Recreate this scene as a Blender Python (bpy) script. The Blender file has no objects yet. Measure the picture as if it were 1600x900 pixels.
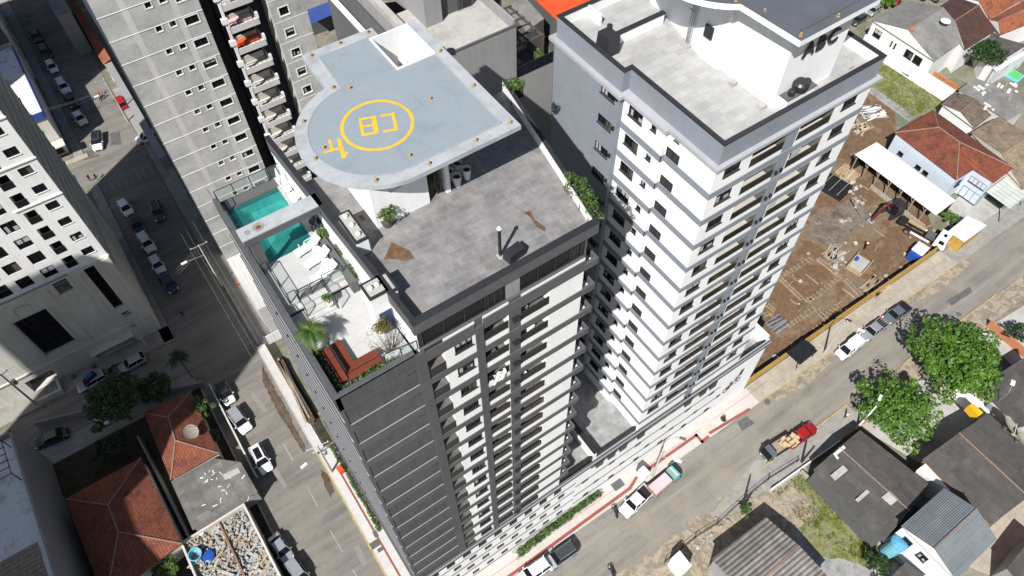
import bpy, bmesh, math, random
from mathutils import Vector, Matrix
random.seed(7)
R = math.radians
scene = bpy.context.scene
COL = scene.collection
GZ = -3.9            # street level; z = 0 is the first podium line, the camera hovers at z = 92

# ---------------------------------------------------------------- camera (measured from the facades' vanishing points)
FPX, PIT, ROL, YAW = 1163.0, R(-55.06), R(-0.968), R(33.6)
_f0 = Vector((math.sin(YAW), math.cos(YAW), 0)); _r0 = Vector((math.cos(YAW), -math.sin(YAW), 0)); _u0 = Vector((0, 0, 1))
_f = _f0 * math.cos(PIT) + _u0 * math.sin(PIT); _u = -_f0 * math.sin(PIT) + _u0 * math.cos(PIT)
_r2 = _r0 * math.cos(ROL) + _u * math.sin(ROL); _u2 = -_r0 * math.sin(ROL) + _u * math.cos(ROL)
CAMZ = 92.0
cd = bpy.data.cameras.new('survey_camera'); cam = bpy.data.objects.new('survey_camera', cd); COL.objects.link(cam)
cd.sensor_width = 36; cd.lens = 36 * FPX / 1600; cd.clip_end = 3000; cd.clip_start = 1
cam.matrix_world = Matrix(((_r2.x, _u2.x, -_f.x, 0), (_r2.y, _u2.y, -_f.y, 0), (_r2.z, _u2.z, -_f.z, CAMZ), (0, 0, 0, 1)))
scene.camera = cam

def G(x, y, z=GZ):
    """survey point: where the sight line through photo point (x, y) meets height z"""
    d = _f + _r2 * ((x - 800) / FPX) - _u2 * ((y - 450) / FPX)
    t = (z - CAMZ) / d.z
    return Vector((d.x * t, d.y * t, z))
def GY(x, y, Y):
    d = _f + _r2 * ((x - 800) / FPX) - _u2 * ((y - 450) / FPX)
    t = Y / d.y
    return Vector((d.x * t, Y, CAMZ + d.z * t))

# ---------------------------------------------------------------- light
SUN_AZ, SUN_EL = R(32), R(47.5)                    # shadows run towards SUN_AZ (from +X)
sl = bpy.data.lights.new('sun', 'SUN'); so = bpy.data.objects.new('sun', sl); COL.objects.link(so)
sl.energy = 5.0; sl.angle = R(0.53); sl.color = (1.0, 0.978, 0.945)
sd = Vector((math.cos(SUN_AZ) * math.cos(SUN_EL), math.sin(SUN_AZ) * math.cos(SUN_EL), -math.sin(SUN_EL)))
so.rotation_euler = sd.to_track_quat('-Z', 'Y').to_euler()
w = bpy.data.worlds.new('World'); scene.world = w; w.use_nodes = True
nt = w.node_tree; bg = nt.nodes['Background']; sky = nt.nodes.new('ShaderNodeTexSky')
sky.sky_type = 'NISHITA'; sky.sun_disc = False; sky.sun_elevation = SUN_EL
sky.sun_rotation = math.atan2(-sd.x, -sd.y)      # azimuth of the sun, clockwise from +Y
sky.air_density = 1.0; sky.dust_density = 1.0
nt.links.new(sky.outputs[0], bg.inputs[0]); bg.inputs[1].default_value = 0.056
scene.view_settings.view_transform = 'Standard'; scene.view_settings.look = 'None'
scene.view_settings.exposure = 0.54; scene.view_settings.gamma = 1.0
scene.render.engine = 'CYCLES'
scene.cycles.max_bounces = 6; scene.cycles.diffuse_bounces = 3; scene.cycles.transparent_max_bounces = 12

# ---------------------------------------------------------------- materials
def _mat(name):
    m = bpy.data.materials.new(name); m.use_nodes = True
    t = m.node_tree; b = t.nodes['Principled BSDF']
    return m, t, b
def _n(t, kind, **kw):
    n = t.nodes.new(kind)
    for k, v in kw.items():
        if k in n.inputs: n.inputs[k].default_value = v
        else: setattr(n, k, v)
    return n
def _c(c, f=1.0): return (min(1, c[0] * f), min(1, c[1] * f), min(1, c[2] * f), 1)
def _ramp(t, src, stops):
    r = t.nodes.new('ShaderNodeValToRGB'); e = r.color_ramp.elements
    while len(e) < len(stops): e.new(0.5)
    for i, (p, c) in enumerate(stops): e[i].position = p; e[i].color = c
    t.links.new(src, r.inputs[0]); return r
def _mix(t, a, b, fac, mode='MIX'):
    m = t.nodes.new('ShaderNodeMixRGB'); m.blend_type = mode
    for i, s in ((1, a), (2, b), (0, fac)):
        if isinstance(s, (int, float)): m.inputs[i].default_value = s
        elif isinstance(s, tuple): m.inputs[i].default_value = s
        else: t.links.new(s, m.inputs[i])
    return m.outputs[0]
def _bump(t, b, h, strength=.3, dist=.05):
    n = t.nodes.new('ShaderNodeBump'); n.inputs['Strength'].default_value = strength; n.inputs['Distance'].default_value = dist
    t.links.new(h, n.inputs['Height']); t.links.new(n.outputs[0], b.inputs['Normal'])
def _co(t, rot=0, scale=(1, 1, 1)):
    tc = t.nodes.new('ShaderNodeTexCoord'); mp = t.nodes.new('ShaderNodeMapping')
    mp.inputs['Rotation'].default_value = (0, 0, rot); mp.inputs['Scale'].default_value = scale
    t.links.new(tc.outputs['Object'], mp.inputs[0]); return mp.outputs[0]
def plain(name, col, rough=.7, var=.12, scale=1.2, bump=.0, metal=0, spec=.3, stain=.12, streak=0):
    m, t, b = _mat(name); co = _co(t)
    n = _n(t, 'ShaderNodeTexNoise', Scale=scale, Detail=8, Roughness=.65); t.links.new(co, n.inputs['Vector'])
    n2 = _n(t, 'ShaderNodeTexNoise', Scale=scale * .13, Detail=4); t.links.new(co, n2.inputs['Vector'])
    r = _ramp(t, n.outputs[0], [(.3, _c(col, 1 - var)), (.7, _c(col, 1 + var))])
    r2 = _ramp(t, n2.outputs[0], [(.35, (1 - stain,) * 3 + (1,)), (.65, (1, 1, 1, 1))])
    out = _mix(t, r.outputs[0], r2.outputs[0], 1.0, 'MULTIPLY')
    if streak:                                     # rain streaks: noise stretched along z
        c3 = _co(t, 0, (1.6, 1.6, .09)); n3 = _n(t, 'ShaderNodeTexNoise', Scale=2.2, Detail=5); t.links.new(c3, n3.inputs['Vector'])
        r3 = _ramp(t, n3.outputs[0], [(.42, (1 - streak,) * 3 + (1,)), (.6, (1, 1, 1, 1))])
        out = _mix(t, out, r3.outputs[0], 1.0, 'MULTIPLY')
    t.links.new(out, b.inputs['Base Color'])
    b.inputs['Roughness'].default_value = rough; b.inputs['Metallic'].default_value = metal; b.inputs['Specular IOR Level'].default_value = spec
    if bump:
        nb = _n(t, 'ShaderNodeTexNoise', Scale=scale * 6, Detail=6); t.links.new(co, nb.inputs['Vector']); _bump(t, b, nb.outputs[0], bump, .03)
    return m
def tiles(name, c1, c2, mortar, size=(.6, .6), rot=0, rough=.6, patchy=.25, bumpy=.2, msize=.012, stain_col=None, off=.5):
    m, t, b = _mat(name); co = _co(t, rot)
    br = _n(t, 'ShaderNodeTexBrick', Scale=1.0); br.offset = off
    br.inputs['Color1'].default_value = _c(c1); br.inputs['Color2'].default_value = _c(c2); br.inputs['Mortar'].default_value = _c(mortar)
    br.inputs['Brick Width'].default_value = size[0]; br.inputs['Row Height'].default_value = size[1]; br.inputs['Mortar Size'].default_value = msize
    t.links.new(co, br.inputs['Vector'])
    n = _n(t, 'ShaderNodeTexNoise', Scale=.9, Detail=7, Roughness=.7); t.links.new(co, n.inputs['Vector'])
    r = _ramp(t, n.outputs[0], [(.35, (1 - patchy,) * 3 + (1,)), (.68, (1 + patchy * .5,) * 3 + (1,))])
    out = _mix(t, br.outputs[0], r.outputs[0], 1.0, 'MULTIPLY')
    if stain_col:
        n2 = _n(t, 'ShaderNodeTexNoise', Scale=.35, Detail=6, Roughness=.6); t.links.new(co, n2.inputs['Vector'])
        r2 = _ramp(t, n2.outputs[0], [(.57, (0, 0, 0, 1)), (.76, (.8, .8, .8, 1))])
        out = _mix(t, out, _c(stain_col), r2.outputs[0])
    t.links.new(out, b.inputs['Base Color']); b.inputs['Roughness'].default_value = rough
    if bumpy: _bump(t, b, br.outputs['Fac'], -bumpy, .02)
    return m
def ribbed(name, col, rot=0, pitch=.22, rough=.5, metal=0, dark=.72, var=.3, sheet=2.2, depth=.05):
    """corrugated or tiled roofing: ribs run along local Y after rotation, sheets overlap every few metres"""
    m, t, b = _mat(name); co = _co(t, rot)
    wv = _n(t, 'ShaderNodeTexWave', Scale=6.2832 / pitch / 20.0); wv.wave_type = 'BANDS'; wv.bands_direction = 'X'; t.links.new(co, wv.inputs['Vector'])
    br = _n(t, 'ShaderNodeTexBrick', Scale=1.0); br.inputs['Brick Width'].default_value = 1.05; br.inputs['Row Height'].default_value = sheet
    br.inputs['Mortar Size'].default_value = .015; br.inputs['Color1'].default_value = _c(col, 1 + var * .5); br.inputs['Color2'].default_value = _c(col, 1 - var * .5); br.inputs['Mortar'].default_value = _c(col, .55)
    t.links.new(co, br.inputs['Vector'])
    n = _n(t, 'ShaderNodeTexNoise', Scale=.8, Detail=8, Roughness=.7); t.links.new(co, n.inputs['Vector'])
    r = _ramp(t, n.outputs[0], [(.33, (1 - var,) * 3 + (1,)), (.68, (1 + var * .4,) * 3 + (1,))])
    r2 = _ramp(t, wv.outputs['Fac'], [(.1, (dark,) * 3 + (1,)), (.6, (1, 1, 1, 1))])
    out = _mix(t, _mix(t, br.outputs[0], r.outputs[0], 1.0, 'MULTIPLY'), r2.outputs[0], 1.0, 'MULTIPLY')
    t.links.new(out, b.inputs['Base Color']); b.inputs['Roughness'].default_value = rough; b.inputs['Metallic'].default_value = metal
    _bump(t, b, wv.outputs['Fac'], .6, depth)
    return m
def claytile(name, c1, c2, rot=0, pitch=.24, row=.38):
    m, t, b = _mat(name); co = _co(t, rot)
    br = _n(t, 'ShaderNodeTexBrick', Scale=1.0); br.inputs['Brick Width'].default_value = pitch; br.inputs['Row Height'].default_value = row; br.offset = 0
    br.inputs['Color1'].default_value = _c(c1); br.inputs['Color2'].default_value = _c(c2); br.inputs['Mortar'].default_value = _c(c2, .4); br.inputs['Mortar Size'].default_value = .028
    t.links.new(co, br.inputs['Vector'])
    n = _n(t, 'ShaderNodeTexNoise', Scale=.55, Detail=9, Roughness=.72); t.links.new(co, n.inputs['Vector'])
    r = _ramp(t, n.outputs[0], [(.32, (.42, .4, .4, 1)), (.5, (.9, .9, .9, 1)), (.7, (1.15, 1.12, 1.1, 1))])
    t.links.new(_mix(t, br.outputs[0], r.outputs[0], 1.0, 'MULTIPLY'), b.inputs['Base Color']); b.inputs['Roughness'].default_value = .85
    _bump(t, b, br.outputs['Fac'], -.5, .05)
    return m
def patches(name, cols, scale=.3, detail=9, rough=.9, bump=.35, fine=.2, bscale=4):
    """ground: several colours mixed by noise"""
    m, t, b = _mat(name); co = _co(t)
    n = _n(t, 'ShaderNodeTexNoise', Scale=scale, Detail=detail, Roughness=.68, Distortion=.4); t.links.new(co, n.inputs['Vector'])
    k = len(cols); st = [(.32 + .36 * i / max(1, k - 1), _c(c)) for i, c in enumerate(cols)]
    r = _ramp(t, n.outputs[0], st)
    n2 = _n(t, 'ShaderNodeTexNoise', Scale=bscale, Detail=8, Roughness=.75); t.links.new(co, n2.inputs['Vector'])
    r2 = _ramp(t, n2.outputs[0], [(.3, (1 - fine,) * 3 + (1,)), (.7, (1 + fine * .6,) * 3 + (1,))])
    t.links.new(_mix(t, r.outputs[0], r2.outputs[0], 1.0, 'MULTIPLY'), b.inputs['Base Color']); b.inputs['Roughness'].default_value = rough
    b.inputs['Specular IOR Level'].default_value = .15
    if bump: _bump(t, b, n2.outputs[0], bump, .08)
    return m
def asphalt(name, base, dust, along=0):
    m, t, b = _mat(name); co = _co(t); cs = _co(t, along, (.035, .55, 1))
    n = _n(t, 'ShaderNodeTexNoise', Scale=.22, Detail=9, Roughness=.7); t.links.new(co, n.inputs['Vector'])
    ns = _n(t, 'ShaderNodeTexNoise', Scale=1.6, Detail=6, Roughness=.6); t.links.new(cs, ns.inputs['Vector'])
    nf = _n(t, 'ShaderNodeTexNoise', Scale=6, Detail=8, Roughness=.8); t.links.new(co, nf.inputs['Vector'])
    r = _ramp(t, ns.outputs[0], [(.3, _c(base, .72)), (.52, _c(base)), (.72, _c(base, 1.3))])
    rd = _ramp(t, n.outputs[0], [(.44, (0, 0, 0, 1)), (.7, (.8, .8, .8, 1))])
    rf = _ramp(t, nf.outputs[0], [(.3, (.82,) * 3 + (1,)), (.7, (1.12,) * 3 + (1,))])
    o = _mix(t, _mix(t, r.outputs[0], _c(dust), rd.outputs[0]), rf.outputs[0], 1.0, 'MULTIPLY')
    vo = _n(t, 'ShaderNodeTexVoronoi', Scale=.16); vo.feature = 'DISTANCE_TO_EDGE'
    nw = _n(t, 'ShaderNodeTexNoise', Scale=.5, Detail=5); t.links.new(co, nw.inputs['Vector'])
    t.links.new(_mix(t, co, nw.outputs['Color'], .25), vo.inputs['Vector'])
    rc = _ramp(t, vo.outputs[0], [(.0, (.86,) * 3 + (1,)), (.004, (1, 1, 1, 1))])
    o = _mix(t, o, rc.outputs[0], 1.0, 'MULTIPLY')
    t.links.new(o, b.inputs['Base Color']); b.inputs['Roughness'].default_value = .9; b.inputs['Specular IOR Level'].default_value = .2
    _bump(t, b, nf.outputs[0], .25, .02)
    return m
def clearglass(name, tint=(.86, .92, .91), keep=.86):
    m = bpy.data.materials.new(name); m.use_nodes = True; t = m.node_tree; t.nodes.clear()
    o = t.nodes.new('ShaderNodeOutputMaterial'); tr = t.nodes.new('ShaderNodeBsdfTransparent'); tr.inputs[0].default_value = _c(tint)
    gl = t.nodes.new('ShaderNodeBsdfGlossy'); gl.inputs['Roughness'].default_value = .03; gl.inputs[0].default_value = (.8, .9, .9, 1)
    df = t.nodes.new('ShaderNodeBsdfDiffuse'); df.inputs[0].default_value = (.45, .55, .53, 1)
    a = t.nodes.new('ShaderNodeMixShader'); a.inputs[0].default_value = .5; t.links.new(gl.outputs[0], a.inputs[1]); t.links.new(df.outputs[0], a.inputs[2])
    x = t.nodes.new('ShaderNodeMixShader'); x.inputs[0].default_value = 1 - keep; t.links.new(tr.outputs[0], x.inputs[1]); t.links.new(a.outputs[0], x.inputs[2])
    t.links.new(x.outputs[0], o.inputs[0]); return m
def leafmat(name, dark, mid, light, scale=1.4):
    m, t, b = _mat(name); co = _co(t)
    n = _n(t, 'ShaderNodeTexNoise', Scale=scale * .45, Detail=9, Roughness=.85); t.links.new(co, n.inputs['Vector'])
    r = _ramp(t, n.outputs[0], [(.34, _c(dark)), (.5, _c(mid)), (.66, _c(light))])
    t.links.new(r.outputs[0], b.inputs['Base Color']); b.inputs['Roughness'].default_value = .55
    tl = t.nodes.new('ShaderNodeBsdfTranslucent'); t.links.new(r.outputs[0], tl.inputs[0])
    mx = t.nodes.new('ShaderNodeMixShader'); mx.inputs[0].default_value = .3; o = t.nodes['Material Output']
    t.links.new(b.outputs[0], mx.inputs[1]); t.links.new(tl.outputs[0], mx.inputs[2]); t.links.new(mx.outputs[0], o.inputs[0])
    return m
def carpaint(name, col, metal=.0):
    m, t, b = _mat(name); b.inputs['Base Color'].default_value = _c(col); b.inputs['Roughness'].default_value = .28
    b.inputs['Metallic'].default_value = metal; b.inputs['Coat Weight'].default_value = .35; b.inputs['Coat Roughness'].default_value = .08
    co = _co(t); n = _n(t, 'ShaderNodeTexNoise', Scale=2.5, Detail=4); t.links.new(co, n.inputs['Vector'])
    r = _ramp(t, n.outputs[0], [(.3, _c(col, .9)), (.7, _c(col, 1.05))]); t.links.new(r.outputs[0], b.inputs['Base Color'])
    return m

MT = {}
MT['white'] = plain('white_render', (.79, .79, .78), .8, .04, 1.5, .12, stain=.08, streak=.035)
MT['whitewall'] = plain('white_wall_weathered', (.77, .76, .74), .85, .05, 1.0, .15, stain=.1, streak=.05)
MT['cream'] = plain('cream_render', (.60, .575, .51), .85, .06, .8, .1, stain=.15, streak=.12)
MT['bluegray'] = plain('blue_grey_render', (.215, .233, .265), .8, .08, .7, .15, stain=.1)
MT['ledge'] = plain('pale_ledge', (.36, .365, .385), .8, .06, 1, .1)
MT['charcoal'] = plain('charcoal_render', (.088, .089, .093), .75, .14, 1.1, .2, stain=.2, streak=.12)
MT['band'] = plain('grey_band', (.096, .096, .10), .75, .12, 1.2, .15, stain=.15)
MT['pilaster'] = plain('grey_pilaster', (.086, .086, .09), .75, .12, 1.0, .15, stain=.12)
MT['black'] = plain('black_cap', (.028, .029, .033), .5, .1, 2)
MT['blackmetal'] = plain('black_metal', (.02, .02, .022), .4, .1, 3, spec=.5)
MT['frame'] = plain('dark_window_frame', (.025, .025, .026), .45, .1, 3)
MT['glass'] = plain('dark_window_glass', (.009, .011, .014), .1, .25, .9, spec=.2)
MT['glassgreen'] = plain('grey_balcony_glass', (.013, .0145, .015), .12, .3, .6, spec=.22)
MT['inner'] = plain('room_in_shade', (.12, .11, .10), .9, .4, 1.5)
MT['balfloor'] = plain('cream_balcony_floor', (.46, .43, .37), .7, .06, 2)
MT['curtain'] = plain('pale_curtain', (.40, .40, .39), .9, .1, 5)
MT['fence'] = clearglass('clear_fence_glass')
MT['concrete'] = patches('raw_concrete_render', [(.27, .265, .255), (.38, .375, .36), (.44, .43, .41), (.50, .49, .465)], .28, 12, .9, .15, .14, 2)
MT['conc_light'] = plain('pale_concrete_strip', (.52, .51, .485), .9, .06, 1.5, .1)
MT['conc_white'] = plain('white_sill', (.72, .72, .70), .8, .04, 2)
MT['navy'] = plain('shade_dark_wall', (.035, .042, .058), .8, .15, .6, .1)  # dark blue holds the shade on the block's side and balcony core
MT['greywall'] = plain('mid_grey_render', (.27, .268, .265), .85, .05, .8, .1, stain=.1, streak=.06)
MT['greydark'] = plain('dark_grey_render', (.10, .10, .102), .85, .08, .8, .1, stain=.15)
MT['roofconc'] = patches('pale_concrete_roof', [(.29, .28, .265), (.37, .36, .335), (.43, .415, .38)], .4, 9, .9, .15, .12, 3)
MT['stonetile'] = tiles('grey_stone_roof_tiles', (.18, .174, .173), (.232, .224, .222), (.265, .256, .25), (.95, .62), R(3), .65, .3, .2, .018, (.265, .225, .19))
MT['paletile'] = tiles('pale_roof_tiles', (.325, .322, .316), (.385, .382, .374), (.29, .285, .28), (1.2, .62), 0, .7, .14, .1, .014)
MT['podtile'] = tiles('grey_terrace_tiles', (.24, .24, .235), (.30, .30, .295), (.2, .2, .2), (.7, .7), 0, .75, .3, .1, .012)
MT['whitetile'] = tiles('white_terrace_tiles', (.43, .425, .415), (.46, .455, .44), (.37, .36, .35), (.9, .9), 0, .6, .07, .05, .01)
MT['deck'] = patches('pale_blue_deck_paint', [(.205, .238, .262), (.232, .268, .294), (.238, .274, .30), (.26, .292, .312)], .45, 11, .6, .06, .07, 5)
MT['deckrim'] = patches('white_grey_deck_rim', [(.27, .285, .295), (.35, .37, .385), (.39, .41, .42)], .7, 11, .7, .08, .12, 4)
MT['darkdeck'] = plain('slate_deck_paint', (.092, .10, .116), .65, .12, .6, .06, stain=.2)
MT['yellow'] = patches('yellow_marking_paint', [(.52, .33, .05), (.66, .40, .035), (.72, .44, .035)], 1.6, 10, .7, .05, .15, 9)
MT['orange'] = plain('orange_lamp', (.38, .26, .11), .5, .1, 4)
MT['redwood'] = plain('red_hardwood', (.15, .036, .02), .55, .18, 3, .1)
MT['brownstain'] = plain('brown_rust_stain', (.13, .075, .04), .9, .4, 3, .3)
MT['wood'] = plain('pale_lumber', (.38, .275, .165), .8, .25, 2.5, .2)
MT['woodgrey'] = plain('weathered_planks', (.28, .23, .18), .9, .35, 2.5, .3)
MT['steel'] = plain('galvanised_steel', (.42, .43, .44), .45, .1, 2, metal=.6)
MT['polecon'] = plain('concrete_pole', (.42, .41, .38), .9, .1, 2, .1)
MT['rubber'] = plain('tyre_rubber', (.02, .02, .02), .9, .1, 5)
MT['rim'] = plain('alloy_rim', (.45, .45, .46), .35, .1, 4, metal=.7)
MT['pinkpave'] = tiles('pale_pink_pavement', (.47, .415, .375), (.50, .45, .41), (.36, .30, .27), (.5, 4.0), 0, .8, .1, .05, .012)
MT['whitepave'] = tiles('white_pavement_slabs', (.47, .45, .425), (.50, .48, .455), (.30, .285, .27), (2.2, 1.1), R(90), .8, .1, .05, .012)
MT['redpave'] = plain('red_tactile_paving', (.25, .075, .065), .8, .15, 3, .2)
MT['beigepave'] = tiles('beige_concrete_pavement', (.33, .295, .24), (.36, .325, .27), (.23, .205, .17), (2.0, 1.3), 0, .9, .2, .1, .02)
MT['kerb'] = plain('whitewashed_kerb', (.42, .405, .375), .9, .18, 2, .2)
MT['kerby'] = plain('yellow_kerb_paint', (.40, .315, .13), .9, .35, 2, .2)
MT['greypave'] = patches('grey_concrete_pavement', [(.20, .19, .175), (.26, .25, .23), (.32, .30, .27)], .5, 8, .9, .2, .15, 4)
MT['road'] = asphalt('worn_asphalt', (.20, .186, .166), (.27, .235, .185), 0)
MT['roadv'] = asphalt('grey_asphalt', (.172, .161, .144), (.235, .21, .175), R(90))
MT['dust'] = patches('sandy_verge', [(.26, .21, .15), (.34, .29, .22), (.20, .165, .125), (.38, .34, .28)], .6, 10, .95, .4, .3, 3)
MT['ground'] = patches('bare_ground', [(.16, .14, .115), (.24, .21, .17), (.13, .14, .09), (.28, .25, .21)], .12, 10, .95, .3, .25, 2)
MT['dirt'] = patches('red_brown_building_dirt', [(.115, .068, .04), (.165, .102, .06), (.135, .082, .048), (.20, .14, .092), (.15, .118, .088), (.24, .17, .115)], .16, 11, .95, .5, .32, 1.6)
MT['dirtgrey'] = patches('grey_rubble_dirt', [(.105, .072, .048), (.145, .112, .084), (.19, .162, .132), (.12, .085, .058)], .3, 11, .95, .6, .45, 2.4)
MT['gravel'] = patches('grey_gravel', [(.17, .165, .16), (.25, .25, .245), (.31, .31, .30), (.22, .21, .18)], .4, 10, .95, .5, .4, 6)
MT['grasslot'] = patches('patchy_grass_ground', [(.25, .24, .21), (.09, .125, .022), (.16, .165, .05), (.21, .205, .13), (.14, .155, .04), (.08, .115, .02), (.17, .17, .06)], .34, 10, .95, .4, .35, 3)
MT['shadeyard'] = patches('shade_dark_soil', [(.03, .027, .02), (.055, .048, .036), (.025, .026, .016)], .4, 9, .95, .3, .3, 3)  # soil darkened so the yard's black shade sits in its colour
MT['redroofy'] = claytile('red_clay_tiles_along_y', (.235, .068, .034), (.15, .04, .022), 0)
MT['redroofx'] = claytile('red_clay_tiles_along_x', (.27, .078, .036), (.18, .048, .024), R(90))
MT['brownroof'] = claytile('brown_clay_tiles', (.105, .045, .034), (.07, .032, .026), R(90))
MT['orangeroof'] = claytile('orange_clay_tiles', (.38, .13, .058), (.26, .08, .036), R(90))
MT['tanroof'] = claytile('tan_concrete_tiles', (.33, .25, .165), (.24, .18, .12), 0, .3, .42)
MT['brngreyroof'] = claytile('grey_brown_tiles', (.20, .155, .115), (.14, .105, .08), R(90), .3, .4)
MT['ridgecap'] = plain('mortared_ridge', (.22, .15, .115), .9, .3, 3, .2)
MT['asbesty'] = ribbed('dark_fibre_cement_along_y', (.085, .078, .072), 0, .19, .9, 0, .75, .3, 2.4)
MT['asbestx'] = ribbed('dark_fibre_cement_along_x', (.085, .078, .072), R(90), .19, .9, 0, .75, .3, 2.4)
MT['asbestgrey'] = ribbed('grey_fibre_cement', (.17, .16, .145), R(90), .19, .9, 0, .8, .35, 1.8)
MT['flatgreyroof'] = patches('old_grey_slab_roof', [(.14, .135, .125), (.19, .185, .175), (.24, .235, .225)], .35, 9, .9, .2, .18, 3)
MT['zincx'] = ribbed('zinc_sheet_roof', (.27, .30, .31), R(90), .22, .45, .35, .55, .15, 9.0)
MT['whitemetal'] = ribbed('white_metal_sheet', (.74, .74, .72), 0, .5, .45, 0, .9, .06, 9.0, .03)
MT['brownribs'] = ribbed('brown_channel_roof', (.225, .205, .185), R(90), .55, .85, 0, .4, .4, 9.0, .15)
MT['clearsheet'] = ribbed('greenish_translucent_sheet', (.50, .53, .49), 0, .9, .4, 0, .82, .1, 1.6, .03)
MT['redmetal'] = plain('bright_orange_metal_roof', (.62, .085, .022), .55, .08, .8, .05)
MT['patchwhite'] = patches('peeling_white_membrane', [(.60, .62, .66), (.68, .69, .70), (.38, .36, .33)], .5, 10, .7, .2, .12, 3)
MT['bluepaint'] = plain('blue_fascia_paint', (.035, .065, .24), .6, .15, 1)
MT['bluedoor'] = plain('navy_door', (.03, .06, .12), .4, .1, 1)
MT['water'] = None
MT['trunk'] = plain('bark', (.13, .10, .075), .95, .3, 5, .4)
MT['pot'] = plain('pale_stone_pot', (.62, .60, .57), .6, .08, 3)
MT['potdark'] = plain('dark_pot', (.10, .08, .065), .6, .15, 3)
MT['soil'] = plain('potting_soil', (.06, .035, .02), .95, .3, 5)
MT['terracotta'] = plain('terracotta_brick', (.42, .17, .08), .9, .25, 3, .2)
MT['plasticblue'] = plain('blue_plastic', (.02, .075, .32), .35, .1, 2)
MT['plasticcyan'] = plain('cyan_fibreglass', (.20, .50, .62), .35, .1, 2)
MT['plastbright'] = plain('sky_blue_plastic', (.09, .30, .48), .4, .1, 2)
MT['greenpaint'] = plain('green_pool_paint', (.10, .45, .12), .4, .1, 2)
MT['yellowpanel'] = plain('yellow_panel', (.72, .42, .02), .5, .1, 2)
MT['hoarding'] = plain('ochre_hoarding', (.46, .27, .06), .8, .2, 1.2, .1)
MT['blacktarp'] = plain('black_tarpaulin', (.014, .015, .018), .55, .3, 2, .3)
MT['cardboard'] = plain('cardboard', (.52, .38, .23), .85, .2, 2)
MT['pink'] = plain('pink_tarpaulin', (.60, .43, .44), .7, .15, 2, .1)
MT['teal'] = plain('teal_paint', (.13, .42, .45), .5, .1, 3)
MT['skin'] = plain('skin', (.38, .22, .15), .6, .05, 4)
MT['leaf'] = leafmat('bright_leaf', (.030, .075, .008), (.075, .165, .014), (.135, .25, .024))
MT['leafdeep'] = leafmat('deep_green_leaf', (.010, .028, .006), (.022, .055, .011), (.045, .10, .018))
MT['leafyellow'] = leafmat('yellow_leaf', (.07, .06, .008), (.15, .12, .014), (.25, .19, .03))
MT['leafdry'] = leafmat('dry_leaf', (.10, .075, .05), (.17, .14, .10), (.22, .19, .12))
MT['hedge'] = leafmat('hedge_leaf', (.025, .058, .008), (.06, .12, .014), (.125, .20, .03), 2.5)
MT['paleblue'] = plain('pale_blue_render', (.50, .555, .62), .85, .05, 1, .1, stain=.1)
MT['shadowleaf'] = leafmat('shade_dark_leaf', (.008, .018, .006), (.016, .035, .01), (.03, .06, .014))  # leaf tones darkened to carry the garden's shade
def watermat():
    m = bpy.data.materials.new('pool_water'); m.use_nodes = True; t = m.node_tree; t.nodes.clear(); o = t.nodes.new('ShaderNodeOutputMaterial')
    tr = t.nodes.new('ShaderNodeBsdfTransparent'); tr.inputs[0].default_value = (.40, .80, .78, 1); gl = t.nodes.new('ShaderNodeBsdfGlossy'); gl.inputs['Roughness'].default_value = .06
    df = t.nodes.new('ShaderNodeBsdfDiffuse'); df.inputs[0].default_value = (.04, .26, .25, 1); co = _co(t)
    n = _n(t, 'ShaderNodeTexNoise', Scale=2.6, Detail=3); t.links.new(co, n.inputs['Vector']); b = t.nodes.new('ShaderNodeBump'); b.inputs['Strength'].default_value = .25; b.inputs['Distance'].default_value = .06; t.links.new(n.outputs[0], b.inputs['Height']); t.links.new(b.outputs[0], gl.inputs['Normal'])
    x = t.nodes.new('ShaderNodeMixShader'); x.inputs[0].default_value = .3; t.links.new(tr.outputs[0], x.inputs[1]); t.links.new(df.outputs[0], x.inputs[2])
    y = t.nodes.new('ShaderNodeMixShader'); y.inputs[0].default_value = .05; t.links.new(x.outputs[0], y.inputs[1]); t.links.new(gl.outputs[0], y.inputs[2]); t.links.new(y.outputs[0], o.inputs[0]); return m
MT['pooltile'] = tiles('pool_mosaic', (.22, .50, .47), (.34, .62, .58), (.40, .66, .62), (.32, .32), 0, .5, .25, .0, .012, None, 0)
MT['water'] = watermat()
PAINT = {k: carpaint(k + '_car_paint', c, m) for k, c, m in (('white', (.74, .74, .74), 0), ('silver', (.42, .44, .46), .5), ('grey', (.16, .175, .19), .4), ('black', (.016, .017, .019), 0), ('navy', (.02, .03, .055), .2), ('red', (.30, .012, .012), 0), ('graphite', (.055, .06, .066), .3), ('darkred', (.11, .008, .012), 0))}
LIGHTW = plain('headlamp_lens', (.75, .75, .72), .15, .05, 3, spec=.6); LIGHTR = plain('tail_lamp_lens', (.42, .02, .015), .2, .05, 3, spec=.6); LIGHTO = plain('amber_lamp_lens', (.65, .25, .03), .2, .05, 3)

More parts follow.
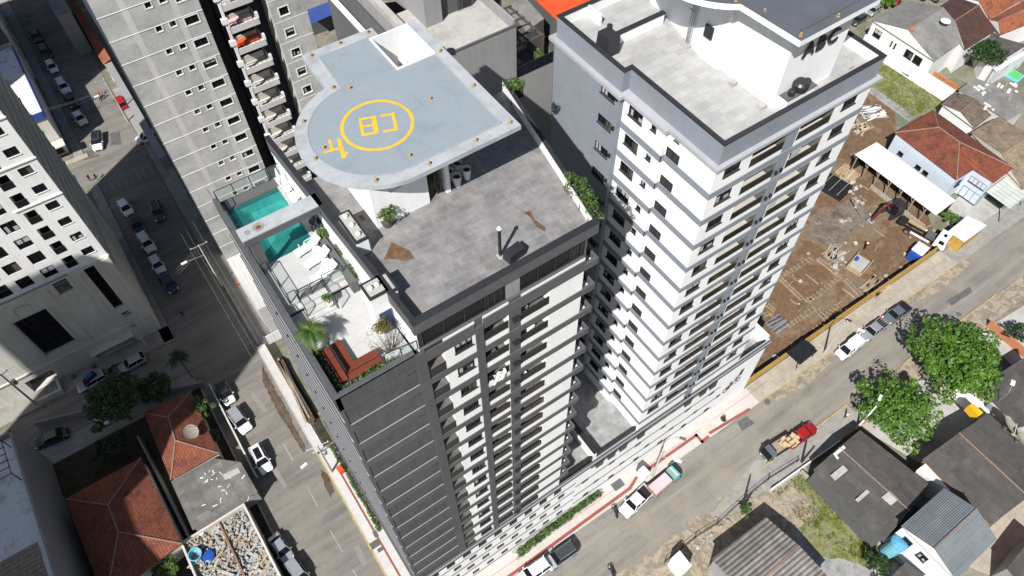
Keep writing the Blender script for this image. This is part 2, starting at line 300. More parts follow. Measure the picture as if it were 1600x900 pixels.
# ---------------------------------------------------------------- mesh builder
class MB:
    def __init__(s): s.v = []; s.f = []; s.m = []
    def add(s, vs, fs, m=0):
        o = len(s.v); s.v += [tuple(p) for p in vs]
        for i, f in enumerate(fs): s.f.append([o + j for j in f]); s.m.append(m if isinstance(m, int) else m[i])
        return s
    def quad(s, a, b, c, d, m=0): return s.add([a, b, c, d], [(0, 1, 2, 3)], m)
    def poly(s, pts, m=0): return s.add(pts, [tuple(range(len(pts)))], m)
    def box(s, x0, x1, y0, y1, z0, z1, m=0, top=None):
        if x0 > x1: x0, x1 = x1, x0
        if y0 > y1: y0, y1 = y1, y0
        t = m if top is None else top
        return s.add([(x0, y0, z0), (x1, y0, z0), (x1, y1, z0), (x0, y1, z0), (x0, y0, z1), (x1, y0, z1), (x1, y1, z1), (x0, y1, z1)],
                     [(3, 2, 1, 0), (4, 5, 6, 7), (0, 1, 5, 4), (1, 2, 6, 5), (2, 3, 7, 6), (3, 0, 4, 7)], [m, t, m, m, m, m])
    def rbox(s, c, ang, lx, ly, z0, z1, m=0, tx=1.0, ty=1.0, top=None):
        ca, sa = math.cos(ang), math.sin(ang); vs = []
        for z, kx, ky in ((z0, 1, 1), (z1, tx, ty)):
            for sx, sy in ((-1, -1), (1, -1), (1, 1), (-1, 1)):
                x, y = sx * lx / 2 * kx, sy * ly / 2 * ky; vs.append((c[0] + x * ca - y * sa, c[1] + x * sa + y * ca, z))
        t = m if top is None else top
        return s.add(vs, [(3, 2, 1, 0), (4, 5, 6, 7), (0, 1, 5, 4), (1, 2, 6, 5), (2, 3, 7, 6), (3, 0, 4, 7)], [m, t, m, m, m, m])
    def prism(s, pts, z0, z1, m=0, top=None, bottom=True):
        pts = [(p[0], p[1]) for p in pts]; n = len(pts)
        if sum(pts[i][0] * pts[(i + 1) % n][1] - pts[(i + 1) % n][0] * pts[i][1] for i in range(n)) < 0: pts = pts[::-1]
        vs = [(x, y, z0) for x, y in pts] + [(x, y, z1) for x, y in pts]
        fs = [tuple(range(n, 2 * n))] + ([tuple(range(n - 1, -1, -1))] if bottom else []) + [(i, (i + 1) % n, n + (i + 1) % n, n + i) for i in range(n)]
        t = m if top is None else top
        return s.add(vs, fs, [t] + ([m] if bottom else []) + [m] * n)
    def tube(s, p0, p1, r, n=6, m=0, r1=None, cap=True):
        p0, p1 = Vector(p0), Vector(p1); d = (p1 - p0)
        if d.length < 1e-6: return s
        d.normalize(); a = d.orthogonal().normalized(); b = d.cross(a); r1 = r if r1 is None else r1
        vs = [p0 + (a * math.cos(6.2832 * i / n) + b * math.sin(6.2832 * i / n)) * r for i in range(n)] + [p1 + (a * math.cos(6.2832 * i / n) + b * math.sin(6.2832 * i / n)) * r1 for i in range(n)]
        fs = [(i, (i + 1) % n, n + (i + 1) % n, n + i) for i in range(n)]
        if cap: fs += [tuple(range(n - 1, -1, -1)), tuple(range(n, 2 * n))]
        return s.add(vs, fs, m)
    def path(s, pts, r, n=6, m=0):
        for a, b in zip(pts[:-1], pts[1:]): s.tube(a, b, r, n, m)
        return s
    def lathe(s, c, prof, n=16, m=0, cap=True):
        vs = []; k = len(prof)
        for r, z in prof:
            for i in range(n): vs.append((c[0] + r * math.cos(6.2832 * i / n), c[1] + r * math.sin(6.2832 * i / n), c[2] + z))
        fs = [(j * n + i, j * n + (i + 1) % n, (j + 1) * n + (i + 1) % n, (j + 1) * n + i) for j in range(k - 1) for i in range(n)]
        if cap: fs += [tuple(range(n - 1, -1, -1)), tuple((k - 1) * n + i for i in range(n))]
        return s.add(vs, fs, m)
    def blob(s, c, r, m=0, n=7, squash=1.0, rnd=.2):
        rings = 4; vs = [(c[0], c[1], c[2] - r * squash)]
        for j in range(1, rings):
            ph = math.pi * j / rings - math.pi / 2
            for i in range(n):
                k = 1 + random.uniform(-rnd, rnd); vs.append((c[0] + r * k * math.cos(ph) * math.cos(6.2832 * i / n), c[1] + r * k * math.cos(ph) * math.sin(6.2832 * i / n), c[2] + r * k * squash * math.sin(ph)))
        vs.append((c[0], c[1], c[2] + r * squash)); top = len(vs) - 1
        fs = [(0, 1 + (i + 1) % n, 1 + i) for i in range(n)] + [(1 + j * n + i, 1 + j * n + (i + 1) % n, 1 + (j + 1) * n + (i + 1) % n, 1 + (j + 1) * n + i) for j in range(rings - 2) for i in range(n)]
        fs += [(top, 1 + (rings - 2) * n + i, 1 + (rings - 2) * n + (i + 1) % n) for i in range(n)]
        return s.add(vs, fs, m)
    def build(s, name, mats, parent=None, origin=None, smooth=False, bevel=0, world=True):
        """mats: key, material or list; vertices are world coordinates and are shifted to the parent's base"""
        if not s.f: return None
        if not isinstance(mats, (list, tuple)): mats = [mats]
        if origin is None:
            origin = Vector((0, 0, 0))
            if parent is not None and world: origin = base_of(parent)
        me = bpy.data.meshes.new(name); o3 = Vector(origin)
        me.from_pydata([(x - o3.x, y - o3.y, z - o3.z) for x, y, z in s.v], [], s.f)
        for m in mats: me.materials.append(MT[m] if isinstance(m, str) else m)
        if len(mats) > 1: me.polygons.foreach_set('material_index', s.m)
        if smooth: me.polygons.foreach_set('use_smooth', [True] * len(s.f))
        me.update()
        o = bpy.data.objects.new(name, me); COL.objects.link(o)
        if parent is not None: o.parent = parent
        else: o.location = o3
        if bevel:
            bv = o.modifiers.new('edge', 'BEVEL'); bv.width = bevel; bv.segments = 2; bv.limit_method = 'ANGLE'
        return o
def base_of(o):
    p = Vector((0, 0, 0))
    while o is not None: p += o.location; o = o.parent
    return p
def thing(name, label, cat, loc=(0, 0, 0), rotz=0, group=None):
    o = bpy.data.objects.new(name, None); COL.objects.link(o); o.location = loc; o.rotation_euler = (0, 0, rotz); o.empty_display_size = .3
    o['label'] = label; o['category'] = cat
    if group: o['group'] = group
    return o
def tag(o, label, cat, group=None):
    o['label'] = label; o['category'] = cat
    if group: o['group'] = group
    return o
def struct(name, mb, mats, origin=None):
    o = mb.build(name, mats, origin=origin); o['kind'] = 'structure'; return o
def stuff(o, label=None): o['kind'] = 'stuff'; return o
def copy_tree(o, parent=None):
    c = o.copy(); COL.objects.link(c)
    if parent is not None: c.parent = parent
    for ch in list(o.children): copy_tree(ch, c)
    return c
def put(o, loc, rz, label=None, group=None):
    o.location = loc; o.rotation_euler = (0, 0, rz)
    if label: o['label'] = label
    if group: o['group'] = group
    return o

# facade: a wall sheet with real openings (reveals and back), cut on a grid of all hole and colour edges
def facade(mb, p0, du, nrm, u0, u1, z0, z1, holes=(), matfn=None, extra_u=(), extra_z=()):
    us = sorted(set([u0, u1] + [h[0] for h in holes] + [h[1] for h in holes] + list(extra_u))); zs = sorted(set([z0, z1] + [h[2] for h in holes] + [h[3] for h in holes] + list(extra_z)))
    us = [u for u in us if u0 <= u <= u1]; zs = [z for z in zs if z0 <= z <= z1]
    def pt(u, z, d=0): return (p0[0] + du[0] * u - nrm[0] * d, p0[1] + du[1] * u - nrm[1] * d, z)
    flip = (du[0] * nrm[1] - du[1] * nrm[0]) > 0
    def q(a, b, c, d, m): mb.quad(*((d, c, b, a) if flip else (a, b, c, d)), m)
    for i in range(len(us) - 1):
        j = 0
        while j < len(zs) - 1:
            cu, cz = (us[i] + us[i + 1]) / 2, (zs[j] + zs[j + 1]) / 2
            if any(h[0] < cu < h[1] and h[2] < cz < h[3] for h in holes): j += 1; continue
            q(pt(us[i], zs[j]), pt(us[i + 1], zs[j]), pt(us[i + 1], zs[j + 1]), pt(us[i], zs[j + 1]), matfn(cu, cz) if matfn else 0); j += 1
    for a, b, c, d, dep, mr, mbk, mfl in holes:
        q(pt(a, c), pt(b, c), pt(b, c, dep), pt(a, c, dep), mfl)           # floor / sill
        q(pt(a, d, dep), pt(b, d, dep), pt(b, d), pt(a, d), mr)            # lintel
        q(pt(a, c), pt(a, c, dep), pt(a, d, dep), pt(a, d), mr); q(pt(b, c, dep), pt(b, c), pt(b, d), pt(b, d, dep), mr)
        if mbk is not None: q(pt(a, c, dep), pt(b, c, dep), pt(b, d, dep), pt(a, d, dep), mbk)

WCACHE = {}; WRND = random.Random(17)
def window(parent, x, y, z, rz, w, h, panes=2, sill=True, frame='frame', pane='glass', name='window', curtain=-1, sillmat=None):
    """window part: frame with mullions and sill, pane as its sub-part; local: width along X, outside is -Y, (x, y, z) = bottom centre on the wall plane"""
    if curtain < 0: curtain = WRND.choice((0, 0, 0, 1, 2, 3, 4))
    key = (round(w, 2), round(h, 2), panes, sill, frame, pane, curtain, sillmat)
    if key not in WCACHE:
        f = MB(); t = .06
        f.box(-w / 2, w / 2, .02, .09, 0, t); f.box(-w / 2, w / 2, .02, .09, h - t, h); f.box(-w / 2, -w / 2 + t, .02, .09, t, h - t); f.box(w / 2 - t, w / 2, .02, .09, t, h - t)
        for i in range(1, panes): xx = -w / 2 + w * i / panes; f.box(xx - .03, xx + .03, .02, .09, t, h - t)
        if sill: f.box(-w / 2 - .06, w / 2 + .06, -.1, .05, -.06, -.002, 1)
        g = MB(); g.quad((-w / 2 + t, .1, t), (w / 2 - t, .1, t), (w / 2 - t, .1, h - t), (-w / 2 + t, .1, h - t))
        if curtain == 2: g.quad((-w / 2 + t, .097, h * .45), (w / 2 - t, .097, h * .45), (w / 2 - t, .097, h - t), (-w / 2 + t, .097, h - t), 1)
        if curtain == 3: g.quad((-w / 2 + t, .097, t), (-w * .08, .097, t), (-w * .12, .097, h - t), (-w / 2 + t, .097, h - t), 1)
        if curtain == 4: g.quad((w * .05, .097, t), (w / 2 - t, .097, t), (w / 2 - t, .097, h * .75), (w * .05, .097, h * .75), 2)
        if curtain == 1: g.quad((-w / 2 + t + w * .06, .097, t), (-w / 2 + t + w * .3, .097, t), (-w / 2 + t + w * .3, .097, h * .62), (-w / 2 + t + w * .06, .097, h * .62), 1); g.quad((.12 * w, .097, t), (w / 2 - t - .05, .097, t), (w / 2 - t - .05, .097, h * .4), (.12 * w, .097, h * .4), 1)
        of = f.build(name, [frame, sillmat or frame]); og = g.build('pane', [pane, 'curtain', 'potdark'])
        WCACHE[key] = (of.data, og.data); bpy.data.objects.remove(of); bpy.data.objects.remove(og)
    a, b = WCACHE[key]
    o = bpy.data.objects.new(name, a); COL.objects.link(o); o.parent = parent; o.location = Vector((x, y, z)) - base_of(parent); o.rotation_euler = (0, 0, rz)
    p = bpy.data.objects.new('pane', b); COL.objects.link(p); p.parent = o
    return o
PCACHE = {}
def part(parent, key, name, maker, x, y, z, rz=0):
    """repeated part sharing one mesh: maker() returns (MB, materials)"""
    if key not in PCACHE:
        mb, mats = maker(); o = mb.build(name, mats); PCACHE[key] = o.data; bpy.data.objects.remove(o)
    o = bpy.data.objects.new(name, PCACHE[key]); COL.objects.link(o); o.parent = parent; o.location = Vector((x, y, z)) - base_of(parent); o.rotation_euler = (0, 0, rz)
    return o
# ================================================================= HELIPAD TOWER (dark, front left)
FL = 3.02
cb = thing('apartment_tower', 'charcoal and white apartment tower with a rooftop helipad marked CB and a terrace pool', 'tower', (11.5, 32, GZ))
def rx(y): return 20.75 + .19 * (y - 22.3)
def px_(y): return 21.6 + .19 * (y - 22.3)
def lx(y): return 7.95 - .04 * (y - 22.3)
YB = 42.0
wl = MB()   # mats: 0 white 1 charcoal 2 pilaster 3 ledge 4 inner 5 balfloor 6 dark guard 7 band
holes = []
for k in range(14):
    d = -FL * k
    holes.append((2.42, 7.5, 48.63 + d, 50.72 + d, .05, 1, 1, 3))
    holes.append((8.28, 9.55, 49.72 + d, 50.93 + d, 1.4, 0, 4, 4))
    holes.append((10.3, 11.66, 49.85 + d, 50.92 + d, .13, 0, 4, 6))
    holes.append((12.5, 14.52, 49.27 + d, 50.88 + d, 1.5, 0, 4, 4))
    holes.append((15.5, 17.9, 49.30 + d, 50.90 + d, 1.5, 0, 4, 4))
def cbm(u, z):
    if u < 7.6: return 7 if z < 50.9 else 1
    if u < 8.26 or 11.9 < u < 12.5 or 14.52 < u < 15.5: return 2
    if u < 9.57:
        f = (z - 48.63) % FL
        if f < 1.09: return 6
    return 0
facade(wl, (0, 22.3), (1, 0), (0, -1), 2.2, 20.75, 9.3, 52.45, holes, cbm, (7.6, 8.26, 9.57, 11.9, 12.5, 14.52, 15.5), tuple(48.63 - FL * k for k in range(14)))
wl.quad((2.2, YB, 9.3), (2.2, 22.3, 9.3), (2.2, 22.3, 52.3), (2.2, YB, 52.3), 7)
YR = 37.2
wl.quad((20.75, 22.3, 9.3), (rx(YR), YR, 9.3), (rx(YR), YR, 54.4), (20.75, 22.3, 54.4), 1)
wl.quad((rx(YR), YR, 9.3), (8.2, YR, 9.3), (8.2, YR, 54.4), (rx(YR), YR, 54.4), 1); wl.quad((8.2, YR, 9.3), (8.2, YB, 9.3), (8.2, YB, 51.2), (8.2, YR, 51.2), 1); wl.quad((8.2, YB, 9.3), (2.2, YB, 9.3), (2.2, YB, 51.2), (8.2, YB, 51.2), 1)
wl.build('wall', ['white', 'charcoal', 'pilaster', 'ledge', 'inner', 'balfloor', 'black', 'band'], cb)
for k in range(-1, 14):
    d = -FL * k; b = MB(); zt = 48.66 + d
    z0 = 47.95 + d; z1 = zt if k >= 0 else zt + .44
    b.box(8.27, 11.88, 22.23, 22.298, z0, z1); b.box(12.52, 20.75, 22.23, 22.298, z0, z1)
    b.box(2.12, 2.197, 22.35, YB, z0, z0 + .12, 0); b.box(2.14, 2.197, 22.35, YB, z0 + 1.3, z0 + 1.36, 1); b.box(2.14, 2.197, 22.35, YB, z0 + 2.0, z0 + 2.06, 0)
    b.build('floor_band', ['band', 'ledge'], cb)
    c = MB()
    c.box(20.752, 21.88, 22.2, 22.42, z0, zt); c.box(21.68, 21.88, 22.423, 23.9, z0, zt); c.box(20.9, 21.677, 23.72, 23.9, z0, zt); c.box(20.8, 21.677, 22.423, 23.717, z0, z0 + .12, 1)
    c.build('corner_balcony', ['band', 'white'], cb)
pl = MB(); pl.box(11.9, 12.5, 22.21, 22.297, 9.3, 51.6); pl.build('pilaster', 'pilaster', cb); pl = MB(); pl.box(7.62, 8.26, 22.22, 22.297, 9.3, 52.3); pl.build('pilaster', 'pilaster', cb)
def mk_guard(w, frost):
    def f():
        g = MB(); g.box(-w / 2, w / 2, -.02, .0, .02, .76, 0); g.box(-w / 2, w / 2, -.04, .03, .77, .83, 1)
        for i in range(3): x = -w / 2 + .03 + (w - .06) * i / 2; g.box(x - .025, x + .025, -.035, -.021, .0, .77, 1)
        return g, ['glassgreen', 'frame']
    return f
def mk_sconce():
    g = MB(); g.box(-.22, .22, -.3, -.002, 0, .34); g.tube((-.1, -.31, .17), (-.1, -.35, .17), .12, 8); g.box(.1, .2, -.24, -.05, -.18, 0); return g, ['blackmetal']
def mk_vent():
    g = MB(); g.box(-.26, .26, -.05, .0, 0, .04); g.box(-.26, .26, -.05, 0, .3, .34); g.box(-.26, -.2, -.05, 0, .04, .3); g.box(.2, .26, -.05, 0, .04, .3); g.box(-.2, .2, -.012, 0, .04, .3, 1); return g, ['blackmetal', 'band']
def mk_slider():
    g = MB(); g.box(-1.0, 1.0, -.06, -.01, 0, 1.55, 0)
    for x in (-1.0, -.03, .94): g.box(x, x + .06, -.09, -.062, 0, 1.55, 1)
    return g, ['glass', 'frame']
for k in range(14):
    d = -FL * k
    window(cb, 10.98, 22.3, 49.85 + d, 0, 1.34, 1.05, 3, True)
    part(cb, 'g1', 'balcony_guard', mk_guard(2.0, 0), 13.51, 22.36, 49.27 + d)
    part(cb, 'g2', 'balcony_guard', mk_guard(2.38, 0), 16.7, 22.36, 49.3 + d)
    part(cb, 'sl', 'sliding_door', mk_slider, 13.4, 23.72, 49.3 + d); part(cb, 'sl', 'sliding_door', mk_slider, 16.8, 23.72, 49.3 + d)
    part(cb, 'sc', 'air_conditioner', mk_sconce, 15.0, 22.3, 49.9 + d)
    part(cb, 'vt', 'wall_vent', mk_vent, 7.15, 22.395, 50.36 + d)
    part(cb, 'sc2', 'wall_lamp', lambda: (MB().box(-.07, .07, -.14, -.002, 0, .2), ['blackmetal']), 2.19, 33, 48.3 + d, R(-90))
def balcony_item(x, y, z, kind, mat):
    m = MB()
    if kind: m.box(x, x + .42, y, y + .42, z + .38, z + .43); m.box(x, x + .42, y + .38, y + .42, z + .431, z + .85); [m.box(x + a, x + a + .04, y + b, y + b + .04, z, z + .379) for a in (0, .38) for b in (0, .38)]
    else: m.rbox((x + .25, y + .2), .2, .6, .4, z, z + .4, 0, .9, .9); m.rbox((x + .25, y + .2), .2, .62, .42, z + .401, z + .46)
    tag(m.build('balcony_chair' if kind else 'storage_box', mat), 'pale chair kept on a balcony of the charcoal tower' if kind else 'small storage box kept on a balcony of the charcoal tower', 'chair' if kind else 'box', 'chairs kept on the balconies' if kind else 'boxes kept on the balconies')
random.seed(8)
for k in range(14):
    d = -FL * k
    for (xa, xb) in ((12.7, 13.9), (15.7, 17.2)): balcony_item(random.uniform(xa, xb), random.uniform(22.6, 22.95), 49.31 + d, random.random() < .6, random.choice(('white', 'woodgrey', 'curtain', 'potdark')))
# washing hung out over one balcony
m = MB(); random.seed(5)
vs = []; nx, nz = 8, 7
for j in range(nz):
    for i in range(nx):
        vs.append((12.95 + i * .15 + .04 * math.sin(j), 22.14 - .07 * math.sin(i * 1.7 + j) - .05 * (j > 1), 44.4 - j * .27 * (1 - .25 * abs(math.sin(i * 1.1)))))
m.add(vs, [(j * nx + i, j * nx + i + 1, (j + 1) * nx + i + 1, (j + 1) * nx + i) for j in range(nz - 1) for i in range(nx - 1)])
m.box(12.6, 12.95, 22.1, 22.15, 43.3, 43.75)
tag(m.build('hanging_washing', 'whitewall'), 'white washing hung over a balcony edge on the dark tower front', 'washing')
# ---- top storey behind the glass strip, roof slab, parapet
t = MB(); hs = []
xs = [8.35, 9.9, 11.4, 12.95, 14.45]; xs2 = [15.55, 17.0, 18.4, 19.6, 20.5]
for a in (xs, xs2):
    for i in range(4): hs.append((a[i] + .04, a[i + 1] - .04, 52.5, 54.3, .1, 0, 0, 0))
facade(t, (0, 22.5), (1, 0), (0, -1), 8.05, 20.7, 52.46, 54.38, hs, lambda u, z: 1 if 14.45 < u < 15.55 else 0, (14.45, 15.55))
t.box(8.0, 20.72, 22.3, 22.5, 52.44, 52.47, 2)
def polyY(y0, y1, inset=0): return [(lx(y0) + inset, y0), (px_(y0) - inset, y0), (px_(y1) - inset, y1), (lx(y1) + inset, y1)]
t.quad((lx(41.8) + .1, 41.8, 51.3), (lx(22.5) + .1, 22.5, 51.3), (lx(22.5) + .1, 22.5, 54.4), (lx(41.8) + .1, 41.8, 54.4), 3)
t.build('top_storey', ['frame', 'greywall', 'band', 'white'], cb)
for a in (xs, xs2):
    for i in range(4):
        g = MB(); g.quad((a[i] + .05, 22.585, 52.52), (a[i + 1] - .05, 22.585, 52.52), (a[i + 1] - .05, 22.585, 54.28), (a[i] + .05, 22.585, 54.28)); xm = (a[i] + a[i + 1]) / 2
        for q in range(3):
            xx = a[i] + .2 + (a[i + 1] - a[i] - .5) * q / 2; g.box(xx, xx + .02, 22.57, 22.58, 52.55, 54.0, 1)
        g.build('strip_window', ['glass', 'blackmetal' if i != 3 else 'potdark'], cb)
rf = MB(); rf.prism(polyY(22.35, 37.2, .05), 54.38, 54.5); rf.build('roof_deck', 'stonetile', cb)
pp = MB()
def wallseg(mb, a, b, th, z0, z1, m=0, side=1, cap=None, capz=.06):
    """straight wall from a to b, thickness th to the left (side=1) or right"""
    a, b = Vector(a[:2]), Vector(b[:2]); n = Vector((-(b - a).y, (b - a).x)).normalized() * th * side
    mb.prism([a, b, b + n, a + n], z0, z1 - (capz if cap is not None else 0), m)
    if cap is not None:
        e = n.normalized() * .03; mb.prism([a - e, b - e, b + n + e, a + n + e], z1 - capz + .001, z1, cap)
wallseg(pp, (7.85, 22.3), (px_(22.3), 22.3), .42, 54.38, 55.5, 0, 1, 1)
wallseg(pp, (px_(22.73), 22.73), (px_(37.2), 37.2), .25, 54.38, 55.5, 2, 1, 1)
wallseg(pp, (lx(41.8), 41.8), (lx(22.73), 22.73), .3, 54.2, 55.5, 0, 1, 1)
pp.build('parapet', ['band', 'black', 'whitewall'], cb)
tr = MB(); tr.tube((px_(23.6) - .15, 23.6, 55.56), (px_(24.4) + .6, 23.9, 55.5), .03, 5); tr.build('gutter_spout', 'steel', cb)
for pts in ([(600, 405), (612, 378), (640, 392), (648, 403), (634, 408), (618, 405)], [(819, 332), (829, 329), (835, 343), (853, 356), (851, 362), (838, 354), (829, 340)], [(560, 338), (566, 345), (572, 344), (566, 335)]):
    q = [G(x, y, 54.5) for x, y in pts]; s = MB(); s.prism([(p.x, p.y) for p in q], 54.501, 54.512); s.build('rust_stain', 'brownstain', cb)
# ---- stair house, fin wall, helideck
h = MB(); h.box(10.0, 13.95, 30.7, 37.2, 54.5, 60.098); h.box(14.6, 15.8, 37.25, 40.7, 9.4, 60.098); h.box(15.803, 17.2, 37.25, 40.6, 9.4, 56.99); h.box(17.203, 18.7, 36.9, 40.6, 56.6, 56.99); h.build('stair_house', 'white', cb)
h = MB(); h.box(15.3, 15.62, 30.75, 33.5, 54.5, 60.098); h.build('fin_wall', 'white', cb)
h = MB(); h.path([(11.3, 30.66, 59.0), (11.3, 30.66, 57.2), (13.9, 30.66, 57.4)], .03, 5); h.build('conduit', 'steel', cb)
dk = MB(); cx, cy, ro, ri = 12.35, 33.1, 5.05, 4.3
def arc(r, a0, a1, n=40): return [(cx + r * math.cos(a0 + (a1 - a0) * i / n), cy + r * math.sin(a0 + (a1 - a0) * i / n)) for i in range(n + 1)]
aend = math.pi - math.acos(-(11.2 - cx) / ro)
out = [(19.5, 28.05), (19.5, 36.99), (15.95, 36.99), (15.95, 40.72), (16.6, 40.72), (16.6, 41.85), (11.35, 41.9)] + arc(ro, R(103.2), R(270))
dk.prism(out, 60.1, 60.45)
dk.box(18.75, 19.5, 36.994, 41.0, 60.1, 60.45)
hd = dk.build('helideck', 'deckrim', cb)
pn = MB(); inn = [(18.62, 28.85), (18.7, 36.86), (15.82, 36.86), (15.82, 41.02), (12.2, 41.08), (12.02, cy + math.sqrt(ri * ri - .33 ** 2))] + arc(ri, R(94.4), R(270))
pn.prism(inn, 60.451, 60.475); pn.build('deck_paint', 'deck', hd)
lip = MB()
for a, b in zip(inn, inn[1:] + inn[:1]):
    if a[0] < 12.6 or a[1] < 29: wallseg(lip, a, b, .05, 60.451, 60.50)
lip.build('deck_lip', 'ledge', hd)
mk = MB(); c0 = (12.3, 33.1); zz = 60.476; n = 72
vs = [(c0[0] + r * math.cos(6.2832 * i / n), c0[1] + r * math.sin(6.2832 * i / n), zz + .004) for r in (2.05, 2.26) for i in range(n)]
mk.add(vs, [(i, (i + 1) % n, n + (i + 1) % n, n + i) for i in range(n)][::1]); mk.build('marking_ring', 'yellow', hd)
def strokes(name, org, du, dv, segs, w, parent, z, mat):
    m = MB(); du = Vector(du).normalized(); dv = Vector(dv).normalized()
    for (ax, ay, bx, by, ww) in segs:
        a = Vector(org) + du * ax + dv * ay; b = Vector(org) + du * bx + dv * by; d = (b - a).normalized(); nn = Vector((-d.y, d.x)) * (ww or w) / 2; e = d * w / 2
        m.quad(*[(p.x, p.y, z) for p in (a - e - nn, b + e - nn, b + e + nn, a - e + nn)]); z += .0006
    return m.build(name, mat, parent)
up = (-.36, -.93); ac = (-.93, .36)              # the lettering reads from the far side of the pad
strokes('marking_letter', (13.56, 33.40), ac, up, [(0, 0, 0, 1.42, 0), (0, 0, .70, 0, 0), (0, 1.42, .70, 1.42, 0)], .2, hd, zz + .004, 'yellow')
strokes('marking_letter', (12.44, 33.84), ac, up, [(0, 0, 0, 1.42, .28), (0, 0, .82, 0, 0), (0, 1.42, .82, 1.42, 0), (.0, .7, .82, .7, 0), (.82, 0, .82, 1.42, 0)], .19, hd, zz + .004, 'yellow')
strokes('marking_letter', (9.78, 33.28), (-.97, .25), (-.28, -.96), [(0, 0, 0, 1.55, .24), (0, 1.55, -.25, 1.25, 0)], .16, hd, zz + .004, 'yellow')
strokes('marking_letter', (9.28, 33.52), (-.97, .25), (-.28, -.96), [(0, 0, 0, .85, .18), (-.45, .85, .45, .85, 0)], .18, hd, zz + .004, 'yellow')
for pts, hh in ((((627, 153), (642, 145), (660, 165), (645, 172)), .03), (((508, 92), (526, 83), (534, 93), (517, 102)), .012), (((568, 127), (573, 125), (587, 142), (582, 144)), .012)):
    ht = MB(); ht.prism([G(x, y, zz) for x, y in pts], zz + .001, zz + hh); ht.build('deck_hatch', 'deck', hd)
def mk_dlamp():
    g = MB(); g.lathe((0, 0, 0), [(.13, 0), (.13, .03), (.05, .04), (.05, .12), (.08, .13), (.08, .21), (.03, .25)], 8); return g, ['orange']
for x, y in [(11.85, 41.4), (14.0, 41.5), (16.1, 41.45), (19.1, 36.9), (19.05, 32.7), (19.05, 28.55), (16.5, 28.45), (13.2, 28.4), (10.0, 29.0), (7.9, 32.6), (8.7, 35.9), (11.6, 37.7), (12.45, 37.0), (16.15, 33.2), (12.6, 29.6), (8.7, 33.1)]:
    part(cb, 'dl', 'deck_lamp', mk_dlamp, x, y, 60.47)
o = MB(); o.box(15.95, 18.75, 40.62, 40.74, 57.0, 60.56); o.box(15.83, 15.948, 36.87, 40.74, 57.0, 60.56); o.box(18.63, 18.748, 37.0, 40.617, 57.0, 60.56); o.box(15.95, 18.75, 36.87, 36.988, 57.0, 60.56)
o.box(15.96, 18.62, 37, 40.6, 57.0, 57.1, 2); o.box(17.2, 17.32, 37.0, 39.6, 57.1, 59.3, 0)
for i in range(9): o.box(17.33, 18.62, 37.0 + i * .32, 37.31 + i * .32, 57.101, 57.3 + (8 - i) * .24, 1)
for i in range(5): o.box(15.97, 17.19, 39.6 - i * .3, 39.89 - i * .3, 57.102, 57.25 + (4 - i) * .1, 2)
o.build('stair_opening', ['white', 'roofconc', 'greypave'], cb)
# ---- roof furniture
def vent_row(x0, x1, y0, y1, z0, z1, n, name='vent_box'):
    b = MB(); b.box(x0, x1, y0, y1, z0, z1 - .12, 0); b.box(x0 - .08, x1 + .08, y0 - .08, y1 + .08, z1 - .118, z1, 1); b.box(x0 + .08, x1 - .08, y0 + .08, y1 - .08, z1 + .001, z1 + .012, 2)
    ob = b.build(name, ['white', 'black', 'roofconc'], cb)
    for i in range(n):
        v = MB(); yy = y0 + (y1 - y0) * (i + .5) / n; xx = (x0 + x1) / 2
        if n == 2: yy = (y0 + y1) / 2; xx = x0 + (x1 - x0) * (.3 + .4 * i)
        v.tube((xx, yy, z1), (xx, yy, z1 + .12), .1, 10); v.lathe((xx, yy, z1 + .12), [(.17, 0), (.16, .06), (.1, .13), (.03, .16)], 10); v.build('roof_vent', 'white', ob)
vent_row(7.95, 8.75, 29.3, 31.9, 54.5, 56.0, 3)
vent_row(6.75, 7.9, 25.4, 26.6, 51.3, 55.5, 2)
vent_row(8.05, 8.4, 25.0, 26.4, 54.5, 55.75, 0)
ch = MB(); p = (15.25, 24.25); ch.tube((*p, 54.5), (*p, 54.75), .1, 10, 2); ch.tube((*p, 54.75), (*p, 57.2), .11, 12, 0); ch.lathe((*p, 57.2), [(.12, 0), (.15, .04), (.15, .1), (.1, .15), (.1, .2), (.03, .28)], 12, 1); ch.build('chimney', ['blackmetal', 'white', 'steel'], cb)
ch = MB(); ch.rbox((16.0, 23.75), R(8), 1.35, .75, 54.55, 55.25, 0, .92, .92)
for sx in (-.5, .5): ch.box(16 + sx - .04, 16 + sx + .04, 23.5, 24.0, 54.5, 54.56, 0)
ch.box(15.1, 15.55, 24.0, 24.5, 54.5, 54.56, 1); ch.build('extractor_box', ['black', 'roofconc'], cb)
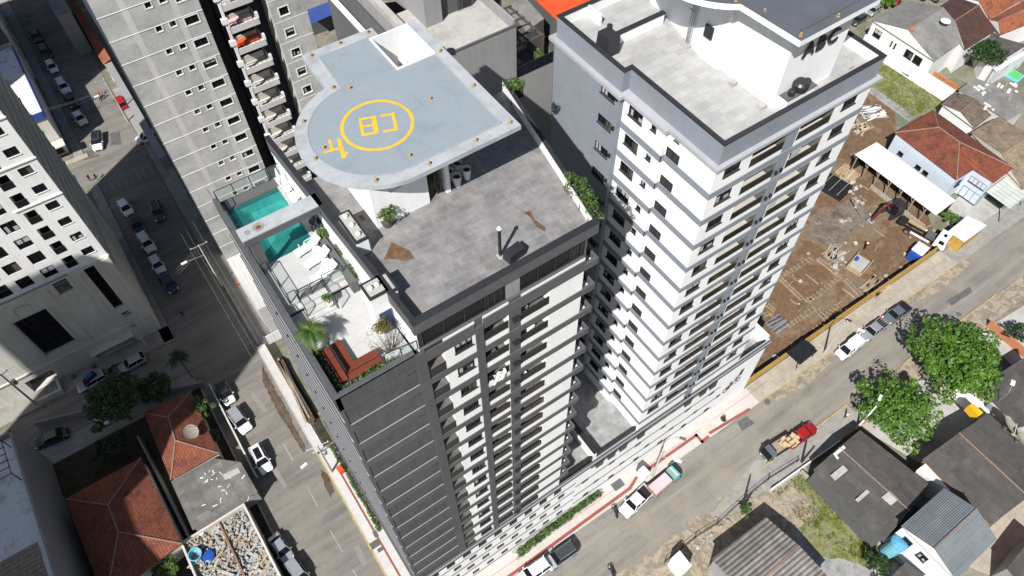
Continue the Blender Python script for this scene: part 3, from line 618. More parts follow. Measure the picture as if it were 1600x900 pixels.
# ---- terrace and pool deck
zt, zp = 51.3, 52.0
f = MB(); f.box(2.5, 7.85, 22.72, 30.0, zt - .3, zt); f.build('terrace_floor', 'whitetile', cb)
f = MB(); f.box(2.5, 7.6, 30.4, 34.3, zp - .5, zp); f.box(6.65, 7.9, 34.3, 41.4, zp - .5, zp); f.box(2.3, 6.65, 40.42, 41.4, zp - .5, zp, 1); f.box(2.45, 2.6, 34.3, 40.4, zp - .5, zp); f.box(6.5, 6.648, 34.3, 40.4, zp - .3, zp + .03)
f.box(2.5, 7.6, 30.0, 30.398, zp - .5, zp - .35); f.build('pool_deck', ['whitetile', 'greydark'], cb)
for i in range(4):
    st = MB(); st.box(3.6, 5.4, 30.38 - .38 * (i + 1), 30.38 - .38 * i, zt, zp - .14 * (i + 1)); st.build('step', 'whitetile', cb)
b = MB(); b.box(2.45, 6.62, 34.2, 40.5, zp - 1.5, zp - 1.35); b.box(2.5, 2.6, 34.3, 40.4, zp - 1.35, zp - .51); b.box(6.51, 6.6, 34.3, 40.4, zp - 1.35, zp - .31); b.box(2.601, 6.509, 34.22, 34.3, zp - 1.35, zp - .02); b.box(2.601, 6.509, 40.4, 40.48, zp - 1.35, zp - .51); b.build('pool_basin', 'pooltile', cb)
b = MB(); b.poly([(2.62, 34.32, 51.93), (6.49, 34.32, 51.93), (6.49, 40.38, 51.93), (2.62, 40.38, 51.93)]); b.build('pool_water', 'water', cb)
pr = MB(); pr.box(2.1, 2.5, 22.3, 41.5, 50.9, 52.45); pr.box(2.503, 7.6, 22.3, 22.68, 52.3, 52.45); pr.box(2.503, 7.6, 22.5, 22.68, zt, 52.3); pr.build('terrace_parapet', 'charcoal', cb)
bm = MB(); bm.box(2.2, 7.75, 33.8, 34.95, 54.9, 55.5, 0); bm.box(2.55, 3.15, 33.85, 34.9, 52.0, 54.9, 1); bm.box(2.2, 7.7, 33.78, 33.797, 54.88, 55.42, 1)
bm.lathe((2.75, 34.35, 55.5), [(.22, 0), (.22, .006)], 14, 2); bm.lathe((3.5, 34.4, 55.5), [(.42, 0), (.42, .008)], 6, 2); bm.lathe((3.5, 34.35, 55.51), [(.2, 0), (.2, .004)], 5, 3)
bm.build('pool_beam', ['deckrim', 'greydark', 'greypave', 'brownstain'], cb)
def glassrun(pts, z0, h, step=1.3, name='glass_fence'):
    g = MB()
    for a, b2 in zip(pts[:-1], pts[1:]):
        a, b2 = Vector(a), Vector(b2); L = (b2 - a).length; k = max(1, round(L / step))
        g.tube((a.x, a.y, z0 + h), (b2.x, b2.y, z0 + h), .03, 5, 1)
        for i in range(k + 1): p = a.lerp(b2, i / k); g.box(p.x - .03, p.x + .03, p.y - .03, p.y + .03, z0, z0 + h, 1)
        g.quad((a.x, a.y, z0 + .06), (b2.x, b2.y, z0 + .06), (b2.x, b2.y, z0 + h - .06), (a.x, a.y, z0 + h - .06), 0)
    return g.build(name, ['fence', 'blackmetal'], cb)
glassrun([(2.42, 40.0), (2.42, 41.3), (6.3, 41.3), (7.4, 41.3)], zp, 1.25)
glassrun([(2.55, 33.6), (3.0, 33.6), (3.0, 30.5)], zp - .05, 1.1); glassrun([(3.0, 30.45), (3.55, 30.45)], zp, 1.1)
glassrun([(5.45, 30.5), (6.9, 30.5)], zp, 1.1); glassrun([(5.45, 30.4), (5.45, 28.6)], zt + .3, 1.1); glassrun([(3.55, 30.4), (3.55, 29.2)], zt + .3, 1.1)
glassrun([(5.9, 22.85), (8.0, 22.6)], zt + 1.05, 1.0)
g = MB()
for xx in (3.6, 4.5): 
    for q in range(8): g.box(xx + .05 + q * .1, xx + .08 + q * .1, 30.36, 30.39, zp + .05, zp + 1.0)
    g.box(xx, xx + .86, 30.35, 30.4, zp + 1.0, zp + 1.05); g.box(xx, xx + .05, 30.35, 30.4, zp, zp + 1.05); g.box(xx + .81, xx + .86, 30.35, 30.4, zp, zp + 1.05)
g.build('pool_gate', 'blackmetal', cb)
dkp = MB(); dkp.prism([(6.75, 34.2), (7.2, 34.2), (7.3, 29.3), (6.85, 29.3)], zt, zp + .45); dkp.build('divider_wall', 'greydark', cb)
wp = MB(); wp.box(7.35, 7.9, 29.3, 34.3, zt, zp + .15); wp.build('side_walk', 'whitetile', cb)
wq = MB(); wq.box(7.55, 7.9, 26.65, 41.5, zp + .16, 54.18); wq.build('inner_wall', 'white', cb)
dd = MB(); dd.box(7.0, 7.85, 25.33, 25.38, zt, 53.6); dd.build('door', 'bluedoor', cb)
rl = MB()
for xx in (5.4, 5.8): rl.path([(xx - .1, 34.5, 51.6), (xx, 34.15, 52.6), (xx, 34.0, 52.5), (xx, 33.95, 52.0)], .03, 5)
rl.build('pool_ladder', 'steel', cb)

# ---- furniture on the terrace
def mk_lounger():
    r = thing('sun_lounger', '-', 'sun lounger')
    m = MB(); m.box(-.95, .35, -.33, .33, .26, .33); m.build('seat', 'white', r)
    m = MB(); m.add([(.36, -.33, .27), (.36, .33, .27), (.95, .33, .72), (.95, -.33, .72), (.33, -.33, .33), (.33, .33, .33), (.9, .33, .78), (.9, -.33, .78)], [(3, 2, 1, 0), (4, 5, 6, 7), (0, 1, 5, 4), (1, 2, 6, 5), (2, 3, 7, 6), (3, 0, 4, 7)]); m.build('backrest', 'white', r)
    for sx in (-.85, .6):
        for sy in (-.28, .28): m = MB(); m.box(sx - .03, sx + .03, sy - .03, sy + .03, 0, .255); m.build('leg', 'steel', r)
    for sy in (-.38, .38): m = MB(); m.path([(-.1, sy, .3), (.05, sy, .5), (.5, sy, .5), (.6, sy, .4)], .025, 5); m.build('armrest', 'white', r)
    return r
lg = mk_lounger()
for i, (x, y, lab) in enumerate([(5.9, 33.85, 'white sun lounger nearest the pool water on the terrace'), (5.95, 32.55, 'white sun lounger in the middle of the row of three'), (5.85, 31.2, 'white sun lounger farthest from the pool, beside the glass gate rail')]):
    put(lg if i == 0 else copy_tree(lg), (x, y, zp), R(8), lab, 'sun loungers on the pool deck')
def mk_table():
    r = thing('side_table', '-', 'side table'); m = MB(); m.lathe((0, 0, .4), [(.3, 0), (.31, .02), (.3, .04)], 18); m.build('table_top', 'white', r)
    for i in range(3): m = MB(); a = 2.1 * i; m.tube((.1 * math.cos(a), .1 * math.sin(a), .4), (.25 * math.cos(a), .25 * math.sin(a), 0), .02, 5); m.build('leg', 'white', r)
    return r
tb = mk_table(); put(tb, (6.25, 33.2, zp), 0, 'round white side table between the first two loungers by the pool', 'side tables'); put(copy_tree(tb), (6.3, 31.9, zp), 0, 'round white side table between the last two loungers', 'side tables')
# white chairs and a table stacked behind the pool
def mk_chair():
    r = thing('garden_chair', '-', 'chair'); m = MB(); m.box(-.22, .22, -.22, .22, .42, .47); m.build('seat', 'white', r)
    m = MB(); m.box(-.22, .22, .2, .25, .48, .9); m.build('backrest', 'white', r)
    for sx in (-.2, .2):
        for sy in (-.2, .2): m = MB(); m.box(sx - .02, sx + .02, sy - .02, sy + .02, 0, .418); m.build('leg', 'white', r)
    return r
gc = mk_chair()
for i, (x, y, a, lab) in enumerate([(6.95, 39.3, 20, 'white garden chair at the far end behind the pool table'), (7.35, 38.4, 120, 'white garden chair against the wall side of the pool table'), (6.95, 37.2, 200, 'white garden chair at the near end of the pool table')]):
    put(gc if i == 0 else copy_tree(gc), (x, y, zp), R(a), lab, 'garden chairs')
r = thing('garden_table', 'round white garden table beside the pool with chairs around it', 'table', (7.05, 38.2, zp)); m = MB(); m.lathe((7.05, 38.2, zp + .7), [(.42, 0), (.42, .04)], 16); m.build('table_top', 'white', r); m = MB(); m.lathe((7.05, 38.2, zp), [(.25, 0), (.05, .05), (.05, .7)], 10); m.build('pedestal', 'white', r)
r = thing('parasol', 'closed white parasol leaning at the head of the pool', 'parasol', (6.75, 39.9, zp)); m = MB(); m.tube((6.75, 39.9, zp), (6.75, 39.9, zp + 2.3), .03, 6); m.build('pole', 'steel', r); m = MB(); m.lathe((6.75, 39.9, zp + .9), [(.06, 0), (.16, .25), (.12, .8), (.03, 1.35)], 8); m.build('canopy', 'white', r)
r = thing('person', 'person in black clothes standing under the pool beam beside the hedge', 'person', (6.95, 35.0, zp))
def figure(root, top, legs, pose='stand', skin='skin', hair='black', ang=0, arm=(.1, 0)):
    """one continuous skinned body grown from a skeleton, then clothing colours by height"""
    c = base_of(root)
    joints = [((0, 0, .95), .13), ((0, 0, 1.2), .14), ((0, 0, 1.42), .13), ((0, 0, 1.53), .055), ((0, 0, 1.62), .09), ((0, .01, 1.72), .085),
              ((.17, 0, 1.4), .06), ((.23, -.02, 1.14), .045), ((.2, -.14, .92), .035), ((-.17, 0, 1.4), .06), ((-.24, .02, 1.14), .045), ((-.22, -.1, .9), .035),
              ((.09, -.0, .86), .095), ((.1, -.1, .48), .065), ((.1, -.02, .08), .045), ((.1, -.14, .04), .04), ((-.09, 0, .86), .095), ((-.1, .08, .48), .065), ((-.1, .16, .08), .045), ((-.1, .05, .04), .04)]
    edges = [(0, 1), (1, 2), (2, 3), (3, 4), (4, 5), (2, 6), (6, 7), (7, 8), (2, 9), (9, 10), (10, 11), (0, 12), (12, 13), (13, 14), (14, 15), (0, 16), (16, 17), (17, 18), (18, 19)]
    me = bpy.data.meshes.new('body'); ca, sa = math.cos(ang), math.sin(ang)
    me.from_pydata([(x * ca - y * sa, x * sa + y * ca, z) for (x, y, z), _ in joints], edges, []); o = bpy.data.objects.new('body', me); COL.objects.link(o); o.parent = root
    o.modifiers.new('skin', 'SKIN')
    for i, (_, rr) in enumerate(joints): me.skin_vertices[0].data[i].radius = (rr, rr)
    me.skin_vertices[0].data[0].use_root = True
    sb = o.modifiers.new('sub', 'SUBSURF'); sb.levels = 1; sb.render_levels = 1
    dg = bpy.context.evaluated_depsgraph_get(); nm = bpy.data.meshes.new_from_object(o.evaluated_get(dg)); o.modifiers.clear(); o.data = nm
    nm.materials.clear()
    for k in (skin, top, legs, hair): nm.materials.append(MT[k])
    for p in nm.polygons:
        z = p.center.z; p.material_index = 3 if z > 1.70 else 0 if z > 1.47 else 1 if z > .93 and not (abs(p.center.x * ca + p.center.y * sa) > .2 and z < 1.15) else 0 if z > .93 or abs(p.center.x * ca + p.center.y * sa) > .19 else 2
        p.use_smooth = True
figure(r, 'black', 'black', ang=.5)
# red hardwood seats around the planted corner
r = thing('corner_bench', 'L-shaped red hardwood bench in the planted corner of the roof terrace', 'bench', (4.1, 24.4, zt))
m = MB(); m.box(3.75, 4.4, 24.5, 26.35, zt + .35, zt + .45); m.box(3.75, 5.95, 23.95, 24.497, zt + .35, zt + .45); m.build('seat', 'redwood', r)
m = MB(); m.box(3.8, 4.35, 24.55, 26.3, zt, zt + .345); m.box(3.8, 5.9, 24.0, 24.45, zt, zt + .345); m.build('base', 'greydark', r)
m = MB(); m.box(3.6, 3.72, 23.95, 26.35, zt + .3, zt + .85); m.build('backrest', 'blackmetal', r)
r = thing('plank_platform', 'red hardwood platform behind the corner bench on the roof terrace', 'platform', (3.3, 24.9, zt))
for i in range(3): m = MB(); m.box(3.0, 3.57, 23.6 + i * .92, 24.48 + i * .92, zt + .2, zt + .42); m.build('plank_panel', 'redwood', r)
m = MB(); m.box(3.6, 5.9, 23.45, 23.93, zt + .05, zt + .3); m.build('edge_plank', 'redwood', r)
m = MB(); m.box(3.05, 3.5, 23.65, 26.3, zt, zt + .195); m.build('base', 'greydark', r)

# ================================================================= PALE TOWER WITH BLUE-GREY BANDS
ab = thing('apartment_tower', 'white apartment tower with blue-grey floor bands and ABC lettering on its roof house', 'tower', (40, 32, GZ))
w1 = MB()    # 0 white 1 bluegray 2 inner 3 balfloor 4 ledge
hs = []
for k in range(14):
    d = -3.0 * k
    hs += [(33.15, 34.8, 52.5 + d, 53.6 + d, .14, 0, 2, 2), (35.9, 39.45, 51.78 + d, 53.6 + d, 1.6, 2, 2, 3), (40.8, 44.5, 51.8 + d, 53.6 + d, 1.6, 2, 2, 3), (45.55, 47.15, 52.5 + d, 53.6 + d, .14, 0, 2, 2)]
facade(w1, (0, 22.3), (1, 0), (0, -1), 32.2, 48.6, 9.4, 54.0, hs, lambda u, z: 1 if 39.45 < u < 40.7 else 0, (39.45, 40.7))
hl = []
for k in range(14): d = -3.0 * k; hl += [(25.75, 27.15, 51.42 + d, 52.35 + d, .12, 0, 2, 0)]
hl.append((26.1, 26.6, 53.4, 53.85, .12, 0, 2, 0))
facade(w1, (32.2, 0), (0, 1), (-1, 0), 22.3, 27.25, 9.4, 54.0, hl)
w1.quad((31.85, 27.25, 9.4), (32.2, 27.25, 9.4), (32.2, 27.25, 54), (31.85, 27.25, 54))
hl = []
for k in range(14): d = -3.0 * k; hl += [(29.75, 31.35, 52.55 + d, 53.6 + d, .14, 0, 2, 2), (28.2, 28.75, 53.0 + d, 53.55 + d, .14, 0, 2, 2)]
facade(w1, (31.85, 0), (0, 1), (-1, 0), 27.25, 32.0, 9.4, 54.0, hl)
w1.quad((31.4, 32.0, 9.4), (31.85, 32.0, 9.4), (31.85, 32.0, 54), (31.4, 32.0, 54), 1)
hl = []
for k in range(14): d = -3.0 * k; hl += [(32.55, 34.25, 52.95 + d, 53.85 + d, .12, 1, 2, 1)]
facade(w1, (31.4, 0), (0, 1), (-1, 0), 32.0, 40.4, 9.4, 54.0, hl, lambda u, z: 1)
w1.quad((48.6, 22.3, 9.4), (48.6, 40.4, 9.4), (48.6, 40.4, 54), (48.6, 22.3, 54)); w1.quad((48.6, 40.4, 9.4), (31.4, 40.4, 9.4), (31.4, 40.4, 54), (48.6, 40.4, 54))
w1.build('wall', ['white', 'bluegray', 'inner', 'balfloor', 'ledge'], ab)
for k in range(14):
    d = -3.0 * k; b = MB(); z0, z1 = 50.78 + d, 51.4 + d
    b.box(32.12, 48.68, 22.23, 22.298, z0, z1); b.box(32.12, 32.198, 22.301, 27.2, z0, z1); b.box(31.78, 31.848, 27.2, 31.98, z0, z1); b.box(31.78, 32.198, 27.2, 27.248, z0, z1)
    b.box(48.602, 48.68, 22.3, 40.4, z0, z1)
    b.build('floor_band', 'bluegray', ab)
    window(ab, 33.97, 22.3, 52.5 + d, 0, 1.62, 1.08, 2, True); window(ab, 46.35, 22.3, 52.5 + d, 0, 1.58, 1.08, 3, True)
    window(ab, 31.85, 30.55, 52.55 + d, R(-90), 1.58, 1.03, 3, True); window(ab, 31.85, 28.48, 53.0 + d, R(-90), .53, .54, 1, True)
    window(ab, 31.4, 33.4, 52.95 + d, R(-90), 1.68, .89, 4, True)
def _louvre():
    g = MB(); w, h = 1.38, .91
    g.box(-w / 2, w / 2, -.03, .08, 0, .05); g.box(-w / 2, w / 2, -.03, .08, h - .05, h); g.box(-w / 2, -w / 2 + .05, -.03, .08, .05, h - .05); g.box(w / 2 - .05, w / 2, -.03, .08, .05, h - .05); g.box(-.03, .03, -.03, .08, .05, h - .05)
    for i in range(9):
        z = .08 + i * .09; g.quad((-w / 2 + .05, .0, z), (w / 2 - .05, .0, z), (w / 2 - .05, .07, z + .07), (-w / 2 + .05, .07, z + .07), 1)
    return g, ['frame', 'frame']
for k in range(14):
    d = -3.0 * k
    part(ab, 'lv', 'louvre', _louvre, 32.2, 26.45, 51.42 + d, R(-90))
    part(ab, 'ga', 'balcony_guard', mk_guard(3.5, 0), 37.67, 22.36, 51.78 + d); part(ab, 'gb', 'balcony_guard', mk_guard(3.66, 0), 42.65, 22.36, 51.8 + d)
    part(ab, 'sd', 'sliding_door', mk_slider, 37.2, 23.83, 51.8 + d); part(ab, 'sd', 'sliding_door', mk_slider, 43.0, 23.83, 51.8 + d)
    part(ab, 'wl', 'wall_lamp', lambda: (MB().box(-.1, .1, -.2, -.002, 0, .34), ['blackmetal']), 40.3, 22.3, 49.0 + d); part(ab, 'wl', 'wall_lamp', lambda: (MB().box(-.13, .13, -.25, -.002, 0, .42), ['blackmetal']), 39.75, 22.3, 49.0 + d)
    part(ab, 'wl', 'wall_lamp', lambda: None, 31.4, 32.25, 53.5 + d, R(-90))
window(ab, 32.2, 26.35, 53.4, R(-90), .48, .44, 1, True)
random.seed(23)
for k in range(14):
    d = -3.0 * k
    for x0, x1 in ((36.0, 39.3), (40.9, 44.4)):
        if random.random() < .35: w0 = random.uniform(x0, x1 - 1.4); g = MB(); g.box(w0, w0 + random.uniform(.8, 1.4), 22.42, 22.44, 52.75 + d, 53.75 + d); g.build('roller_blind', random.choice(('curtain', 'greywall', 'balfloor')), ab)
        if random.random() < .4: w0 = random.uniform(x0, x1 - .9); g = MB(); g.box(w0, w0 + .8, 23.4, 23.7, 51.8 + d, 52.4 + d); g.build('cooling_unit', 'whitewall', ab)
c = MB()
for pts, zz0, zz1, mm in (([(31.8, 21.95), (48.95, 21.95), (48.95, 40.75), (31.05, 40.75), (31.05, 31.65), (31.45, 31.65), (31.45, 26.9), (31.8, 26.9)], 54.0, 54.32, 0),):
    c.prism(pts, zz0, zz1, mm)
c.build('cornice', 'ledge', ab)
p = MB(); ring = [(32.2, 22.3), (48.55, 22.3), (48.55, 40.3), (31.5, 40.3), (31.5, 32.05), (32.2, 32.05)]
for a, b in zip(ring, ring[1:] + ring[:1]):
    a, b = Vector(a), Vector(b); n = Vector((-(b - a).y, (b - a).x)).normalized()
    p.quad((a.x, a.y, 54.3), (b.x, b.y, 54.3), (b.x, b.y, 56.2), (a.x, a.y, 56.2), 0)
q = [(32.45, 22.55), (48.3, 22.55), (48.3, 40.05), (31.75, 40.05), (31.75, 32.3), (32.45, 32.3)]
for a, b in zip(q, q[1:] + q[:1]): p.quad((b[0], b[1], 55.2), (a[0], a[1], 55.2), (a[0], a[1], 56.2), (b[0], b[1], 56.2), 2)
o2 = [(32.15, 22.25), (48.6, 22.25), (48.6, 40.35), (31.45, 40.35), (31.45, 32.0), (32.15, 32.0)]; q2 = [(32.5, 22.6), (48.25, 22.6), (48.25, 40.0), (31.8, 40.0), (31.8, 32.35), (32.5, 32.35)]
for i in range(6):
    j = (i + 1) % 6
    p.quad((*o2[i], 56.32), (*o2[j], 56.32), (*q2[j], 56.32), (*q2[i], 56.32), 1); p.quad((*o2[i], 56.2), (*o2[j], 56.2), (*o2[j], 56.32), (*o2[i], 56.32), 1); p.quad((*q2[j], 56.2), (*q2[i], 56.2), (*q2[i], 56.32), (*q2[j], 56.32), 1)
p.build('parapet', ['bluegray', 'black', 'white'], ab)
f = MB(); f.poly([(x, y, 55.3) for x, y in [(32.45, 22.55), (48.3, 22.55), (48.3, 40.05), (31.75, 40.05), (31.75, 32.3), (32.45, 32.3)]]); f.build('roof_deck', 'paletile', ab)
iw = MB(); iw.box(32.6, 38.6, 35.7, 36.0, 55.3, 56.2, 0); iw.box(32.55, 38.65, 35.65, 36.05, 56.201, 56.33, 1); iw.box(34.3, 34.5, 38.4, 40.0, 55.3, 56.25, 0); iw.build('dividing_wall', ['white', 'black'], ab)
# roof house with curved slab and letters
ph = MB(); ph.box(38.45, 44.5, 23.75, 29.05, 55.3, 61.9); ph.prism([(38.15, 29.05), (46, 29.05), (46, 38.5), (39.6, 38.5), (39.6, 36.95), (38.2, 31.05)], 55.3, 61.9); ph.build('roof_house', 'white', ab)
sl2 = MB(); ccx, ccy, rr = 39.7, 32.2, 5.55
out = [(37.08, 22.5), (44.8, 22.6), (44.8, 40)] + [(39.7, 40)] + [(ccx + rr * math.cos(R(a)), ccy + rr * math.sin(R(a))) for a in range(130, 243, 6)]
sl2.prism(out, 61.9, 62.35, 0, 1); sb2 = sl2.build('roof_slab', ['white', 'darkdeck'], ab)
il = [(37.75, 23.2), (44.1, 23.25), (44.1, 39)] + [(39.7, 39)] + [(ccx + (rr - .75) * math.cos(R(a)), ccy + (rr - .75) * math.sin(R(a))) for a in range(130, 238, 6)]
lp = MB()
for a, b in zip(il, il[1:] + il[:1]): wallseg(lp, a, b, .08, 62.351, 62.45)
lp.build('slab_lip', 'greydark', sb2)
wb = MB(); wb.box(42.2, 44.3, 26.6, 31.5, 62.352, 62.75); wb.box(42.35, 44.15, 26.75, 31.3, 62.751, 62.76, 1); wb.path([(42.9, 28, 63.0), (42.9, 29.2, 63.0), (43.4, 29.6, 63.0)], .05, 5, 2); wb.path([(43.5, 28.2, 63.0), (44, 28.2, 63.0), (44, 29, 63.0)], .05, 5, 2); wb.build('stair_opening', ['white', 'whitewall', 'greydark'], sb2)
for x, y in ((37.45, 22.9), (37.4, 26.0), (36.7, 27.9), (35.1, 30.1), (44.5, 23.0), (40.9, 22.9)): part(ab, 'dl', 'deck_lamp', mk_dlamp, x, y, 62.36)
def solid_text(txt, size, ext, name, mat, parent, loc, rot):
    cu = bpy.data.curves.new(name, 'FONT'); cu.body = txt; cu.size = size; cu.extrude = ext; cu.offset = .02; cu.align_x = 'CENTER'
    o = bpy.data.objects.new(name, cu); COL.objects.link(o); dg = bpy.context.evaluated_depsgraph_get(); me = bpy.data.meshes.new_from_object(o.evaluated_get(dg)); bpy.data.objects.remove(o)
    me.materials.clear(); me.materials.append(MT[mat]); o = bpy.data.objects.new(name, me); COL.objects.link(o); o.parent = parent
    o.location = Vector(loc) - (base_of(parent) if parent else Vector()); o.rotation_euler = rot; return o
for ch_, x in (('A', 40.3), ('B', 41.45), ('C', 42.65)): solid_text(ch_, 1.6, .06, 'wall_letter', 'black', ab, (x, 23.6, 59.15), (R(90), 0, 0))
pi = MB()
for dx in (0, .18, .36): pi.path([(38.32 - dx * .1, 32.4 + dx, 55.35), (38.38 - dx * .1, 32.4 + dx, 61.8)], .05, 6, 0 if dx else 1)
pi.path([(38.2, 32.4, 58.4), (38.2, 33, 58.4)], .05, 5); pi.box(37.9, 38.5, 32.2, 33.2, 55.3, 55.45, 1); pi.build('pipes', ['steel', 'roofconc'], ab)
wd = MB(); wd.box(38.0, 38.14, 30.2, 31.0, 57.3, 58.3); wd.build('open_shutter', 'frame', ab)
bb = MB(); bb.rbox((32.85, 35.6), R(0), 1.2, 1.5, 55.32, 56.9, 0, .9, .9); bb.tube((33.2, 36.0, 56.9), (33.2, 36.0, 57.25), .22, 8, 0); bb.build('roof_grill_hood', 'black', ab)
# cooling unit on a dark plinth
cu_ = MB(); cu_.box(38.9, 41.8, 22.95, 23.72, 55.3, 56.25, 0); cu_.box(38.85, 41.85, 22.9, 23.73, 56.251, 56.33, 1); cu_.build('plinth', ['white', 'greydark'], ab)
tk = MB(); tk.lathe((40.35, 23.3, 56.33), [(.3, 0), (.55, .15), (.6, .4), (.6, .65), (.45, .8)], 18); tk.lathe((39.5, 23.25, 56.33), [(.25, 0), (.27, .4), (.2, .5)], 12); tk.lathe((41.2, 23.4, 56.33), [(.25, 0), (.27, .4), (.2, .5)], 12); tk.build('exhaust_fan', 'blackmetal', ab)
for (x, y) in ((37.95, 27.2), (37.9, 24.2), (46.4, 23.6)): kb = MB(); kb.box(x - .25, x + .25, y - .25, y + .25, 55.3, 55.62); kb.build('roof_box', 'roofconc', ab)

# ================================================================= PODIUM
pd = thing('podium_building', 'long white podium with rows of small dark windows below both towers', 'podium', (28, 30, GZ))
w = MB(); hs = []          # 0 white 1 ledge 2 inner 3 band
cbx = [4.1 + 2.08 * i for i in range(9)]
for i, x in enumerate(cbx):
    hs.append((x - .55, x + .5, 6.75, 8.2, .3, 2, 2, 2))
    hs.append((x + .15, x + 1.1, 4.3, 5.45, .25, 2, 2, 2)); hs.append((x - .35, x + .65, 1.4, 2.5, .25, 2, 2, 2)); hs.append((x + .2, x + 1.15, -1.8, -.7, .25, 2, 2, 2))
hs.append((25.6, 45.5, 7.35, 8.35, .5, 2, 2, 2))
abx = [24.5 + 4.15 * i for i in range(6)]
for x in abx: hs.append((x, x + 1.0, 4.05, 4.95, .2, 2, 2, 2)); hs.append((x + 2.1, x + 2.9, .95, 1.8, .2, 2, 2, 2)); hs.append((x + .6, x + 1.5, -1.7, -.6, .2, 2, 2, 2))
facade(w, (0, 22.3), (1, 0), (0, -1), 2.2, 54.2, GZ, 9.3, hs)
w.quad((54.2, 22.3, GZ), (54.2, 45, GZ), (54.2, 45, 9.3), (54.2, 22.3, 9.3)); w.quad((2.2, 45, GZ), (2.2, 22.3, GZ), (2.2, 22.3, 9.3), (2.2, 45, 9.3), 3); w.quad((54.2, 45, GZ), (2.2, 45, GZ), (2.2, 45, 9.3), (54.2, 45, 9.3))
w.build('wall', ['white', 'ledge', 'inner', 'band'], pd)
for i, x in enumerate(cbx):
    for (xx, z, ww, hh) in ((x - .03, 6.75, 1.03, 1.43), (x + .62, 4.3, .93, 1.13), (x + .15, 1.4, .98, 1.08), (x + .67, -1.8, .93, 1.08)): window(pd, xx, 22.42, z, 0, ww, hh, 1, False)
for x in abx: window(pd, x + .5, 22.36, 4.05, 0, .98, .88, 1, False); window(pd, x + 2.5, 22.36, .95, 0, .78, .83, 1, False); window(pd, x + 1.05, 22.36, -1.7, 0, .88, 1.08, 1, False)
for zc in (4.75, 1.45, -1.3):
    b = MB(); b.box(23.5, 47.2, 22.255, 22.298, zc - .1, zc + .1); b.build('string_course', 'greydark', pd)
for zc in (6.2, 3.55, .75, -2.3):
    b = MB(); b.box(2.3, 23.4, 22.255, 22.298, zc - .1, zc + .1); b.build('string_course', 'greydark', pd)
b = MB(); b.box(2.1, 54.35, 22.1, 22.298, 8.75, 9.9, 0); b.box(2.1, 54.35, 22.03, 22.098, 9.55, 9.75, 1); b.box(25.6, 54.3, 22.3, 22.5, 9.31, 10.0, 1); b.build('cornice', ['pilaster', 'ledge'], pd)
for x in [26.8, 28.6, 30.4, 33.2, 40.8, 43.3, 45.0]:
    b = MB(); b.box(x - .5, x + .5, 22.1, 22.6, 7.0, 8.4); b.build('equipment_cage', 'blackmetal', pd)
for q in ([(20.7, 22.5, 9.4), (25.9, 22.5, 9.4), (25.9, 44, 9.4), (20.7, 44, 9.4)], [(26.2, 22.5, 9.85), (32.3, 22.5, 9.85), (32.3, 44, 9.85), (26.2, 44, 9.85)], [(48.5, 22.5, 8.6), (54.1, 22.5, 8.6), (54.1, 44, 8.6), (48.5, 44, 8.6)]): t = MB(); t.poly(q); t.build('terrace_floor', 'podtile', pd)
t = MB(); t.box(25.75, 26.25, 22.5, 41, 9.3, 10.9, 0); t.box(25.9, 26.6, 22.55, 41, 10.901, 11.0, 1); t.box(26.253, 32.1, 22.42, 22.62, 9.86, 10.85, 1); t.box(20.8, 25.6, 22.42, 22.6, 9.41, 10.7, 1); t.build('terrace_wall', ['white', 'blackmetal'], pd)
t = MB(); t.box(53.6, 54.2, 22.5, 40, 8.6, 10.7, 0); t.box(48.7, 53.55, 22.4, 22.55, 8.61, 10.3, 2); t.box(52.6, 53.58, 24.2, 25.0, 8.6, 9.9, 0); t.build('terrace_wall', ['white', 'blackmetal', 'glassgreen'], pd)
rf2 = MB(); rf2.poly([(2.3, 42.1, 9.25), (20, 42.1, 9.25), (20, 44.9, 9.25), (2.3, 44.9, 9.25)]); rf2.build('rear_roof', 'roofconc', pd)
# bicycle relief on the blank wall
bi = MB(); X0, Z0, Yw = 48.9, 2.4, 22.2
def ring(c, r, w=.035, n=20):
    for i in range(n): a, b = 6.2832 * i / n, 6.2832 * (i + 1) / n; bi.tube((c[0] + r * math.cos(a), Yw, c[1] + r * math.sin(a)), (c[0] + r * math.cos(b), Yw, c[1] + r * math.sin(b)), w, 5)
ring((X0, Z0 - .3), .62); ring((X0 + 1.75, Z0 + .55), .62)
for a, b in (((0, -.3), (.55, .95)), ((.55, .95), (1.35, 1.2)), ((1.35, 1.2), (1.75, .55)), ((.55, .95), (.85, .05)), ((.85, .05), (0, -.3)), ((.85, .05), (1.35, 1.2)), ((1.35, 1.2), (1.2, 1.75)), ((1.2, 1.75), (1.6, 1.8)), ((.55, .95), (.45, 1.2)), ((.25, 1.22), (.65, 1.22))): bi.tube((X0 + a[0], Yw, Z0 + a[1]), (X0 + b[0], Yw, Z0 + b[1]), .05, 5)
[bi.tube((X0 + 1.6 + q * .2, Yw, Z0 + 1.9), (X0 + 1.75 + q * .2, Yw, Z0 + 3.3), .05, 5) for q in range(3)]; bi.lathe((X0 + 1.1, Yw, Z0 + .7), [(.0, 0), (.3, .05), (.35, .3), (.0, .5)], 8, 1)
tag(bi.build('bicycle_relief', ['blackmetal', 'greywall']), 'dark bicycle relief fixed to the blank white podium wall', 'wall relief')
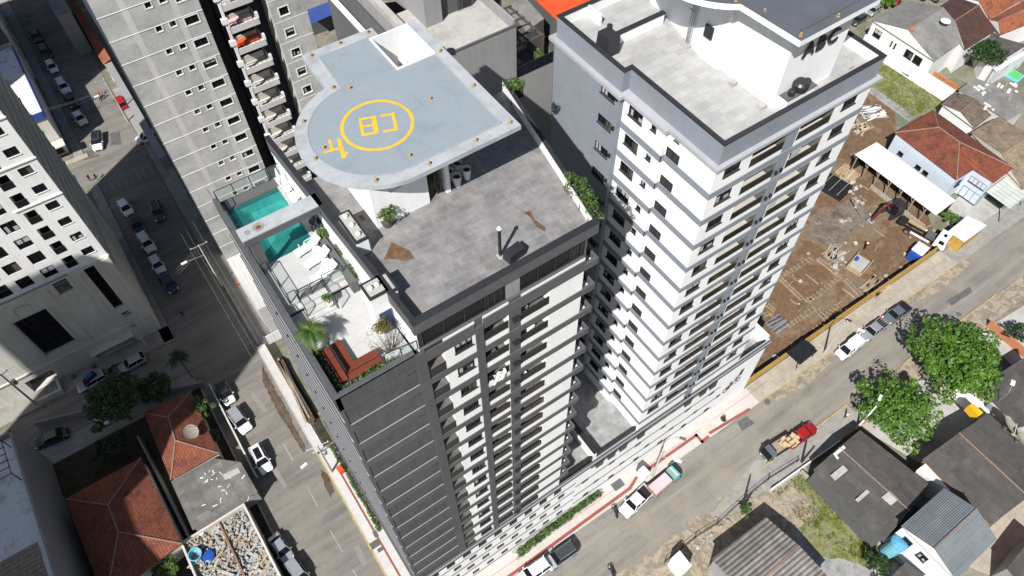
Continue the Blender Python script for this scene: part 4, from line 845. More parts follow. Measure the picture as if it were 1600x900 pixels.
# ================================================================= RAW CONCRETE BLOCK (upper left) WITH BALCONY WING
gc_ = thing('apartment_block', 'unpainted grey concrete apartment block with small square windows and a balcony wing', 'apartment block', (10, 88, GZ))
w = MB(); hs = []
for k in range(-3, 14):
    d = -3.0 * k
    hs += [(10.25, 11.8, 40.1 + d, 41.1 + d, .2, 1, 2, 1), (8.58, 9.27, 40.62 + d, 41.25 + d, .2, 1, 2, 1), (7.0, 7.66, 40.62 + d, 41.25 + d, .2, 1, 2, 1)]
Yg = 81.2
facade(w, (0, Yg), (1, 0), (0, -1), 2.0, 12.5, 1.0, 55, hs)
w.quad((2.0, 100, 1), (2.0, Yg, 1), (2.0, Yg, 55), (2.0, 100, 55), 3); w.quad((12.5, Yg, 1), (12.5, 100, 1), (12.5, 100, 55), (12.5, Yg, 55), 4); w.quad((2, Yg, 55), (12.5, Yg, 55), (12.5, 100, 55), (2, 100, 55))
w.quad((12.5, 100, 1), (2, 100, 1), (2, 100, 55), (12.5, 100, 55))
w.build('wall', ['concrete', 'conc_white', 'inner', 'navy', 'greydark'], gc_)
for k in range(-3, 14):
    d = -3.0 * k
    b = MB(); b.box(1.95, 12.52, Yg - .05, Yg - .002, 41.3 + d, 41.38 + d, 0); b.box(2.0, 12.5, Yg - .03, Yg - .002, 40.55 + d, 41.298 + d, 1) if False else None; b.build('floor_line', ['conc_white', 'conc_light'], gc_)
    for (x, ww, z0, hh) in ((11.02, 1.5, 40.12, .96), (8.92, .66, 40.64, .6), (7.33, .64, 40.64, .6)): window(gc_, x, Yg + .05, z0 + d, 0, ww, hh, 2 if ww > 1 else 1, False)
    for (a, b_, c, e) in ((10.25, 11.8, 40.1, 41.1), (8.58, 9.27, 40.62, 41.25), (7.0, 7.66, 40.62, 41.25)):
        f = MB(); f.box(a - .12, b_ + .12, Yg - .06, Yg - .003, c - .13 + d, c + d); f.box(a - .12, a, Yg - .05, Yg - .003, c + d, e + d); f.box(b_, b_ + .12, Yg - .05, Yg - .003, c + d, e + d); f.box(a - .12, b_ + .12, Yg - .05, Yg - .003, e + d, e + .1 + d) if e < 41.2 else None; f.build('window_surround', 'conc_white', gc_)
for x in (4.9, 9.9): b = MB(); b.box(x - .35, x + .35, Yg - .012, Yg - .003, 1, 54.9); b.build('render_strip', 'conc_light', gc_)
b = MB(); b.box(2.0, 12.5, Yg + .01, 100, 55.0, 55.9); b.build('roof_parapet', 'concrete', gc_)
# recessed core, balcony wing and right wing
w = MB(); w.box(12.52, 14.3, 85.5, 100, 1, 52); w.build('link_core', 'greydark', gc_)
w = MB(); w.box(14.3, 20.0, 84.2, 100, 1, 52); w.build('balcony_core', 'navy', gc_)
hs = []
for k in range(-3, 14): d = -3.0 * k; hs += [(20.9, 22.06, 34.05 + d, 35.15 + d, .2, 1, 2, 1)]
w = MB(); facade(w, (0, Yg), (1, 0), (0, -1), 19.9, 24.3, 1, 52, hs); w.quad((24.3, Yg, 1), (24.3, 100, 1), (24.3, 100, 52), (24.3, Yg, 52), 0); w.quad((19.9, 100, 1), (19.9, Yg, 1), (19.9, Yg, 52), (19.9, 100, 52), 0); w.quad((19.9, Yg, 52), (24.3, Yg, 52), (24.3, 100, 52), (19.9, 100, 52)); w.build('wing_wall', ['concrete', 'conc_white', 'inner'], gc_)
for k in range(-3, 14):
    d = -3.0 * k
    f = MB(); a, b_, c, e = 20.9, 22.06, 34.05 + d, 35.15 + d
    f.box(a - .14, b_ + .14, Yg - .08, Yg - .003, c - .15, c); f.box(a - .14, a, Yg - .05, Yg - .003, c, e); f.box(b_, b_ + .14, Yg - .05, Yg - .003, c, e); f.box(a - .14, b_ + .14, Yg - .05, Yg - .003, e, e + .1); f.build('window_surround', 'conc_white', gc_); f = MB(); f.box(19.88, 24.32, Yg - .03, Yg - .003, 33.3 + d, 33.38 + d); f.build('floor_line', 'conc_white', gc_); window(gc_, 21.48, Yg + .05, 34.07 + d, 0, 1.12, 1.05, 1, False)
    f = MB(); z0 = 37.3 + d
    f.box(14.6, 18.25, 81.0, 84.2, z0 - .05, z0 + .12, 0); f.box(14.6, 18.25, 81.0, 81.15, z0 + .121, z0 + .75, 0); f.box(18.12, 18.25, 81.152, 84.2, z0 + .121, z0 + .75, 0); f.box(18.02, 18.3, 80.9, 81.3, z0 + .752, z0 + 1.5, 1)
    f.build('balcony', ['conc_light', 'conc_white'], gc_)
    g = MB()
    for i in range(7): x = 14.75 + i * .55; g.box(x - .02, x + .02, 81.05, 81.09, z0 + .752, z0 + 1.3)
    g.box(14.7, 18.1, 81.04, 81.1, z0 + 1.3, z0 + 1.35); g.box(14.7, 18.1, 81.04, 81.1, z0 + 1.02, z0 + 1.05); g.build('balcony_rail', 'blackmetal', gc_)
    g = MB(); g.box(14.8, 17.9, 83.0, 83.15, z0 + .13, z0 + 1.1); g.build('balcony_back_panel', ['redmetal'] if k in (-1, 0) and False else ['balfloor'], gc_)
    g = MB(); g.box(14.0, 14.75, 80.8, 81.25, z0 + 1.5, z0 + 2.2); g.build('column_bracket', 'conc_white', gc_)
for (dz, mm) in ((0, 'redmetal'), (3.0, 'pink')):
    f = MB(); f.box(14.9, 17.8, 82.2, 82.9, 34.43 + dz, 35.0 + dz); f.box(14.9, 15.6, 81.4, 82.1, 34.43 + dz, 34.8 + dz); tag(f.build('balcony_sofa', mm), 'red sofa on a balcony of the grey concrete block' if dz == 0 else 'pale pink sofa on the balcony one floor above the red sofa', 'sofa')
w = MB(); w.box(14.3, 14.6, 80.95, 81.25, 1, 52); w.build('column', 'conc_white', gc_)
# low podium strip beside the street
w = MB(); w.prism([(2.3, 69.8), (4.6, 69.8), (4.9, 81.0), (2.1, 81.0)], GZ, 2.5, 0); w.prism([(4.6, 69), (12, 69), (12, 81.0), (4.905, 81.0)], GZ, -1.5, 1); w.box(2.1, 12, 81.01, 99, GZ, .99, 0); w.build('street_annex', ['conc_light', 'greydark'], gc_)
b = MB()
for i in range(5): b.box(4.0, 4.59, 71 + i * 2.0, 72.3 + i * 2.0, 2.51, 2.9)
b.build('annex_equipment', 'blackmetal', gc_)
wf = thing('metal_gate', 'white corrugated metal gate at the foot of the grey concrete block', 'gate', (2.6, 68.2, GZ)); m = MB(); m.box(1.2, 4.2, 68.0, 68.1, GZ, GZ + 2.2); m.build('gate_panel', 'whitemetal', wf); m = MB(); m.box(1.1, 1.2, 67.9, 68.2, GZ, GZ + 2.4); m.box(4.2, 4.3, 67.9, 68.2, GZ, GZ + 2.4); m.build('gate_post', 'steel', wf)

# ================================================================= WHITE BLOCK ON A CREAM BASE (left edge)
wb_ = thing('apartment_block', 'white apartment block on a tall cream base at the left street corner', 'apartment block', (-20, 90, GZ))
w = MB(); hs = []; Yw = 80.5
for k in range(0, 13):
    d = 2.95 * k
    hs += [(-13.25, -11.85, 15.5 + d, 16.65 + d, .15, 0, 1, 0), (-15.75, -14.42, 14.6 + d, 16.6 + d, 1.3, 0, 1, 2), (-18.6, -16.92, 14.65 + d, 16.4 + d, .2, 0, 1, 0), (-21.6, -19.9, 14.65 + d, 16.4 + d, .2, 0, 1, 0), (-24.2, -22.6, 14.6 + d, 16.6 + d, 1.3, 0, 1, 2), (-27.6, -25.8, 14.65 + d, 16.4 + d, .2, 0, 1, 0)]
facade(w, (0, Yw), (1, 0), (0, -1), -34, -10.9, 13.9, 52.5, hs)
w.quad((-10.9, Yw, 13.9), (-10.9, 101, 13.9), (-10.9, 101, 52.5), (-10.9, Yw, 52.5), 3); w.quad((-34, Yw, 52.5), (-10.9, Yw, 52.5), (-10.9, 101, 52.5), (-34, 101, 52.5)); w.quad((-34, 101, 13.9), (-34, Yw, 13.9), (-34, Yw, 52.5), (-34, 101, 52.5)); w.quad((-10.9, 101, 13.9), (-34, 101, 13.9), (-34, 101, 52.5), (-10.9, 101, 52.5))
w.build('wall', ['whitewall', 'inner', 'greypave', 'cream'], wb_)
for k in range(13):
    d = 2.95 * k
    window(wb_, -12.55, Yw, 15.5 + d, 0, 1.38, 1.13, 2, True, sillmat='conc_white'); window(wb_, -17.76, Yw + .05, 14.65 + d, 0, 1.66, 1.73, 2, False); window(wb_, -20.75, Yw + .05, 14.65 + d, 0, 1.66, 1.73, 2, False); window(wb_, -26.7, Yw + .05, 14.65 + d, 0, 1.76, 1.73, 2, False)
    part(wb_, 'wbg', 'balcony_guard', lambda: (MB().box(-.66, .66, -.04, .0, 0, .9, 0).box(-.68, .68, -.06, .02, .9, .96, 1), ['glassgreen', 'frame']), -15.08, Yw, 14.62 + d)
    part(wb_, 'wbd', 'balcony_door', lambda: (MB().box(-.6, .6, -.05, 0, 0, 1.9, 0), ['glass']), -15.08, Yw + 1.29, 14.62 + d)
    part(wb_, 'wbg2', 'balcony_guard', lambda: (MB().box(-.78, .78, -.04, .0, 0, .9, 0).box(-.8, .8, -.06, .02, .9, .96, 1), ['glassgreen', 'frame']), -23.4, Yw, 14.62 + d)
    window(wb_, -10.9, 84 + (k % 2) * .01, 15.5 + d, R(90), 1.0, 1.1, 1, False); window(wb_, -10.9, 92, 15.5 + d, R(90), 1.0, 1.1, 1, False); window(wb_, -10.9, 97, 15.5 + d, R(90), 1.6, 1.1, 2, False)
for i, (z0, x0) in enumerate(((26.1, -16.4), (32.0, -16.4), (38, -16.4), (13.95, -14.6))): b = MB(); b.box(x0, -10.8, Yw - .18, Yw - .002, z0, z0 + .18); b.build('string_course', 'conc_white', wb_)
b = MB(); b.box(-34, -16.3, Yw - .35, Yw - .002, 13.2, 13.95); b.box(-34, -16.3, Yw - .36, Yw - .351, 13.3, 13.7, 1); b.build('base_cornice', ['greywall', 'bluepaint'], wb_)
w = MB(); Yb = 80.0
facade(w, (0, Yb), (1, 0), (0, -1), -36, -10.95, GZ, 13.9, [(-25.2, -21.0, 1.8, 10.4, .5, 1, 2, 0), (-14.4, -13.05, 4.4, 14.0 - .2, .35, 1, 2, 0), (-18.5, -16.7, 11.35, 13.8, .3, 1, 2, 0), (-14.1, -13.0, 2.0, 3.1, .3, 1, 2, 0), (-20.5, -14.8, GZ, -1.5, 1.2, 1, 2, 0), (-29.8, -26.0, GZ, -1.2, 1.6, 1, 2, 0)])
w.quad((-10.95, Yb, GZ), (-10.95, 101, GZ), (-10.95, 101, 13.9), (-10.95, Yb, 13.9), 3); w.quad((-36, Yb, 13.9), (-10.95, Yb, 13.9), (-10.95, Yw, 13.9), (-36, Yw, 13.9))
w.build('base_wall', ['cream', 'cream', 'inner', 'cream'], wb_)
for k in range(-1, 13): b = MB(); b.box(-10.94, -10.78, 80.6, 101, 14.2 + 2.95 * k, 14.4 + 2.95 * k); b.build('side_course', 'cream', wb_)
for k in range(4):
    for yy in (84.5, 88, 91.5, 95, 98): window(wb_, -10.94, yy, .4 + 3.2 * k, R(90), 1.3, 1.4, 2, False)
g = MB(); g.quad((-25.15, Yb + .49, 1.85), (-21.05, Yb + .49, 1.85), (-21.05, Yb + .49, 10.35), (-25.15, Yb + .49, 10.35))
for i in range(1, 4): g.box(-25.2 + i * 1.05 - .04, -25.2 + i * 1.05 + .04, Yb + .4, Yb + .48, 1.8, 10.4, 1)
for i in range(1, 6): g.box(-25.2, -21.0, Yb + .4, Yb + .48, 1.8 + i * 1.43 - .04, 1.8 + i * 1.43 + .04, 1)
g.build('atrium_window', ['glass', 'frame'], wb_)
g = MB(); g.quad((-14.38, Yb + .34, 4.45), (-13.08, Yb + .34, 4.45), (-13.08, Yb + .34, 13.75), (-14.38, Yb + .34, 13.75)); 
for i in range(1, 7): g.box(-14.4, -13.05, Yb + .28, Yb + .33, 4.4 + i * 1.33 - .03, 4.4 + i * 1.33 + .03, 1)
g.build('tall_window', ['glass', 'frame'], wb_)
for x0, x1, z0, z1 in ((-25.6, -20.6, 10.45, 10.6), (-25.6, -25.4, 1.4, 10.45), (-20.8, -20.6, 1.4, 10.45), (-25.6, -20.6, 1.25, 1.4)): b = MB(); b.box(x0, x1, Yb - .1, Yb - .002, z0, z1); b.build('window_moulding', 'cream', wb_)
for x in (-19.6, -15.4): b = MB(); b.box(x - .25, x + .25, Yb - .12, Yb - .002, 1.0, 13.6); b.build('wall_pier', 'cream', wb_)
b = MB(); b.box(-34, -11.2, Yb - .25, Yb - .002, .2, .45); b.box(-20.8, -14.5, Yb - 1.1, Yb - .003, -1.4, -1.2); b.build('entrance_canopy', ['cream', 'greydark'], wb_)
b = MB()
for i in range(9): a = math.pi * i / 8; b.tube((-23.1 + 1.0 * math.cos(a), Yb - .03, 11.9 + .75 * math.sin(a)), (-23.1 + 1.0 * math.cos(a + .39), Yb - .03, 11.9 + .75 * math.sin(a + .39)), .04, 4)
b.build('arched_relief', 'greywall', wb_)
for i in range(4): pt = MB(); x = -24.6 + i * 1.0; pt.box(x, x + .5, Yb - 1.2, Yb - .7, GZ, GZ + .5); pt.build('entrance_planter', 'greydark', wb_) if i in (0, 3) else None
sh = thing('street_ramp_wall', 'pale stepped ramp wall beside the cream building at the far left', 'low wall', (-30, 78.5, GZ)); m = MB(); m.box(-29.5, -26.2, 77.3, 77.6, GZ, GZ + 1.1); m.box(-26.5, -26.2, 77.6, 80.0, GZ, GZ + 1.1); m.build('parapet', 'cream', sh)

# ================================================================= GREY TOWER BEHIND THE HELIPAD
gt = thing('apartment_tower', 'plain grey tower with a pale flat roof and a pergola terrace behind the helipad', 'tower', (30, 52, GZ))
w = MB(); Yt = 46.7; hs = []
for k in range(14): hs.append((31.45, 32.75, 43.2 - 3 * k, 44.3 - 3 * k, .14, 0, 1, 0))
facade(w, (0, Yt), (1, 0), (0, -1), 23.5, 36.25, GZ, 45.6, hs); w.quad((36.25, Yt, GZ), (36.25, 61, GZ), (36.25, 61, 45.6), (36.25, Yt, 45.6)); w.quad((23.5, 66, GZ), (23.5, Yt, GZ), (23.5, Yt, 51.4), (23.5, 66, 51.4))
w.quad((23.5, Yt, 45.6), (31.95, Yt, 45.6), (31.95, Yt, 51.4), (23.5, Yt, 51.4)); w.quad((31.95, Yt, 45.6), (31.95, 56, 45.6), (31.95, 56, 51.4), (31.95, Yt, 51.4)); w.quad((36.25, 61, GZ), (23.5, 66, GZ), (23.5, 66, 45.6), (36.25, 61, 45.6)); w.build('wall', ['greywall', 'inner'], gt)
for k in range(14): window(gt, 32.1, Yt, 43.2 - 3 * k, 0, 1.28, 1.08, 3, True)
r = MB(); r.poly([(23.6, Yt + .1, 50.9), (31.85, Yt + .1, 50.9), (31.85, 55, 50.9), (23.6, 55, 50.9)]); r.build('flat_roof', 'roofconc', gt)
p = MB(); p.box(23.5, 31.95, Yt - .04, Yt + .2, 51.38, 51.5, 1); p.box(31.75, 32.0, Yt + .2, 55, 50.9, 51.9, 0); p.box(23.3, 23.9, Yt + .2, 62, 50.9, 51.6, 2); p.build('parapet', ['greywall', 'pilaster', 'roofconc'], gt)
u = MB(); u.box(25.6, 27.3, 51.6, 60, 50.9, 58, 0); u.box(27.302, 31.0, 52.2, 60, 50.9, 58, 1); u.box(31.0, 36.0, 55.2, 60, 45.6, 55, 1); u.box(29.9, 30.6, 52.1, 52.198, 50.95, 55, 2); u.build('upper_block', ['greywall', 'greydark', 'black'], gt)
ld = MB()
for x in (29.2, 29.6): ld.tube((x, 52.0, 51), (x, 52.0, 58), .03, 5)
for i in range(20): ld.tube((29.2, 52.0, 51.2 + i * .33), (29.6, 52.0, 51.2 + i * .33), .02, 4)
for i in range(9):
    ld.path([(29.1, 51.95, 52.5 + i * .65), (29.0, 51.5, 52.5 + i * .65), (29.4, 51.3, 52.5 + i * .65), (29.8, 51.5, 52.5 + i * .65), (29.7, 51.95, 52.5 + i * .65)], .02, 4)
ld.build('caged_ladder', 'blackmetal', gt)
b = MB(); b.lathe((24.3, 47.8, 51.0), [(.4, 0), (.45, .9), (.2, 1.2)], 10); b.lathe((25.3, 46.95, 51.4), [(.4, 0), (.42, .15), (.3, .2)], 10); b.build('roof_drum', 'blackmetal', gt)
# left part: white edge, balconies
b = MB(); b.box(21.7, 23.28, 50.0, 64, 30, 49.2, 0); b.box(21.4, 21.69, 51.0, 64, 49.0, 49.6, 1); b.box(21.42, 21.67, 51.02, 64, 30, 48.99, 2); b.box(18.6, 21.38, 53.3, 60, 20, 46.5, 2); b.box(21.0, 21.6, 50.2, 50.9, 20, 49.3, 3); b.build('balcony_stack', ['pilaster', 'white', 'greydark', 'greywall'], gt)
for k in range(5):
    b = MB(); b.box(18.5, 20.4, 50.4, 52.0, 43.6 - 3 * k, 43.8 - 3 * k); b.box(18.5, 20.4, 50.4, 50.5, 43.81 - 3 * k, 44.7 - 3 * k); b.build('balcony', 'greywall', gt)
t = MB(); t.poly([(32.0, Yt + .1, 44.6), (36.2, Yt + .1, 44.6), (36.2, 55.1, 44.6), (32.0, 55.1, 44.6)]); t.poly([(32.05, 51.2, 44.62), (34.2, 51.2, 44.62), (34.2, 55.0, 44.62), (32.05, 55.0, 44.62)], 1); t.build('pergola_terrace', ['greydark', 'roofconc'], gt)
g = MB(); g.quad((32.0, Yt + .02, 45.65), (36.2, Yt + .02, 45.65), (36.2, Yt + .02, 46.75), (32.0, Yt + .02, 46.75)); g.box(31.98, 36.25, Yt - .02, Yt + .05, 46.76, 46.85, 1)
for i in range(5): g.box(32.0 + i * 1.04, 32.06 + i * 1.04, Yt - .02, Yt + .04, 45.65, 46.75, 1)
g.build('glass_guard', ['glass', 'blackmetal'], gt)
pg = MB()
for i in range(6): y = 48.4 + i * 1.1; pg.box(31.98, 36.3, y - .07, y + .07, 47.6, 47.78)
for x in (32.1, 36.2): pg.box(x - .08, x + .08, 48.2, 54.2, 47.4, 47.598); pg.box(x - .08, x + .08, 48.3, 48.46, 44.65, 47.4)
pg.build('pergola', 'potdark', gt)
r = thing('outdoor_sofa', 'cream sofa with an orange rug on the pergola terrace of the grey tower', 'sofa', (35, 50.5, 44.62)); m = MB(); m.box(34.6, 36.0, 50.8, 52.0, 44.66, 45.05); m.build('seat', 'balfloor', r); m = MB(); m.box(35.7, 36.05, 50.8, 52.0, 45.052, 45.5); m.build('backrest', 'balfloor', r); m = MB(); m.box(33.2, 34.4, 49.2, 50.6, 44.63, 44.7); m.build('rug', 'orange', r)

# low buildings seen between the towers
bl = thing('shop_building', 'low dark building with a blue awning between the grey block and the helipad tower', 'building', (22, 74, GZ))
q = [G(x, y, 2.0) for x, y in ((452, -40), (498, -56), (515, 3), (475, 18))]; e = [G(x, y, 1.0) for x, y in ((526, 20), (487, 37))]
m = MB(); m.prism([(p.x, p.y) for p in q], GZ, 1.99); m.build('wall', 'greydark', bl); m = MB(); m.prism([(p.x, p.y) for p in q], 1.992, 2.15); m.build('roof', 'flatgreyroof', bl)
m = MB(); m.quad(tuple(q[3]), tuple(q[2]), tuple(e[0]), tuple(e[1])); m.build('awning', 'bluepaint', bl)
m = MB(); m.tube(tuple(q[3].lerp(q[2], .1) + Vector((0, -.1, -1))), tuple(q[3].lerp(q[2], .9) + Vector((0, -.1, -1))), .5, 4); m.build('shop_sign', 'glass', bl)
yd = MB(); yd.box(5, 46, 45.2, 125, GZ, GZ + .1); yd.build('shade_dark_yard', 'greydark')['kind'] = 'structure'  # dark sheet standing for deep shade on the ground between the buildings
rm = thing('warehouse', 'low building with a bright orange metal roof between the two towers', 'building', (60, 95, GZ))
q = [G(x, y, 8) for x, y in ((815, -20), (945, -22), (935, 12), (873, 34))]
m = MB(); m.prism([(p.x, p.y) for p in q], GZ, 7.9); m.build('wall', 'greydark', rm); m = MB(); m.prism([(p.x, p.y) for p in q], 7.902, 8.1); m.build('roof', 'redmetal', rm)
m = MB(); c = sum(q, Vector()) / 4; m.tube((q[3].x, q[3].y, 8.15), (q[0].x + 3, q[0].y, 8.15), .12, 5); m.build('roof_seam', 'redmetal', rm)
gr = thing('grey_building', 'dark grey flat-roofed building beside the orange metal roof', 'building', (50, 85, GZ))
q = [G(x, y, 9) for x, y in ((818, -6), (850, 30), (822, 50), (790, 12))]
m = MB(); m.prism([(p.x, p.y) for p in q], GZ, 9.0); m.build('wall', 'greydark', gr)
m = MB(); m.prism([(p.x, p.y) for p in q], 9.002, 9.15); m.build('roof', 'flatgreyroof', gr)
br_ = thing('patio_house', 'low house with a brown patio wedged between the grey tower and the white tower', 'house', (48, 70, GZ)); q = [G(x, y, 3) for x, y in ((858, 55), (892, 42), (880, 140), (862, 140))]; m = MB(); m.prism([(p.x, p.y) for p in q], GZ, 1.4); m.build('wall', 'whitewall', br_); m = MB(); m.prism([(p.x, p.y) for p in q], 1.402, 1.6); m.build('roof', 'potdark', br_)

# street buildings beyond the white block (upper left)
pw = thing('shop_building', 'flat-roofed shop with a peeling white roof and blue fascia behind the white block', 'building', (-15, 135, GZ))
q = [(-25, 126.5), (-11.9, 126.5), (-11.9, 148), (-25, 148)]
m = MB(); m.prism(q, GZ, 5.4); m.build('wall', 'cream', pw); m = MB(); m.prism(q, 5.402, 5.6); m.build('roof', 'patchwhite', pw)
m = MB(); m.box(-25.1, -11.8, 126.2, 126.498, 4.4, 5.75); m.box(-11.898, -11.7, 126.2, 148, 4.6, 5.75); m.build('fascia', 'bluepaint', pw)
m = MB(); m.box(-22, -12.5, 126.4, 126.48, -3.5, -.8); m.build('shop_window', 'glass', pw); m = MB(); m.box(-23, -11.6, 124.2, 126.19, -.6, -.4); m.build('canopy', 'cream', pw)
ob = thing('ornate_building', 'beige building with arched gables beyond the peeling white roof', 'building', (-16, 158, GZ))
m = MB(); m.box(-26, -11.9, 149, 176, GZ, 6.0); m.build('wall', 'cream', ob); m = MB(); m.box(-26.1, -11.8, 148.9, 176, 6.002, 6.3); m.build('roof', 'brngreyroof', ob)
for y in (154, 163): m = MB(); m.prism([(-11.898, y - 3), (-11.6, y - 3), (-11.6, y + 3), (-11.898, y + 3)], GZ, 7.6); m.build('gable', 'cream', ob)
for y in (152, 157, 162, 167): m = MB(); m.box(-11.59, -11.55, y - .6, y + .6, 0, 2.2); m.build('window', 'glass', ob)
of = thing('office_building', 'dark grey slab building along the far side of the upper street', 'building', (1, 160, GZ))
m = MB(); m.box(-2.5, .2, 153, 200, GZ, 5.5); m.build('wall', 'greywall', of); m = MB(); m.box(-2.53, -2.501, 154, 199, 0, 4.5); m.build('window_band', 'glass', of)
m = MB(); m.box(-2.6, .3, 152.9, 200, 5.502, 5.8); m.build('roof', 'flatgreyroof', of)
tl = thing('tile_wall_house', 'narrow lean-to with an orange tiled roof along the street wall of the grey block', 'lean-to', (2, 150, GZ))
m = MB(); m.box(.9, 2.2, 112, 169, GZ, -1.0); m.build('wall', 'greywall', tl); m = MB(); m.add([(.6, 143, -.9), (2.3, 143, -.4), (2.3, 169, -.4), (.6, 169, -.9)], [(0, 1, 2, 3)]); m.build('roof', 'orangeroof', tl)
for x, y in ((163, 93), (168, 103), (176, 115), (181, 125)): v = G(x, y); m = MB(); m.tube((v.x, v.y, GZ), (v.x, v.y, GZ + 1.0), .45, 12); m.lathe((v.x, v.y, GZ + 1), [(.5, 0), (.5, .05)], 14); tag(m.build('round_planter', 'white'), 'round white concrete planter on the pavement by the orange tiled lean-to', 'planter', 'round white planters on the pavement')

# off-frame towers of the same town, whose shadows lie over the left street
for (x, y, wx, wy, h) in ((-57, 47.35, 14, 20.7, 67), (-60, 29, 14, 24, 44), (-34, 145, 14, 32, 46)):
    tw = thing('apartment_block', 'plain beige apartment block beyond the left edge of the view', 'apartment block', (x, y, GZ), 0, 'blocks beyond the left edge')
    m = MB(); hs = []
    for k in range(int(h / 3) - 1):
        for j in range(int(wx / 3)): hs.append((x - wx / 2 + 1 + j * 3, x - wx / 2 + 2.4 + j * 3, GZ + 1.2 + 3 * k, GZ + 2.4 + 3 * k, .15, 0, 1, 0))
    facade(m, (0, y - wy / 2), (1, 0), (0, -1), x - wx / 2, x + wx / 2, GZ, GZ + h, hs)
    a, b, c, d = x - wx / 2, x + wx / 2, y - wy / 2, y + wy / 2
    m.quad((b, c, GZ), (b, d, GZ), (b, d, GZ + h), (b, c, GZ + h)); m.quad((b, d, GZ), (a, d, GZ), (a, d, GZ + h), (b, d, GZ + h)); m.quad((a, d, GZ), (a, c, GZ), (a, c, GZ + h), (a, d, GZ + h)); m.quad((a, c, GZ + h), (b, c, GZ + h), (b, d, GZ + h), (a, d, GZ + h))
    m.build('wall', ['cream', 'glass'], tw)

# ================================================================= HOUSES: hip and gable roofs from surveyed eaves and ridges
def house(name, label, cat, eaves, ze, ridge, faces, mats, wall='whitewall', inset=.35, zg=GZ, caps=True, thick=.12, group=None):
    """eaves: photo points at eave height ze; ridge: (x, y, z) photo points; faces: index lists (eaves then ridge), mats per face"""
    E = [G(x, y, ze) for x, y in eaves]; P = E + [G(*r) for r in ridge]; n = len(E)
    c = sum(E, Vector()) / n; r = thing(name, label, cat, (c.x, c.y, zg), 0, group)
    inn = [c + (e - c) * (1 - inset / max(1, (e - c).length)) for e in E]
    m = MB(); m.prism([(p.x, p.y) for p in inn], zg, ze - .02); m.build('wall', wall, r)
    keys = []; [keys.append(k) for k in mats if k not in keys]
    m = MB()
    for f, k in zip(faces, mats):
        pts = [P[i] for i in f]; nn = (pts[1] - pts[0]).cross(pts[2] - pts[1])
        if nn.z < 0: pts = pts[::-1]
        m.poly([tuple(p) for p in pts], keys.index(k))
        low = [p - Vector((0, 0, thick)) for p in pts]; m.poly([tuple(p) for p in low[::-1]], keys.index(k))
    for i in range(n): a, b = E[i], E[(i + 1) % n]; m.quad(tuple(a - Vector((0, 0, thick))), tuple(b - Vector((0, 0, thick))), tuple(b), tuple(a), 0)
    ro_ = m.build('roof', keys, r)
    if caps and ridge:
        seen = {}
        for f in faces:
            for i in range(len(f)):
                a, b = f[i], f[(i + 1) % len(f)]; k = (min(a, b), max(a, b)); seen[k] = seen.get(k, 0) + 1
        m = MB()
        for (a, b), k in seen.items():
            if k > 1: m.tube(tuple(P[a] + Vector((0, 0, .02))), tuple(P[b] + Vector((0, 0, .02))), .11, 6)
        if m.f: m.build('ridge_cap', 'ridgecap' if isinstance(caps, bool) else caps, ro_)
    return r, P
def gables(r, P, tris, mat='whitewall'):
    for t in tris: m = MB(); m.poly([tuple(P[i] + (sum((P[j] for j in t), Vector()) / len(t) - P[i]) * .04) for i in t]); m.build('gable', mat, r)
def gable4(name, label, cat, e, ze, zr, mats, wall='whitewall', r=None, **kw):
    """four eave corners 0..3; ridge runs from the middle of 0-1 to the middle of 2-3"""
    r = r or [((e[0][0] + e[1][0]) / 2, (e[0][1] + e[1][1]) / 2), ((e[2][0] + e[3][0]) / 2, (e[2][1] + e[3][1]) / 2)]
    A = [(G(*e[0], ze) + G(*e[1], ze)) / 2, (G(*e[2], ze) + G(*e[3], ze)) / 2]
    def pxl(v, z):
        d = Vector((v.x, v.y, z - CAMZ)); zc = d.dot(_f); return (800 + FPX * d.dot(_r2) / zc, 450 - FPX * d.dot(_u2) / zc, z)
    root, P = house(name, label, cat, e, ze, [pxl(A[0], zr), pxl(A[1], zr)], [(0, 4, 5, 3), (1, 2, 5, 4)], mats, wall, **kw)
    gables(root, P, [(0, 1, 4), (2, 3, 5)], wall)
    return root, P
def flat(name, label, cat, pts, z, mat, wall='whitewall', zg=GZ, group=None, thick=.15, over=.0):
    q = [G(x, y, z) for x, y in pts]; c = sum(q, Vector()) / len(q); r = thing(name, label, cat, (c.x, c.y, zg), 0, group)
    inn = [c + (p - c) * .96 for p in q]
    m = MB(); m.prism([(p.x, p.y) for p in inn], zg, z - thick - .003); m.build('wall', wall, r)
    m = MB(); m.prism([(p.x, p.y) for p in q], z - thick, z); m.build('roof', mat, r); return r, q
def wallwins(r, a, b, z, spots, w=1.2, h=1.1, panes=2):
    """windows along the wall from a to b (world xy), spots are fractions"""
    a, b = Vector(a[:2]), Vector(b[:2]); d = (b - a); ang = math.atan2(d.y, d.x); L = d.length; d.normalize()
    for s in spots: p = a + d * (L * s); window(r, p.x, p.y, z, ang, w, h, panes, True)

